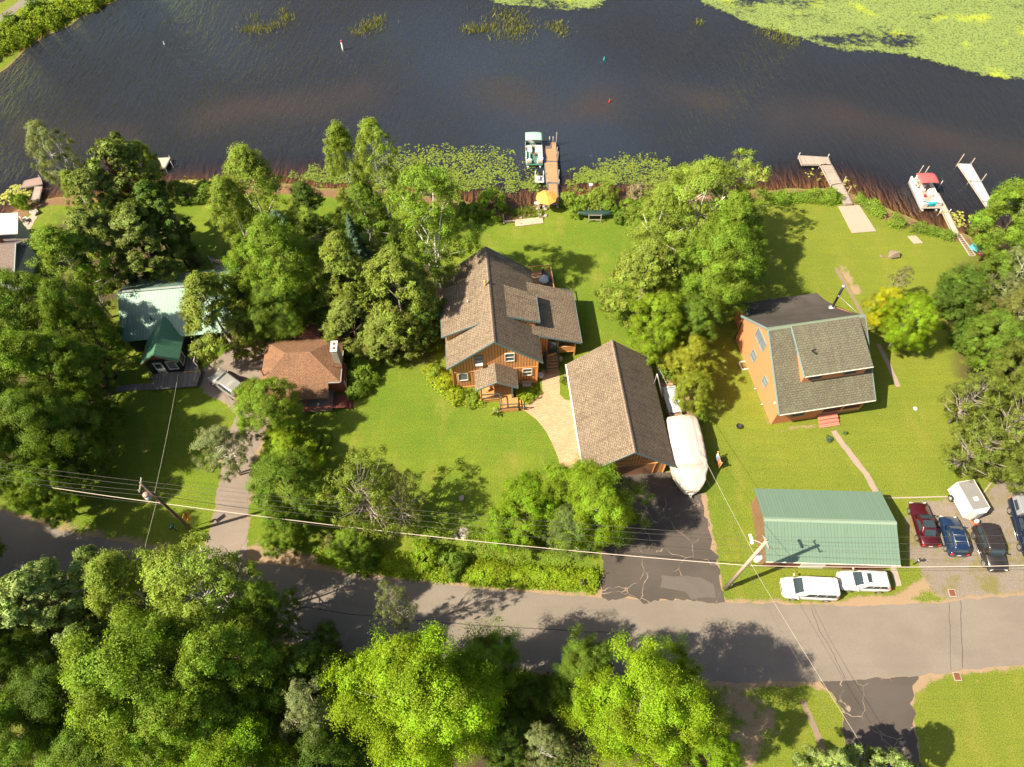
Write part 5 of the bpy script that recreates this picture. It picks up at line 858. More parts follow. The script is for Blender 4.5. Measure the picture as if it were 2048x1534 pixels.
# light house glimpsed at the right edge
t = thing('white_cabin', 'pale blue grey cabin glimpsed through trees at the right edge', 'house', (*W(2075, 605), 0), .1); m = MB(); m.box((0, 0, 1.4), (4, 5, 2.8)); m.build('wall', plain('pale_blue_wall', (.42, .48, .50), .7), t); m = MB(); m.slab([(-2.3, -2.8, 2.8), (2.3, -2.8, 2.8), (2.3, 0, 4.2), (-2.3, 0, 4.2)], .12); m.slab([(-2.3, 0, 4.2), (2.3, 0, 4.2), (2.3, 2.8, 2.8), (-2.3, 2.8, 2.8)], .12); m.build('roof', ROOFX, t)
# ---------------------------------------------------------------- docks
DZ = .28
def dock(label, quads, mats, posts, frame=WOODG, z=DZ, name='dock', edge=None, bars=()):
    t = thing(name, label, 'dock', (*W(*quads[0][0], z), 0)); o = Vector(t.location)
    for q, mt in zip(quads, mats):
        P = [(W(a, b, z)[0]-o.x, W(a, b, z)[1]-o.y, z) for a, b in q]; m = MB(); m.slab(P[::-1] if (P[1][0]-P[0][0])*(P[2][1]-P[1][1])-(P[1][1]-P[0][1])*(P[2][0]-P[1][0]) < 0 else P, .06)
        d = m.build('deck_section', mt, t); e = MB()
        for a, b in zip(P, P[1:]+P[:1]): beam(e, (a[0], a[1], z-.1), (b[0], b[1], z-.1), .1, .2)
        e.build('edge_frame', edge or frame, d)
    for i, (px, py, h) in enumerate(posts):
        x, y = W(px, py, z); m = MB(); m.tube((x-o.x, y-o.y, -1.3), (x-o.x, y-o.y, z+h), .05); m.build('post', STEEL if h < 1.0 else WOODP, t)
    return t
t = dock('long cedar plank dock in three sections beside the green pontoon boat', [[(1086.6, 284.5), (1111, 284.5), (1113.4, 322), (1088.8, 322)], [(1089.3, 324), (1114, 324), (1117, 365), (1093, 365)], [(1096, 367), (1114.5, 367), (1117.5, 408), (1101, 408)]], [DECKW]*3,
     [(1112.5, 284, 1.6), (1099, 282.5, .8), (1106, 282.5, .8), (1114, 307, 1.1), (1115.5, 320, 1.4), (1117.5, 350, .9), (1118, 366, .6), (1094, 366, .6)], edge=STEEL)
o = Vector(t.location); g = MB(); a, b = W(1087, 285, .3), W(1104, 297, .3); g.box(((a[0]+b[0])/2-o.x, (a[1]+b[1])/2-o.y, .3), (b[0]-a[0], a[1]-b[1], .03)); a, b = W(1089, 311, .3), W(1094, 321, .3); g.box(((a[0]+b[0])/2-o.x, (a[1]+b[1])/2-o.y, .3), (b[0]-a[0], a[1]-b[1], .03)); g.build('rubber_mat', plain('grey_brown_mat', (.12, .095, .085), .9), t)
dock('angled grey dock with a crosswise end platform on the right shore', [[(1597, 311), (1656.5, 314.5), (1662.5, 329), (1604, 329)], [(1641, 329.5), (1663.7, 329.5), (1684, 366.5), (1662, 370)], [(1665, 370), (1685, 367), (1705, 407), (1690, 408)]], [DOCKGX, DOCKG, DOCKG], [(1598, 311, .5), (1656, 314, .5), (1640, 331, 1.1), (1662, 371, 1.1), (1686, 366, 1.1), (1697, 384, 1.0)])
dock('narrow tan dock alongside the red canopied pontoon boat', [[(1869, 386), (1877, 386), (1898, 424), (1886, 424)], [(1886.5, 425), (1898.5, 425), (1919, 469), (1906.5, 468)]], [DOCKT, DOCKT], [(1879, 372, .9), (1898.5, 424, .5), (1880, 424, .4), (1838, 346, 1.3), (1849, 348, 1.3)])
dock('long white panelled dock farthest to the right', [[(1915.5, 327), (1942, 328), (1962, 363), (1939.5, 362)], [(1940, 363), (1962.5, 364), (1983, 402), (1966, 402)], [(1966.5, 403), (1983.5, 403), (1995, 422), (1985, 430)]], [DOCKWH]*3, [(1916, 327, 1.6), (1942, 328, 1.0), (1963, 362, 1.2), (1939, 362, 1.3)])
dock('brown plank dock with gangway at the far left shore', [[(41.5, 376.5), (49, 361.5), (80, 354), (84, 368)], [(70, 373), (84, 373), (77, 401), (63, 400)]], [plain('brown_dock_boards', (.25, .17, .14), .85, var=.15), DOCKG], [(42, 377, .3), (80, 355, .4)])
dock('pale dock corner showing past the dark pines on the left', [[(298, 318), (317, 316), (340.5, 315), (330, 335), (300, 338)]], [DOCKT], [(340, 316, .4), (344, 328, .5), (330, 335, .3)])
t = thing('rail_track', 'pair of grey timber rails running up the bank from the narrow tan dock', 'boat rails', W(1912, 471)); o = Vector(t.location)
for a, b in (((1912, 471), (1938, 512)), ((1920, 470), (1950, 512))): p, q = W(*a), W(*b); g = MB(); beam(g, (p[0]-o.x, p[1]-o.y, .12), (q[0]-o.x, q[1]-o.y, .12), .1, .1); g.build('rail', WOODG, t)
g = MB()
for i in range(12): f = i/11; p, q = W(1912+26*f, 471+41*f), W(1920+30*f, 470+42*f); beam(g, (p[0]-o.x, p[1]-o.y, .05), (q[0]-o.x, q[1]-o.y, .05), .1, .06)
g.build('sleepers', WOODG, t)
# ---------------------------------------------------------------- boats
def pontoon(label, loc, rz, L, Wd, can, floor, seatc, canx, items, canh=1.85, name='pontoon_boat'):
    t = thing(name, label, 'boat', loc, rz); z0 = .1
    for s in (-1, 1):
        m = MB(); y = s*(Wd/2-.35); m.loft([m.ring((x, y, z0-.05), (1, 0, 0), r, 12) for x, r in ((-L/2+.1, .26), (L/2-.8, .28), (L/2-.35, .22), (L/2-.02, .05))], sm=True); m.build('pontoon', STEEL, t)
    m = MB(); m.box((0, 0, z0+.3), (L-.3, Wd, .08)); m.build('deck', floor, t)
    m = MB(); x0, x1, y0 = -L/2+.45, L/2-.35, Wd/2-.05
    for s in (-1, 1): m.box(((x0+x1)/2, s*y0, z0+.66), (x1-x0, .05, .62))
    m.box((x0, 0, z0+.66), (.05, Wd-.1, .62)); m.box((x1, .62*Wd/2+.1, z0+.66), (.05, Wd*.28, .62)); m.box((x1, -.62*Wd/2-.1, z0+.66), (.05, Wd*.28, .62)); m.build('side_panels', WHITE, t, .01)
    m = MB()
    for s in (-1, 1): m.tube((x0, s*y0, z0+1.0), (x1, s*y0, z0+1.0), .03)
    m.tube((x0, -y0, z0+1), (x0, y0, z0+1), .03); m.tube((x1, -y0, z0+1), (x1, y0, z0+1), .03); m.build('rail', CHROME, t)
    for (nm, x, y, sx, sy, back, mt) in items:
        m = MB(); m.box((x, y, z0+.55), (sx, sy, .4))
        if back: m.box((x+back[0]*sx/2, y+back[1]*sy/2, z0+.85), (.16 if back[0] else sx, .16 if back[1] else sy, .5))
        m.build(nm, mt, t, .05)
    cx0, cx1 = canx; m = MB(); nx_ = 6; rings = []
    for i in range(nx_+1):
        x = cx0+(cx1-cx0)*i/nx_; f = abs(2*i/nx_-1); rings.append([(x, (-1+2*k/8)*Wd/2*.98, z0+canh+.12*(1-f**2)+.1*(1-(2*k/8-1)**2)) for k in range(9)])
    m.loft(rings, cap=False, sm=True, closed=False); c = m.build('canopy', can, t); so_ = c.modifiers.new('thick', 'SOLIDIFY'); so_.thickness = .03
    m = MB(); xm = (cx0+cx1)/2
    for s in (-1, 1):
        for xe in (cx0+.05, xm, cx1-.05): m.tube((xm, s*y0, z0+.95), (xe, s*Wd/2*.96, z0+canh), .02)
    m.build('canopy_frame', CHROME, t)
    m = MB(); m.box((-L/2+.05, 0, z0+.75), (.45, .36, .5)); m.box((-L/2-.05, 0, z0+.1), (.18, .14, 1.0)); m.build('outboard_motor', plain('dark_motor', (.03, .035, .04), .3), t, .05)
    return t
SEAT = plain('cream_vinyl_seat', (.66, .58, .52), .5); SEATG = plain('mint_vinyl_seat', (.30, .46, .38), .5); GRN_CAN = plain('mint_canopy', (.27, .46, .37), .7, var=.1); FLG = plain('dark_green_carpet', (.045, .15, .11), .9)
A0 = np.array(W(1068, 268.5, 1.2)); A1 = np.array(W(1069.8, 327, .5)); c_ = (A0+A1)/2; d_ = A0-A1; Lb = float(np.hypot(*d_))
# stern with the motor faces the lake, so +x of the boat points to the shore
g_ = pontoon('green and white pontoon boat with mint canopy moored at the cedar dock', (c_[0]-.05, c_[1], WZ), math.atan2(-d_[1], -d_[0]), Lb, 2.35, GRN_CAN, FLG, SEAT, (-Lb/2+.1, -Lb/2+1.75), [
    ('bench_seat', -.15, -.68, .75, .85, (-1, 0), SEAT), ('captain_chair', -.2, .66, .85, .9, (-1, 0), SEAT), ('console', -.95, -.68, .5, .8, None, plain('blue_grey_console', (.2, .25, .33), .4)), ('side_seat', 1.0, .8, 1.2, .55, (0, 1), SEATG), ('side_seat', 1.0, -.8, 1.2, .55, (0, -1), SEATG), ('bow_seat', 1.95, .74, .65, .75, (1, 0), SEAT), ('bow_seat', 1.95, -.74, .65, .75, (1, 0), SEAT), ('towel_pile', -1.1, .55, .5, .5, None, plain('blue_towel', (.14, .16, .32), .9)), ('cushion_pile', -1.35, .05, .5, .45, None, plain('cream_cushion', (.6, .52, .4), .8)), ('life_vest', .55, .15, .3, .25, None, plain('maroon_vest', (.3, .06, .07), .8))], canh=1.75)
B0 = np.array(W(1838, 356, .5)); B1 = np.array(W(1866, 414, .5)); c_ = (B0+B1)/2; d_ = B1-B0; Lb = float(np.hypot(*d_))
RCAN = plain('dusty_red_canopy', (.36, .085, .085), .7, var=.08)
pontoon('white pontoon boat with red canopy and turquoise roll moored at the narrow tan dock', (c_[0]+.0, c_[1], WZ), math.atan2(d_[1], d_[0]), Lb, 2.5, RCAN, plain('beige_carpet', (.3, .25, .21), .9), SEAT, (-Lb/2+.6, -Lb/2+2.5), [
    ('side_seat', .5, -.85, 2.2, .55, (0, -1), SEAT), ('side_seat', -1.9, -.85, 1.6, .6, (0, -1), SEAT), ('captain_chair', .1, .65, .6, .6, (-1, 0), SEAT), ('captain_chair', -.7, -.1, .55, .55, (-1, 0), SEAT), ('bow_seat', 1.5, .75, .8, .6, (0, 1), SEAT), ('console', -.3, .75, .5, .6, None, plain('pale_console', (.5, .47, .45), .5)), ('rear_lounge', -2.5, .3, .7, 1.4, (-1, 0), SEAT), ('red_cooler', .45, -.2, .25, .25, None, plain('red_plastic', (.5, .04, .03), .5))], canh=2.0)
tt = [o for o in COL.objects if o.name.startswith('pontoon_boat') and not o.parent][-1]
m = MB(); m.loft([m.ring((0, y, 0), (0, 1, 0), r, 12) for y, r in ((-.85, .18), (-.8, .27), (.8, .27), (.85, .18))], sm=True); rl = m.build('foam_roll', plain('turquoise_foam', (.01, .42, .50), .5)); rl.location = tuple(Vector(tt.location)+Matrix.Rotation(tt.rotation_euler.z, 3, 'Z')@Vector((Lb/2-.65, 0, .72))); rl.rotation_euler = (0, 0, tt.rotation_euler.z); props(rl, 'turquoise foam mat roll lying across the bow of the red canopied boat', 'foam mat')
# wrapped boat on its trailer beside the garage
b0 = np.array(W(1364, 830, 2.6)); b1 = np.array(W(1383, 985, .9)); ax = b1-b0; Lw = float(np.hypot(*ax)); cc = (b0+b1)/2
t = thing('wrapped_boat', 'large boat shrink wrapped in white plastic beside the brown garage', 'boat', (cc[0], cc[1], 0), math.atan2(ax[1], ax[0]))
def wring(x, hwid, zt, zs, zb=.45, tuck=.8): return [(x, -hwid*tuck, zb), (x, -hwid, zb+.5), (x, -hwid*1.0, zs), (x, -hwid*.9, zs+(zt-zs)*.3), (x, -hwid*.5, zt-.1), (x, 0, zt), (x, hwid*.5, zt-.1), (x, hwid*.9, zs+(zt-zs)*.3), (x, hwid, zs), (x, hwid, zb+.5), (x, hwid*tuck, zb)]
h_ = Lw/2; R_ = [(-h_, 1.3, 2.5, 2.1), (-h_+.1, 1.45, 2.75, 2.3), (-h_+.5, 1.6, 2.9, 2.45), (-h_*.3, 1.68, 3.0, 2.5), (h_*.2, 1.72, 2.95, 2.4), (h_*.42, 1.72, 2.85, 2.3), (h_*.5, 1.68, 2.35, 2.0), (h_*.75, 1.4, 1.85, 1.65), (h_*.9, 1.05, 1.6, 1.4), (h_*.98, .7, 1.4, 1.2), (h_, .5, 1.2, 1.05)]
m = MB(); m.loft([wring(*r) for r in R_], sm=True); wb = m.build('shrink_wrap', TARP, t); sb_ = wb.modifiers.new('s', 'SUBSURF'); sb_.subdivision_type = 'SIMPLE'; sb_.levels = sb_.render_levels = 3
tx = bpy.data.textures.new('folds', 'CLOUDS'); tx.noise_scale = .55; dm = wb.modifiers.new('folds', 'DISPLACE'); dm.texture = tx; dm.strength = .14; dm.mid_level = .5
m = MB(); m.loft([wring(x, w_*.92, .6, .55, .15, .4) for x, w_ in ((-h_+.2, 1.3), (h_*.5, 1.3), (h_*.8, .9), (h_*.95, .4))], sm=True); m.build('hull', plain('grey_blue_hull', (.25, .3, .33), .3), t)
m = MB(); beam(m, (-h_+.5, -.8, .3), (h_*.5, -.8, .3), .1, .1); beam(m, (-h_+.5, .8, .3), (h_*.5, .8, .3), .1, .1); beam(m, (h_*.5, -.8, .3), (h_+.35, 0, .4), .08, .08); beam(m, (h_*.5, .8, .3), (h_+.35, 0, .4), .08, .08); m.build('trailer_frame', STEEL, t)
m = MB(); m.box((h_+.02, .0, .55), (.1, .5, .16)); m.build('licence_plate', WHITE, t)
for s in (-1, 1): m = MB(); m.loft([m.ring((-1.0, s*1.15-.1, .33), (0, 1, 0), .33, 16), m.ring((-1.0, s*1.15+.1, .33), (0, 1, 0), .33, 16)]); m.build('wheel', BLACK, t)
# canoe and rack
cn = thing('canoe', 'dark green canoe lying upside down on a timber rack', 'canoe', (*W(1189.5, 425.5, .95), .88), 0); m = MB(); rs_ = []
for i in range(15):
    f = 2*i/14-1; w_ = .44*(1-abs(f)**2.6)**.8+.015; z_ = .30*(1-abs(f)**3*.45); rs_.append([(f*2.25, w_*math.cos(a), (z_ if 1 else 0)*math.sin(a)+.1*abs(f)**3) for a in np.linspace(0, math.pi, 9)])
m.loft(rs_, sm=True); m.build('hull', plain('canoe_green', (.018, .05, .035), .45), cn); m = MB(); [m.path([(r[k][0], r[k][1], r[k][2]) for r in rs_], .025, 5) for k in (0, 8)]; m.build('gunwale', DARKT, cn)
rk = thing('canoe_rack', 'grey timber canoe rack on the lawn near the shore', 'rack', W(1191, 440)); o = Vector(rk.location)
for dx in (-.78, .78):
    for dy in (-.75, .75): g = MB(); beam(g, (dx, dy, 0), (dx, dy*.85, 1.25), .09, .09, (1, 0, 0)); g.build('leg', WOODG, rk)
    g = MB(); beam(g, (dx, -.85, .84), (dx, .85, .84), .08, .1); g.build('cross_arm', WOODG, rk)
g = MB(); beam(g, (-.8, -.72, .45), (.8, -.72, .45), .06, .1); beam(g, (-.8, .72, .45), (.8, .72, .45), .06, .1); beam(g, (-.8, -.66, 1.15), (.8, -.66, 1.15), .06, .08); g.build('rail', WOODG, rk)
x_, y_ = W(1189.5, 432, .9); rk.location = (cn.location.x, cn.location.y, 0)
# small lift beside the dock
t = thing('boat_lift', 'small white lift frame with tray beside the dock, below the pontoon boat', 'boat lift', (*W(1079, 358, .3), 0)); m = MB(); m.box((0, 0, .25), (1.0, 1.25, .08)); m.build('tray', plain('pale_tray', (.55, .52, .5), .5), t); m = MB()
for s in (-1, 1): m.tube((s*.55, -.7, .35), (s*.55, .95, .35), .05); m.tube((s*.55, .9, -1), (s*.55, .9, .9), .05)
m.tube((-.55, .45, .4), (.55, .45, .4), .05); m.build('frame', WHITE, t); m = MB(); m.box((-.1, -.05, .45), (.35, .7, .3)); m.box((.1, .28, .38), (.75, .12, .2)); m.build('seat_box', plain('grey_box', (.35, .36, .4), .6), t)
# umbrella
t = thing('patio_umbrella', 'orange patio umbrella at the shore end of the cedar dock', 'umbrella', (*W(1090, 409, 0), 0)); x, y = W(1093, 390, 2.35); bx, by = t.location.x, t.location.y; t.location = (x, y, 0); m = MB(); m.tube((0, 0, 0), (0, 0, 2.5), .03); m.build('pole', WOODP, t); m = MB(); n_ = 8
for i in range(n_):
    a, b = 6.283*i/n_+.2, 6.283*(i+1)/n_+.2; mid = (a+b)/2; m.poly((0, 0, 2.5), (.7*math.cos(a), .7*math.sin(a), 2.28), (.66*math.cos(mid), .66*math.sin(mid), 2.25), (.7*math.cos(b), .7*math.sin(b), 2.28)); m.poly((.7*math.cos(a), .7*math.sin(a), 2.28), (1.38*math.cos(a), 1.38*math.sin(a), 1.95), (1.27*math.cos(mid), 1.27*math.sin(mid), 1.93), (1.38*math.cos(b), 1.38*math.sin(b), 1.95), (.7*math.cos(b), .7*math.sin(b), 2.28), (.66*math.cos(mid), .66*math.sin(mid), 2.25))
cv = m.build('canopy', plain('orange_canvas', (.72, .30, .055), .8, var=.05), t); sm_ = cv.modifiers.new('t', 'SOLIDIFY'); sm_.thickness = .015
m = MB(); m.lathe((0, 0, 2.5), [(.05, 0), (.05, .06), (.01, .12)]); m.build('finial', WOODP, t); m = MB(); m.lathe((0, 0, 0), [(.28, 0), (.28, .07), (.05, .1)]); m.build('base', CONC, t)
# ---------------------------------------------------------------- rocks
def rock(px, py, r, label, z=0.0, sq=.6, col=STONE, cat='rock', name='boulder', group=None):
    me = bpy.data.meshes.new(name); bm_ = __import__('bmesh').new(); __import__('bmesh').ops.create_icosphere(bm_, subdivisions=3, radius=1)
    ph = [random.uniform(0, 6) for _ in range(6)]; cuts = [(Vector((random.gauss(0, 1), random.gauss(0, 1), random.gauss(0, .8))).normalized(), random.uniform(.5, .78)) for _ in range(12)]
    for v in bm_.verts:
        for n_, d in cuts:
            k = v.co.dot(n_)
            if k > d: v.co -= n_*(k-d)
        v.co *= 1+.05*math.sin(5*v.co.x+ph[0])*math.sin(6*v.co.y+ph[1]); v.co = Vector((v.co.x*r*random.uniform(.98, 1.02), v.co.y*r*.85, v.co.z*r*sq+r*sq*.3))
    bm_.to_mesh(me); bm_.free(); o = link_mesh(name, me, col); o.location = (*W(px, py), z); o.rotation_euler = (0, 0, random.uniform(0, 6)); return props(o, label, cat, group)
BRK = plain('brown_boulder', (.20, .15, .11), .95, var=.4, scale=4, bump=.06)
rock(1788, 512, 1.05, 'large layered brown boulder on the right lawn', col=BRK, sq=.75); rock(1764, 513, .32, 'small flat stone left of the large layered boulder', sq=.3, col=BRK)
rock(928, 1070, .85, 'pale round boulder on the bank above the road', sq=.55); rock(912, 1073, .4, 'small stone touching the pale round bank boulder', sq=.4)
rock(923, 998, .45, 'grey stone in the tree shadow on the front lawn', sq=.5); rock(668, 1101, .3, 'small pale stone on the dry verge', sq=.5)
for i, (a, b) in enumerate([(1075, 408), (1078, 414), (1076, 419), (1079, 425), (1080, 430), (1081, 436)]): rock(a, b, .42 if i else .5, 'grey brown boulder in the short row between beach and lawn', sq=.6, col=BRK if i % 2 else STONE, group='boulders in the row at the beach')
for a, b, r, s in ((1088, 413, .3, 'pale stone in the plants beneath the orange umbrella'), (1092, 432, .42, 'brown bowl shaped stone at the foot of the boulder row'), (1115, 414, .3, 'flat pale stone at the shore end of the cedar dock'), (1008, 445, .3, 'low stone at the left end of the beach border'), (1265, 398, .4, 'grey stone in the shore plants right of the canoe'), (1042, 436, .3, 'pale flat stone in the beach grass')): rock(a, b, r, s, sq=.4)
m = MB(); [beam(m, (*W(*a), .1), (*W(*b), .1), .18, .2) for a, b in (((1006, 430), (1008, 445)), ((1008, 445), (1030, 443)))]; one('beach_border', m, SLABC, 'low pale stone border at the left corner of the beach grass', 'border')
m = MB(); [m.tube((*W(1985+i*5, 472), .15), (*W(1990+i*3, 484), .2+i*.05), .12) for i in range(4)]; one('log_heap', m, WOODG, 'grey driftwood logs at the right shore beside the rails', 'logs')
# floats
for (px, py, cl, lb, L_) in ((1952, 499, (.05, .55, .52), 'turquoise inflatable raft on the bank beside the rails', 1.5), (1963, 507, (.75, .06, .22), 'pink inflatable raft next to the turquoise raft', 1.0)):
    m = MB()
    for k in range(5): m.loft([m.ring((-L_/2+f*L_, -.4+.2*k, .16+.02*k), (1, 0, 0), r, 8) for f, r in ((0, .05), (.06, .11), (.5, .12), (.94, .11), (1, .05))], sm=True)
    q = m.build('inflatable_raft', plain(lb[:9], cl, .4)); q.location = (*W(px, py), 0); q.rotation_euler = (0, 0, R(-48)); props(q, lb, 'pool float')
m = MB(); n_ = 16; m.loft([[(math.cos(a)*(.38+.13*math.cos(b)), math.sin(a)*(.38+.13*math.cos(b)), .14+.13*math.sin(b)) for b in np.linspace(0, 5.5, 8)] for a in np.linspace(0, 6.283, n_+1)], cap=False, sm=True); q = m.build('swim_ring', plain('yellow_vinyl', (.7, .45, .03), .4)); q.location = (*W(1971, 516), 0); props(q, 'yellow orange swim ring below the pink raft', 'swim ring')
# buoys and marker
t = thing('marker_post', 'white marker post with red tip standing in the lake', 'marker', (*W(686, 100, WZ), 0)); m = MB(); m.tube((0, 0, -1.3), (0, 0, 1.0), .12); m.build('post', WHITE, t); m = MB(); m.tube((0, 0, 1.0), (0, 0, 1.3), .12); m.build('tip', plain('red_paint', (.5, .05, .03), .5), t)
for px, py, cl, lb in ((1208, 120, (.02, .4, .42), 'small turquoise buoy in the middle of the lake'), (1219, 204, (.65, .03, .02), 'small red buoy between dock and turquoise buoy'), (329, 89, (.7, .65, .55), 'small white buoy at the left of the lake')):
    t = thing('buoy', lb, 'buoy', (*W(px, py, WZ), 0)); m = MB(); m.lathe((0, 0, WZ), [(.02, -.1), (.13, 0), (.13, .12), (.05, .35), (.04, .55), (.01, .57)]); m.build('float', plain(lb[:12], cl, .4), t)
# ---------------------------------------------------------------- vehicles
def car(label, nose, rear, Wd, H, col, kind, z=.0, extras=(), cat='car', name='parked_car', flake=.0, roofcol=None):
    a, b = np.array(W(*nose, .75)), np.array(W(*rear, .75)); d = a-b; L = float(np.hypot(*d)); c = (a+b)/2
    t = thing(name, label, cat, (c[0], c[1], 0), math.atan2(d[1], d[0])); hw = Wd/2
    pm = plain('paint_'+label.split()[0]+'_'+label.split()[1], col, .28, flake, var=.03, coat=.6)
    K = dict(van=dict(hood=.98, belt=1.05, deck=1.08, g=(.30, -.49, .16, -.47), gw=.93, rw=.78), suv=dict(hood=1.0, belt=1.05, deck=1.08, g=(.22, -.48, .07, -.41), gw=.92, rw=.74), jeep=dict(hood=1.05, belt=1.12, deck=1.15, g=(.20, -.485, .10, -.46), gw=.93, rw=.80), sedan=dict(hood=.88, belt=.93, deck=.98, g=(.19, -.30, .03, -.17), gw=.90, rw=.70), pickup=dict(hood=1.1, belt=1.15, deck=1.15, g=(.20, -.16, .10, -.12), gw=.92, rw=.78))[kind]
    def ring(x, w, zt, zb=.3):
        return [(x, -w*.88, zb), (x, -w, zb+.18), (x, -w, zt*.62+.05), (x, -w*.965, zt-.12), (x, -w*.86, zt-.015), (x, 0, zt+.03), (x, w*.86, zt-.015), (x, w*.965, zt-.12), (x, w, zt*.62+.05), (x, w, zb+.18), (x, w*.88, zb)]
    hd, bl, dk = K['hood'], K['belt'], K['deck']; xs_ = [(-.5, .80, dk*.70), (-.49, .93, dk*.92), (-.46, .98, dk), (-.3, 1, bl), (.0, 1, bl), (K['g'][0], 1, bl*.99), (.40, .97, hd*.94), (.455, .90, hd*.84), (.488, .80, hd*.70), (.5, .68, hd*.55)]
    m = MB(); m.loft([ring(x*L, w*hw, zt) for x, w, zt in xs_], sm=True); body = m.build('body', pm, t)
    gx0, gx1, rx0, rx1 = [v*L for v in K['g']]; zb_, zt_ = bl-.03, H; gw, rw = hw*K['gw'], hw*K['rw']
    m = MB(); P = {}
    base = [(gx0, -gw*.82), (gx0-.12*L*.5, -gw), (gx1+.03*L, -gw), (gx1, -gw*.86), (gx1, gw*.86), (gx1+.03*L, gw), (gx0-.12*L*.5, gw), (gx0, gw*.82)]
    top = [(rx0, -rw*.88), (rx0-.05*L, -rw), (rx1+.03*L, -rw), (rx1, -rw*.86), (rx1, rw*.86), (rx1+.03*L, rw), (rx0-.05*L, rw), (rx0, rw*.88)]
    mid = [((p[0]+q[0])/2+(.02*L if i in (0, 7) else (-.01*L if i in (3, 4) else 0)), (p[1]+q[1])/2*1.03) for i, (p, q) in enumerate(zip(base, top))]
    m.loft([[(*p, zb_) for p in base], [(*p, zb_+(zt_-zb_)*.55) for p in mid], [(*p, zt_-.05) for p in top], [(p[0]*.97+.0*L, p[1]*.93, zt_) for p in top]], sm=True); cab = m.build('cabin', roofcol or pm, t)
    def pane(i, j, nm, par=t, ins=.07, cuts=1, lo=.1, hi=.9, mt=GLASS):
        g = MB(); A, B_, C, D = [Vector((*base[i], zb_)), Vector((*base[j], zb_)), Vector((*top[j], zt_-.05)), Vector((*top[i], zt_-.05))]; n_ = (D-A).cross(B_-A).normalized(); off = .09
        for k in range(cuts):
            u0 = ins+(1-2*ins)*k/cuts+(.015 if k else 0); u1 = ins+(1-2*ins)*(k+1)/cuts-(.015 if k < cuts-1 else 0)
            # follow the bulged middle ring
            def pt(u, v):
                p = A.lerp(B_, u).lerp(D.lerp(C, u), v); ml = Vector((*mid[i], zb_+(zt_-zb_)*.55)).lerp(Vector((*mid[j], zb_+(zt_-zb_)*.55)), u); pm_ = A.lerp(B_, u).lerp(D.lerp(C, u), .57); bul = (ml-pm_)*(1-abs(v-.57)/.57 if v < .57 else 1-(v-.57)/.43); return p+bul+n_*off*.5
            vs_ = [pt(u0, lo), pt(u1, lo), pt(u1, .57), pt(u1, hi), pt(u0, hi), pt(u0, .57)]; g.add([tuple(q) for q in vs_], [(0, 1, 2, 5), (5, 2, 3, 4)])
        return g.build(nm, mt, par)
    # indices: front 7->0, right side 1->2 (y<0), rear 3->4, left side 5->6
    pane(7, 0, 'windshield', ins=.04, lo=.06, hi=.94); pane(3, 4, 'rear_window', ins=.1, lo=.28 if kind != 'sedan' else .1); nc = 3 if kind in ('van', 'suv', 'jeep') else 2
    pane(1, 2, 'side_window', cuts=nc, lo=.2, hi=.86); pane(5, 6, 'side_window', cuts=nc, lo=.2, hi=.86)
    wr = .34 if kind in ('van', 'suv', 'sedan') else .38
    for sx in (.31, -.30):
        for s in (-1, 1):
            y = s*(hw-.1); m = MB(); m.loft([m.ring((sx*L, y-s*.12, wr), (0, 1, 0), wr, 20), m.ring((sx*L, y+s*.10, wr), (0, 1, 0), wr, 20), m.ring((sx*L, y+s*.125, wr), (0, 1, 0), wr*.9, 20)], sm=False); wh = m.build('wheel', BLACK, t)
            m = MB(); m.loft([m.ring((sx*L, y+s*.12, wr), (0, 1, 0), wr*.66, 16), m.ring((sx*L, y+s*.14, wr), (0, 1, 0), wr*.6, 16)]); m.build('rim', CHROME if kind != 'van' else STEEL, wh)
    for s in (-1, 1):
        m = MB(); m.box((.475*L, s*hw*.66, hd*.69), (.12, .36, .16), -s*.35); m.build('headlight', plain_('headlamp'), t, .03); m = MB(); m.box((-.492*L, s*hw*.80, dk*.80), (.08, .2, .32)); m.build('taillight', plain_('taillamp'), t, .02)
        m = MB(); m.box((gx0-.03*L, s*(hw+.1), bl+.07), (.12, .2, .14)); m.build('mirror', roofcol or pm, t, .03)
    m = MB(); m.box((.495*L, 0, hd*.55), (.05, hw*.8, .14)); m.build('grille', BLACK, t, .01); m = MB(); m.box((-.503*L, 0, dk*.62 if kind != 'sedan' else .6), (.02, .34, .15)); m.build('licence_plate', CREAM, t)
    if 'rails' in extras:
        m = MB(); [m.tube((rx0-.08*L, s*rw*.86, H+.06), (rx1+.06*L, s*rw*.86, H+.06), .022) for s in (-1, 1)]; [m.tube((x*L, -rw*.86, H+.06), (x*L, rw*.86, H+.06), .018) for x in ((-.08, -.24) if kind != 'jeep' else (-.02, -.12, -.22, -.32))]; m.build('roof_rack', STEEL if kind != 'jeep' else BLACK, t)
    if 'ribs' in extras:
        m = MB(); [m.tube((rx0-.1*L, y, H+.02), (rx1+.08*L, y, H+.02), .02) for y in (-.4, -.2, 0, .2, .4)]; m.build('roof_ribs', STEEL, t)
    if 'sunroof' in extras: m = MB(); m.slab([(rx0-.07*L, -.42, H+.012), (rx0-.07*L, .42, H+.012), (rx0-.16*L, .42, H+.015), (rx0-.16*L, -.42, H+.015)][::-1], .02); m.build('sunroof', GLASS, t)
    if 'darkroof' in extras: m = MB(); m.slab([(rx0-.02*L, -rw*.8, H+.01), (rx1+.02*L, -rw*.8, H+.01), (rx1+.02*L, rw*.8, H+.01), (rx0-.02*L, rw*.8, H+.01)][::-1], .02); m.build('roof_panel', GLASS, t)
    if 'steps' in extras:
        for s in (-1, 1): m = MB(); m.tube((-.2*L, s*(hw+.05), .38), (.2*L, s*(hw+.05), .38), .05); m.build('side_step', CHROME, t)
    return t
_pl = {}
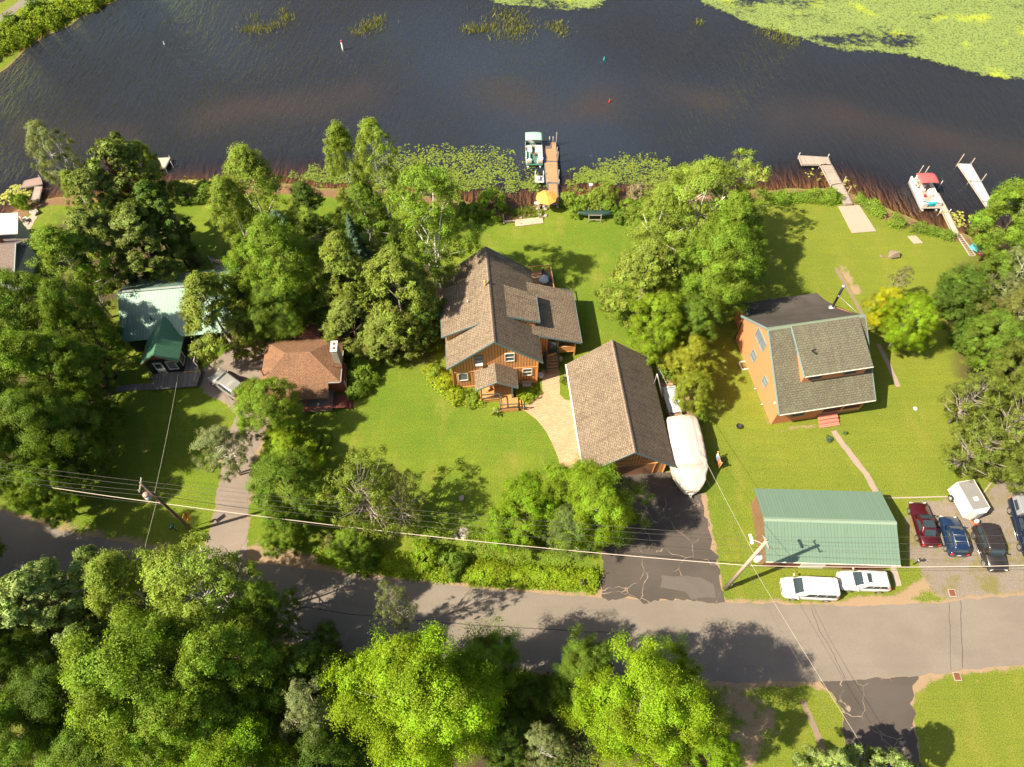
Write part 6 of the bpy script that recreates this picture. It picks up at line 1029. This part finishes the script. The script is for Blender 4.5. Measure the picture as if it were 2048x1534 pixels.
def plain_(k):
    if k not in _pl: _pl[k] = plain(k, dict(headlamp=(.55, .55, .52), taillamp=(.5, .02, .015))[k], .2, coat=.5)
    return _pl[k]
car('white minivan parked on the grass between green garage and road, left of two white cars', (1564, 1174), (1673, 1179), 1.98, 1.78, (.62, .60, .58), 'van', cat='minivan')
car('white sport utility car with sunroof parked right behind the minivan', (1677.5, 1160), (1776.5, 1163), 1.82, 1.66, (.62, .60, .58), 'suv', extras=('rails', 'sunroof'))
car('dark red sedan with black roof parked nearest the green garage', (1836, 1003), (1863, 1092), 1.85, 1.45, (.06, .005, .007), 'sedan', extras=('darkroof',), flake=.2)
car('blue hatchback parked between the red sedan and the dark brown car', (1896, 1032), (1919, 1111), 1.8, 1.62, (.013, .032, .085), 'suv', extras=('rails',), flake=.3)
car('dark brown sport utility car with black roof rack on the gravel', (1998.5, 1142), (1964, 1051), 1.88, 1.78, (.035, .028, .026), 'jeep', extras=('rails', 'steps'), flake=.3)
car('silver car with ribbed roof parked beside the cottage deck', (426, 746), (484, 788), 1.9, 1.68, (.42, .41, .39), 'suv', extras=('ribs',), flake=.5)
pk = car('blue pickup truck with grey bed cap at the right edge of the gravel', (2072, 1118), (2038, 998), 2.0, 1.85, (.01, .02, .05), 'pickup', extras=('steps',), cat='pickup truck', name='pickup_truck', flake=.3)
a, b = np.array(W(2072, 1118, .75)), np.array(W(2038, 998, .75)); L_ = float(np.hypot(*(a-b))); m = MB()
m.loft([[(x, -.9*s1, z_), (x, .9*s1, z_), (x, .78*s1, z_+dz), (x, -.78*s1, z_+dz)] for x, s1, z_, dz in ((-.485*L_, .98, 1.12, .55), (-.47*L_, 1, 1.12, .68), (-.19*L_, 1, 1.12, .72), (-.175*L_, .98, 1.12, .66))]); cp = m.build('bed_cap', plain('grey_bed_cap', (.30, .31, .33), .4, .3), pk, .04)
for s in (-1, 1): m = MB(); m.slab([(-.42*L_, s*.905, 1.28), (-.24*L_, s*.905, 1.28), (-.25*L_, s*.845, 1.62), (-.41*L_, s*.845, 1.62)], .02, (0, s, 0)); m.build('cap_window', GLASS, cp)
# cargo trailer
P0 = np.array(W(1912, 982, 1.0)); P1 = np.array(W(1940, 1032, 1.0)); ang = math.atan2(P1[1]-P0[1], P1[0]-P0[0]); cx_, cy_ = W(1936.5, 997, 1.25)
t = thing('cargo_trailer', 'white enclosed cargo trailer standing on the gravel above the cars', 'trailer', (cx_, cy_, 0), ang); m = MB(); m.box((0, 0, 1.28), (3.0, 1.75, 1.7)); m.loft([[(1.5, -.875, .43), (1.5, .875, .43), (1.5, .875, 2.13), (1.5, -.875, 2.13)], [(1.85, -.35, .43), (1.85, .35, .43), (1.85, .4, 2.0), (1.85, -.4, 2.0)]]); m.build('box_body', plain('trailer_white', (.52, .51, .49), .4, var=.03), t, .01)
m = MB(); m.box((0, 0, 2.15), (2.85, 1.6, .03)); ro = m.build('roof', plain('grey_trailer_roof', (.24, .23, .22), .5, .2), t); m = MB(); m.box((.45, 0, 2.2), (.38, .38, .08)); m.build('roof_vent', CREAM, ro); m = MB()
for s in (-1, 1): beam(m, (-1.5, s*.88, 2.1), (1.5, s*.88, 2.1), .05, .07); beam(m, (-1.5, s*.88, .46), (1.5, s*.88, .46), .05, .07)
m.build('edge_trim', CREAM, t)
for s in (-1, 1): m = MB(); m.loft([m.ring((-.6, s*.95-.1, .33), (0, 1, 0), .33, 18), m.ring((-.6, s*.95+.1, .33), (0, 1, 0), .33, 18)]); wh = m.build('wheel', BLACK, t); m = MB(); m.loft([m.ring((-.6, s*1.06, .33), (0, 1, 0), .2, 14), m.ring((-.6, s*1.08, .33), (0, 1, 0), .18, 14)]); m.build('rim', STEEL, wh)
m = MB(); beam(m, (1.7, -.4, .42), (2.7, 0, .42), .07, .09); beam(m, (1.7, .4, .42), (2.7, 0, .42), .07, .09); m.tube((2.6, 0, .1), (2.6, 0, .75), .04); m.build('tongue', plain('orange_red_steel', (.5, .12, .04), .6), t); m = MB(); m.lathe((2.15, 0, .5), [(.18, 0), (.2, .2), (.16, .42), (.02, .48)]); m.build('gas_bottle', CREAM, t)
# ---------------------------------------------------------------- poles, wires, signs
def W3(px, py, z): return Vector((*W(px, py, z), z))
def upole(label, base, top, zt, mat, r=.17):
    b, tp = W3(*base, 0), W3(*top, zt); t = thing('utility_pole', label, 'utility pole', (b.x, b.y, 0)); d = tp-b; m = MB(); m.tube((0, 0, -.3), tuple(d), r, r*.68, 12); m.build('pole', mat, t); return t, d
t, d = upole('pale leaning utility pole with white transformer in front of the green garage', (1450, 1178), (1534, 1081), 12.2, WOODP, .19)
PR = Vector(t.location); D1 = d
m = MB(); q = d*.70+Vector((.42, -.1, 0)); m.lathe(tuple(q-Vector((0, 0, .5))), [(.05, -.03), (.27, 0), (.29, .1), (.29, .85), (.22, .98), (.05, 1.02)], 16); tr_ = m.build('transformer', WHITE, t); m = MB(); [m.lathe((q.x+s*.12, q.y, q.z+.5), [(.05, 0), (.06, .1), (.03, .2), (.02, .25)], 8) for s in (-1, 1)]; m.build('bushing', STEEL, tr_)
m = MB(); q = d*.93; m.path([tuple(q), tuple(q+Vector((-.5, .15, .25))), tuple(q+Vector((-.85, .3, .2)))], .03); m.lathe(tuple(q+Vector((-.95, .1, .12))), [(.05, 0), (.16, .03), (.16, .12), (.05, .18)], 10); m.box(tuple(q+Vector((-.95, .4, .18))), (.22, .75, .14), .1); m.build('street_lamp', WHITE, t, .02)
m = MB(); beam(m, tuple(d*.985+Vector((-.15, .5, .0))), tuple(d*.985+Vector((.1, -.6, 0))), .08, .1); m.build('crossarm', WOODG, t); m = MB()
for e in (Vector((-.13, .45, .08)), Vector((.08, -.55, .08)), Vector((0, 0, .12))): m.lathe(tuple(d*.985+e), [(.04, 0), (.06, .06), (.04, .12), (.05, .17), (.01, .2)], 8)
m.build('insulator', plain('brown_porcelain', (.12, .06, .04), .2), t); m = MB(); m.box(tuple(d*.08+Vector((.16, -.05, .6))), (.12, .2, .5)); m.tube(tuple(d*.02+Vector((.17, .0, 0))), tuple(d*.3+Vector((.16, 0, 0))), .03); m.build('meter_conduit', STEEL, t)
t, d = upole('dark leaning utility pole with pinkish transformer beside the centre driveway', (387, 1062), (282, 967), 11.6, WOODD, .17)
PL = Vector(t.location); D2 = d
m = MB(); q = d*.80+Vector((-.45, -.15, .0)); m.lathe(tuple(q-Vector((0, 0, .5))), [(.05, -.03), (.25, 0), (.27, .1), (.27, .7)], 16); tr_ = m.build('transformer', plain('grey_transformer', (.42, .46, .50), .5), t); m = MB(); m.lathe(tuple(q+Vector((0, 0, .2))), [(.275, 0), (.26, .12), (.05, .22)], 16); m.build('lid', plain('faded_pink_lid', (.42, .24, .2), .6), tr_)
m = MB(); beam(m, tuple(d*.97+Vector((-.25, .6, .1))), tuple(d*.97+Vector((-.15, -.6, -.1))), .08, .1); m.build('crossarm', WOODG, t); m = MB(); [m.lathe(tuple(d*.97+e), [(.05, 0), (.07, .08), (.04, .16), (.01, .25)], 8) for e in (Vector((-.2, .55, .1)), Vector((-.15, -.5, .0)), Vector((0, 0, .35)))]; m.build('insulator', WHITE, t)
def wire(label, pts, r, mat, sag=.6, name='overhead_wire'):
    P = []; 
    for a, b in zip(pts[:-1], pts[1:]):
        n_ = 14; L = (b-a).length; s_ = sag*min(1, (L/40)**1.5)
        P += [a.lerp(b, i/n_)-Vector((0, 0, 4*s_*(i/n_)*(1-i/n_))) for i in range(n_)]
    P.append(pts[-1]); m = MB(); m.path([tuple(p) for p in P], r, 5); return one(name, m, mat, label, 'wire')
WHT = plain('pale_cable', (.62, .52, .44), .6, var=.1); WIR = plain('dark_wire', (.10, .09, .08), .6); WIL = plain('light_wire', (.45, .40, .34), .6)
pr = lambda f: PR+D1*f; pl_ = lambda f: PL+D2*f
wire('thick pale telephone cable sagging along the road between the two utility poles', [W3(-60, 948, 8.5), pl_(.62), pr(.53), W3(2150, 1128, 6.9)], .026, WHT, 1.1, 'overhead_cable')
m_i = 0
for k, (f1, f2, dz, r_, mt, lb) in enumerate(((.985, .99, 0, .009, WIR, 'topmost thin power line along the road'), (.93, .955, 0, .009, WIR, 'second thin power line along the road just below the topmost'), (.86, .88, 0, .009, WIR, 'middle thin power line along the road'), (.81, .80, 0, .009, WIR, 'lower thin power line along the road above the cable'))):
    q1, q2 = pl_(f1)+Vector((-.1, .2-.15*k, .2)), pr(f2)+Vector((0, .3-.2*k, .15)); e1 = W3(-60, 916+9*k+(8 if k > 1 else 0), q1.z); e2 = W3(2150, 1066+k*18, q2.z-.3); wire(lb, [e1, q1, q2, e2], r_, mt, 1.0)
wire('dark wire hanging just under the thick telephone cable', [W3(-60, 958, 8.0), pl_(.58), pr(.49), W3(2150, 1136, 6.4)], .010, WIR, 1.2)
wire('service wire from the pale pole over the wrapped boat to the garage mast', [pr(.74), W3(1316.5, 733, 4.9)], .014, WIL, .5); wire('second service wire crossing the wrapped boat', [pr(.66), W3(1340, 827, 3.2), W3(1318, 760, 4.0)], .01, WIR, .2)
wire('dashed looking service wire from the dark pole to the cottage', [pl_(.78), W3(357, 745, 3.3)], .013, WIL, .6); wire('service wire from the dark pole crossing the shaded road', [pl_(.72), W3(292, 1085, 6.5), W3(250, 1330, 5.5)], .013, WIL, .5)
wire('wire from the pale pole crossing the road toward the blue green pines', [pr(.62), W3(1600, 1290, 5.6), W3(1730, 1500, 5)], .012, WIL, .5); wire('second wire from the pale pole crossing the road to the south driveway', [pr(.50), W3(1690, 1480, 5.5)], .010, WIR, .6)
wire('faint wire from the dark pole toward the leaning driveway tree', [pl_(.78), W3(395, 915, 6)], .01, WIR, .3)
# curve sign
b = W3(391, 1052, 0); t = thing('road_sign', 'orange yellow diamond road sign with black curved arrow beside the centre driveway', 'road sign', (b.x, b.y, 0), R(-25)); m = MB(); m.tube((0, 0, 0), (0, 0, 2.9), .04); m.build('post', WOODP, t)
s = .54; m = MB(); m.slab([(.05, 0, 2.35-s+.2), (.05, s, 2.55), (.05, 0, 2.55+s), (.05, -s, 2.55)], .02, (-1, 0, 0)); sg = m.build('diamond_plate', plain('sign_yellow', (.75, .28, .02), .5), t); m = MB()
m.slab([(.056, -.05, 2.25), (.056, .03, 2.25), (.056, .03, 2.5), (.056, -.05, 2.5)], .003, (-1, 0, 0)); m.slab([(.056, -.05, 2.5), (.056, .03, 2.5), (.056, .14, 2.68), (.056, .07, 2.72)], .003, (-1, 0, 0)); m.slab([(.056, .0, 2.70), (.056, .22, 2.6), (.056, .18, 2.88)], .003, (-1, 0, 0)); m.build('arrow_mark', BLACK, sg)
m = MB(); m.box((.05, 0, 1.72), (.02, .42, .42)); m.build('advisory_plate', bpy.data.materials['sign_yellow'], t)
# mail boxes
def mailbox(px, py, label, col, rz):
    t = thing('mailbox', label, 'mailbox', W(px, py), rz); m = MB(); m.box((0, 0, .5), (.1, .1, 1.0)); m.build('post', WOODD, t); m = MB(); m.loft([[(x, .12*math.cos(a)*1.0, 1.15+.14*math.sin(a) if math.sin(a) > 0 else 1.02) for a in np.linspace(-.5, math.pi+.5, 9)] for x in (-.28, .28)], sm=True); m.build('box', plain('mailbox_'+label[:6], col, .4), t); return t
mailbox(1162, 1172, 'dark mailbox on a post at the corner of asphalt drive and road', (.05, .035, .035), R(95)); mailbox(353, 1062, 'blue green box on a post beside the dark utility pole', (.03, .12, .15), R(80))
# clothes rack beside the wrapped boat
a, b = W3(1436, 905, 1.35), W3(1443, 927, 1.35); c_ = (a+b)/2; L_ = (b-a).length; t = thing('drying_rack', 'wooden rail rack hung with white and orange cloths on the lawn beside the wrapped boat', 'rack', (c_.x, c_.y, 0), math.atan2((b-a).y, (b-a).x))
for s in (-1, 1): m = MB(); m.tube((s*L_/2, 0, 0), (s*L_/2, 0, 1.45), .05); m.lathe((s*L_/2, 0, 1.42), [(.05, 0), (.09, .05), (.09, .12), (.02, .17)], 10); m.build('post', WOODO, t)
m = MB(); m.tube((-L_/2, 0, 1.32), (L_/2, 0, 1.32), .035); m.build('rail', WOODP, t)
for x0_, x1_, mt, z0_, y_ in ((-L_/2+.1, -.12, plain('white_cloth', (.62, .62, .64), .9), .55, .0), (-.1, .3, plain('orange_cloth', (.42, .13, .05), .9), .45, .02), (.25, L_/2-.25, plain('white_cloth_b', (.66, .64, .6), .9), .5, .0), (L_/2-.32, L_/2-.08, bpy.data.materials['orange_cloth'], .35, .02), (-L_/2+.3, .0, plain('blue_cloth', (.14, .2, .32), .9), .2, .07)):
    m = MB(); n_ = 6; m.loft([[(x0_+(x1_-x0_)*i/n_, sy*(.05+y_)+.03*math.sin(i*2.1+zz_*3), zz_) for sy, zz_ in ((-1, z0_), (-1, .9), (-.9, 1.3), (0, 1.375), (.9, 1.3), (1, .9), (1, z0_+.1))] for i in range(n_+1)], cap=False, closed=False, sm=True); q = m.build('cloth', mt, t); md = q.modifiers.new('t', 'SOLIDIFY'); md.thickness = .012
# small things
t = thing('fire_bowl', 'small black fire bowl on the lawn left of the orange house', 'fire bowl', W(1476.5, 855)); m = MB(); m.lathe((0, 0, .12), [(.1, 0), (.26, .1), (.3, .28), (.27, .27), (.2, .12), (.02, .08)], 16); m.build('bowl', BLACK, t); m = MB(); [m.tube((.16*math.cos(k*2.1), .16*math.sin(k*2.1), .2), (.24*math.cos(k*2.1), .24*math.sin(k*2.1), 0), .02) for k in range(3)]; m.build('legs', BLACK, t)
m = MB(); m.lathe((0, 0, .0), [(.2, 0), (.24, .04), (.2, .1), (.02, .14)], 16); q = m.build('lawn_disc', WHITE); q.location = (*W(1830.5, 817.5), 0); props(q, 'small white disc lying on the right lawn', 'lawn marker')
t = thing('lawn_post', 'thin grey post standing on the lawn left of the beach', 'post', W(945, 463)); m = MB(); m.tube((0, 0, 0), (0, 0, 1.9), .04); m.build('pole', STEEL, t); m = MB(); m.lathe((0, 0, 1.88), [(.05, 0), (.07, .04), (.01, .09)], 8); m.build('cap', STEEL, t)
t = thing('lamp_post', 'short black lamp post by the right end of the green garage', 'lamp post', W(1826, 1129)); m = MB(); m.tube((0, 0, 0), (0, 0, 1.2), .04); m.build('pole', BLACK, t); m = MB(); m.lathe((0, 0, 1.15), [(.04, 0), (.12, .05), (.13, .2)], 10); m.build('globe', WHITE, t); m = MB(); m.lathe((0, 0, 1.35), [(.14, 0), (.15, .04), (.02, .14)], 10); m.build('cap', BLACK, t)
b = W3(431, 535, 0); t = thing('flag_pole', 'flag pole with small striped flag behind the large olive tree', 'flag', (*W(428, 535, 1.5), 0)); m = MB(); m.tube((0, 0, 0), (0, 0, 3.6), .03); m.build('pole', STEEL, t)
fr_ = MB(); fw = MB(); fbm = MB(); Lf, Hf = 1.25, .78; wv = lambda x: .06*math.sin(x*6)
for i in range(13):
    z1 = 3.5-Hf*i/13; z0_ = z1-Hf/13; n_ = 8
    for k in range(n_):
        x0_, x1_ = Lf*k/n_, Lf*(k+1)/n_
        if i < 7 and x1_ < .52: continue
        (fr_ if i % 2 == 0 else fw).poly((x0_, wv(x0_), z0_-.35*x0_), (x1_, wv(x1_), z0_-.35*x1_), (x1_, wv(x1_), z1-.35*x1_), (x0_, wv(x0_), z1-.35*x0_))
for k in range(3): x0_, x1_ = Lf*k/8, Lf*(k+1)/8; fbm.poly((x0_, wv(x0_), 3.5-Hf*7/13-.35*x0_), (x1_, wv(x1_), 3.5-Hf*7/13-.35*x1_), (x1_, wv(x1_), 3.5-.35*x1_), (x0_, wv(x0_), 3.5-.35*x0_))
fl = fr_.build('flag', plain('flag_red', (.38, .03, .04), .8), t); fw.build('white_stripes', plain('flag_white', (.7, .68, .66), .8), fl); fbm.build('blue_canton', plain('flag_blue', (.03, .05, .16), .8), fl)
st_ = MB(); [st_.box((.05+.075*i, wv(.05+.075*i)-.012, 3.5-.05-.075*j-.35*(.05+.075*i)), (.025, .006, .025)) for i in range(5) for j in range(5)]; st_.build('stars', bpy.data.materials['flag_white'], fl); fl.rotation_euler = (0, 0, R(-10))
# wood pile beside garage
t = thing('log_pile', 'stacked firewood half covered with a grey sheet beside the garage wall', 'firewood', (*W(1338, 795), 0), R(5)); nlog = 0
m = MB()
for i in range(26):
    for j in range(3): yy = -3.3+i*.26; m.tube((-.75+random.uniform(-.1, .1), yy, .15+j*.25), (.65+random.uniform(-.12, .12), yy+random.uniform(-.05, .05), .15+j*.25), .11, n=7, sm=False)
m.build('logs', plain('split_firewood', (.30, .19, .12), .9, var=.4, scale=3), t); m = MB(); rs_ = [[(x, y, .92+.07*math.sin(x*7+y*3)+.06*math.sin(y*5)) for x in np.linspace(-.7, .7, 8)] for y in np.linspace(-2.4, .9, 14)]; m.loft(rs_, cap=False, closed=False, sm=True); m.build('cover_sheet', plain('pale_grey_sheet', (.40, .44, .48), .35, var=.3), t)
# porch and deck furniture (log house frame)
HM = Matrix.Translation((-2.29, 47.454, 0)) @ Matrix.Rotation(.0867, 4, 'Z')
def inhouse(x, y, z): return tuple(HM @ Vector((x, y, z)))
t = thing('porch_chair', 'red brown wooden chair on the small front porch', 'chair', inhouse(-1.0, -6.9, .62), R(-60)); m = MB(); m.box((0, 0, .42), (.55, .55, .06)); m.build('seat', WOODO, t); m = MB(); m.box((-.28, 0, .8), (.05, .55, .7)); m.build('backrest', WOODO, t)
for sx in (-1, 1):
    for sy in (-1, 1): m = MB(); m.box((sx*.24, sy*.24, .2), (.05, .05, .4)); m.build('leg', WOODO, t)
bpy.data.materials['orange_stained_wood']
t = thing('stone_urn', 'round white urn at the paver corner by the log house', 'planter', inhouse(4.95, -5.35, 0)); m = MB(); m.lathe((0, 0, 0), [(.2, 0), (.16, .08), (.3, .3), (.34, .5), (.3, .5), (.05, .42)], 16); m.build('bowl', WHITE, t)
t = thing('stone_urn', 'rounded grey stone urn beside the side steps in shade', 'planter', inhouse(7.35, -3.35, 0)); m = MB(); m.lathe((0, 0, 0), [(.2, 0), (.33, .25), (.3, .55), (.12, .7), (.02, .72)], 16); m.build('bowl', STONE, t)
t = thing('garden_bench', 'grey weathered garden bench under the right ground floor window', 'bench', inhouse(3.35, -6.5, 0), .09); m = MB(); m.box((0, 0, .42), (.95, .4, .06)); m.build('seat', WOODG, t); m = MB(); m.box((0, .2, .7), (.95, .05, .4)); m.build('backrest', WOODG, t); [MB().box((sx*.4, sy*.15, .2), (.06, .06, .4)).build('leg', WOODG, t) for sx in (-1, 1) for sy in (-1, 1)]
t = thing('deck_table', 'round pale table with cover on the back deck', 'table', inhouse(6.7, 7.2, .9)); m = MB(); m.lathe((0, 0, 0), [(.25, 0), (.04, .05), (.04, .68), (.62, .7), (.62, .75), (.02, .76)], 20); m.build('table_top', plain('pale_table', (.5, .5, .52), .5), t)
for k, (x_, y_) in enumerate(((7.25, 7.9), (7.3, 6.8), (6.9, 8.4))):
    t = thing('deck_chair', ['dark chair nearest the corner of the back deck', 'dark chair on the house side of the deck table', 'dark chair farthest out on the back deck'][k], 'chair', inhouse(x_, y_, .9), k*1.3); m = MB(); m.box((0, 0, .42), (.5, .5, .06)); m.build('seat', plain('dark_grey_mesh', (.09, .09, .09), .7) if k == 0 else bpy.data.materials['dark_grey_mesh'], t); m = MB(); m.box((.25, 0, .72), (.05, .5, .55)); m.build('backrest', bpy.data.materials['dark_grey_mesh'], t); [MB().box((sx*.22, sy*.22, .2), (.04, .04, .4)).build('leg', BLACK, t) for sx in (-1, 1) for sy in (-1, 1)]
# tan dog on the side landing
t = thing('dog', 'golden tan dog standing on the top of the side steps', 'dog', inhouse(6.3, -3.35, .85), R(8)); bmm = __import__('bmesh')
V = [(-.25, 0, .40), (0, 0, .41), (.24, 0, .43), (.38, 0, .55), (.50, 0, .60), (.62, 0, .57), (-.38, 0, .42), (-.52, .03, .34)]; E_ = [(0, 1), (1, 2), (2, 3), (3, 4), (4, 5), (0, 6), (6, 7)]; Rr = [.10, .11, .12, .075, .085, .04, .03, .02]
for bi, x, kn in ((2, .24, .02), (0, -.27, -.06)):
    for s in (-1, 1): n = len(V); V += [(x, s*.08, .3), (x+kn, s*.08, .15), (x, s*.08, .03), (x+.06, s*.08, .02)]; E_ += [(bi, n), (n, n+1), (n+1, n+2), (n+2, n+3)]; Rr += [.055, .032, .028, .025]
for s in (-1, 1): n = len(V); V += [(.46, s*.07, .66), (.44, s*.10, .58)]; E_ += [(4, n), (n, n+1)]; Rr += [.03, .02]
me = bpy.data.meshes.new('body'); me.from_pydata(V, E_, []); o = link_mesh('body', me, plain('golden_fur', (.50, .27, .09), .9, var=.15), t); sk = o.modifiers.new('skin', 'SKIN'); 
for i, r_ in enumerate(Rr): me.skin_vertices[0].data[i].radius = (r_, r_)
me.skin_vertices[0].data[0].use_root = True; ss = o.modifiers.new('sub', 'SUBSURF'); ss.levels = ss.render_levels = 1
# left yard bits
t = thing('lawn_chair', 'pale lawn chair on the paved strip at the far left', 'chair', W(52, 442), .8); m = MB(); m.box((0, 0, .35), (.6, .6, .06)); m.build('seat', CREAM, t); m = MB(); m.box((-.3, 0, .65), (.06, .6, .6)); m.build('backrest', CREAM, t); m = MB(); [m.box((x_, y_, .17), (.05, .05, .34)) for x_ in (-.25, .25) for y_ in (-.25, .25)]; m.build('legs', WOODG, t)
rock(70, 426, .8, 'pale boulder at the lake end of the far left paved strip', sq=.5); rock(56, 446, .35, 'small pale stone on the far left paved strip', sq=.4)
t = thing('bird_box', 'small white and blue box on a thin post in the shallows behind the canoe', 'bird box', (*W(1179, 389, -.3), 0)); m = MB(); m.tube((0, 0, -.9), (0, 0, 1.1), .03); m.build('post', STEEL, t); m = MB(); m.box((0, 0, 1.25), (.3, .3, .35)); m.slab([(-.22, -.22, 1.42), (.22, -.22, 1.42), (.22, 0, 1.6), (-.22, 0, 1.6)], .03); m.slab([(-.22, 0, 1.6), (.22, 0, 1.6), (.22, .22, 1.42), (-.22, .22, 1.42)], .03); m.build('box', plain('pale_blue_box', (.45, .55, .62), .5), t)
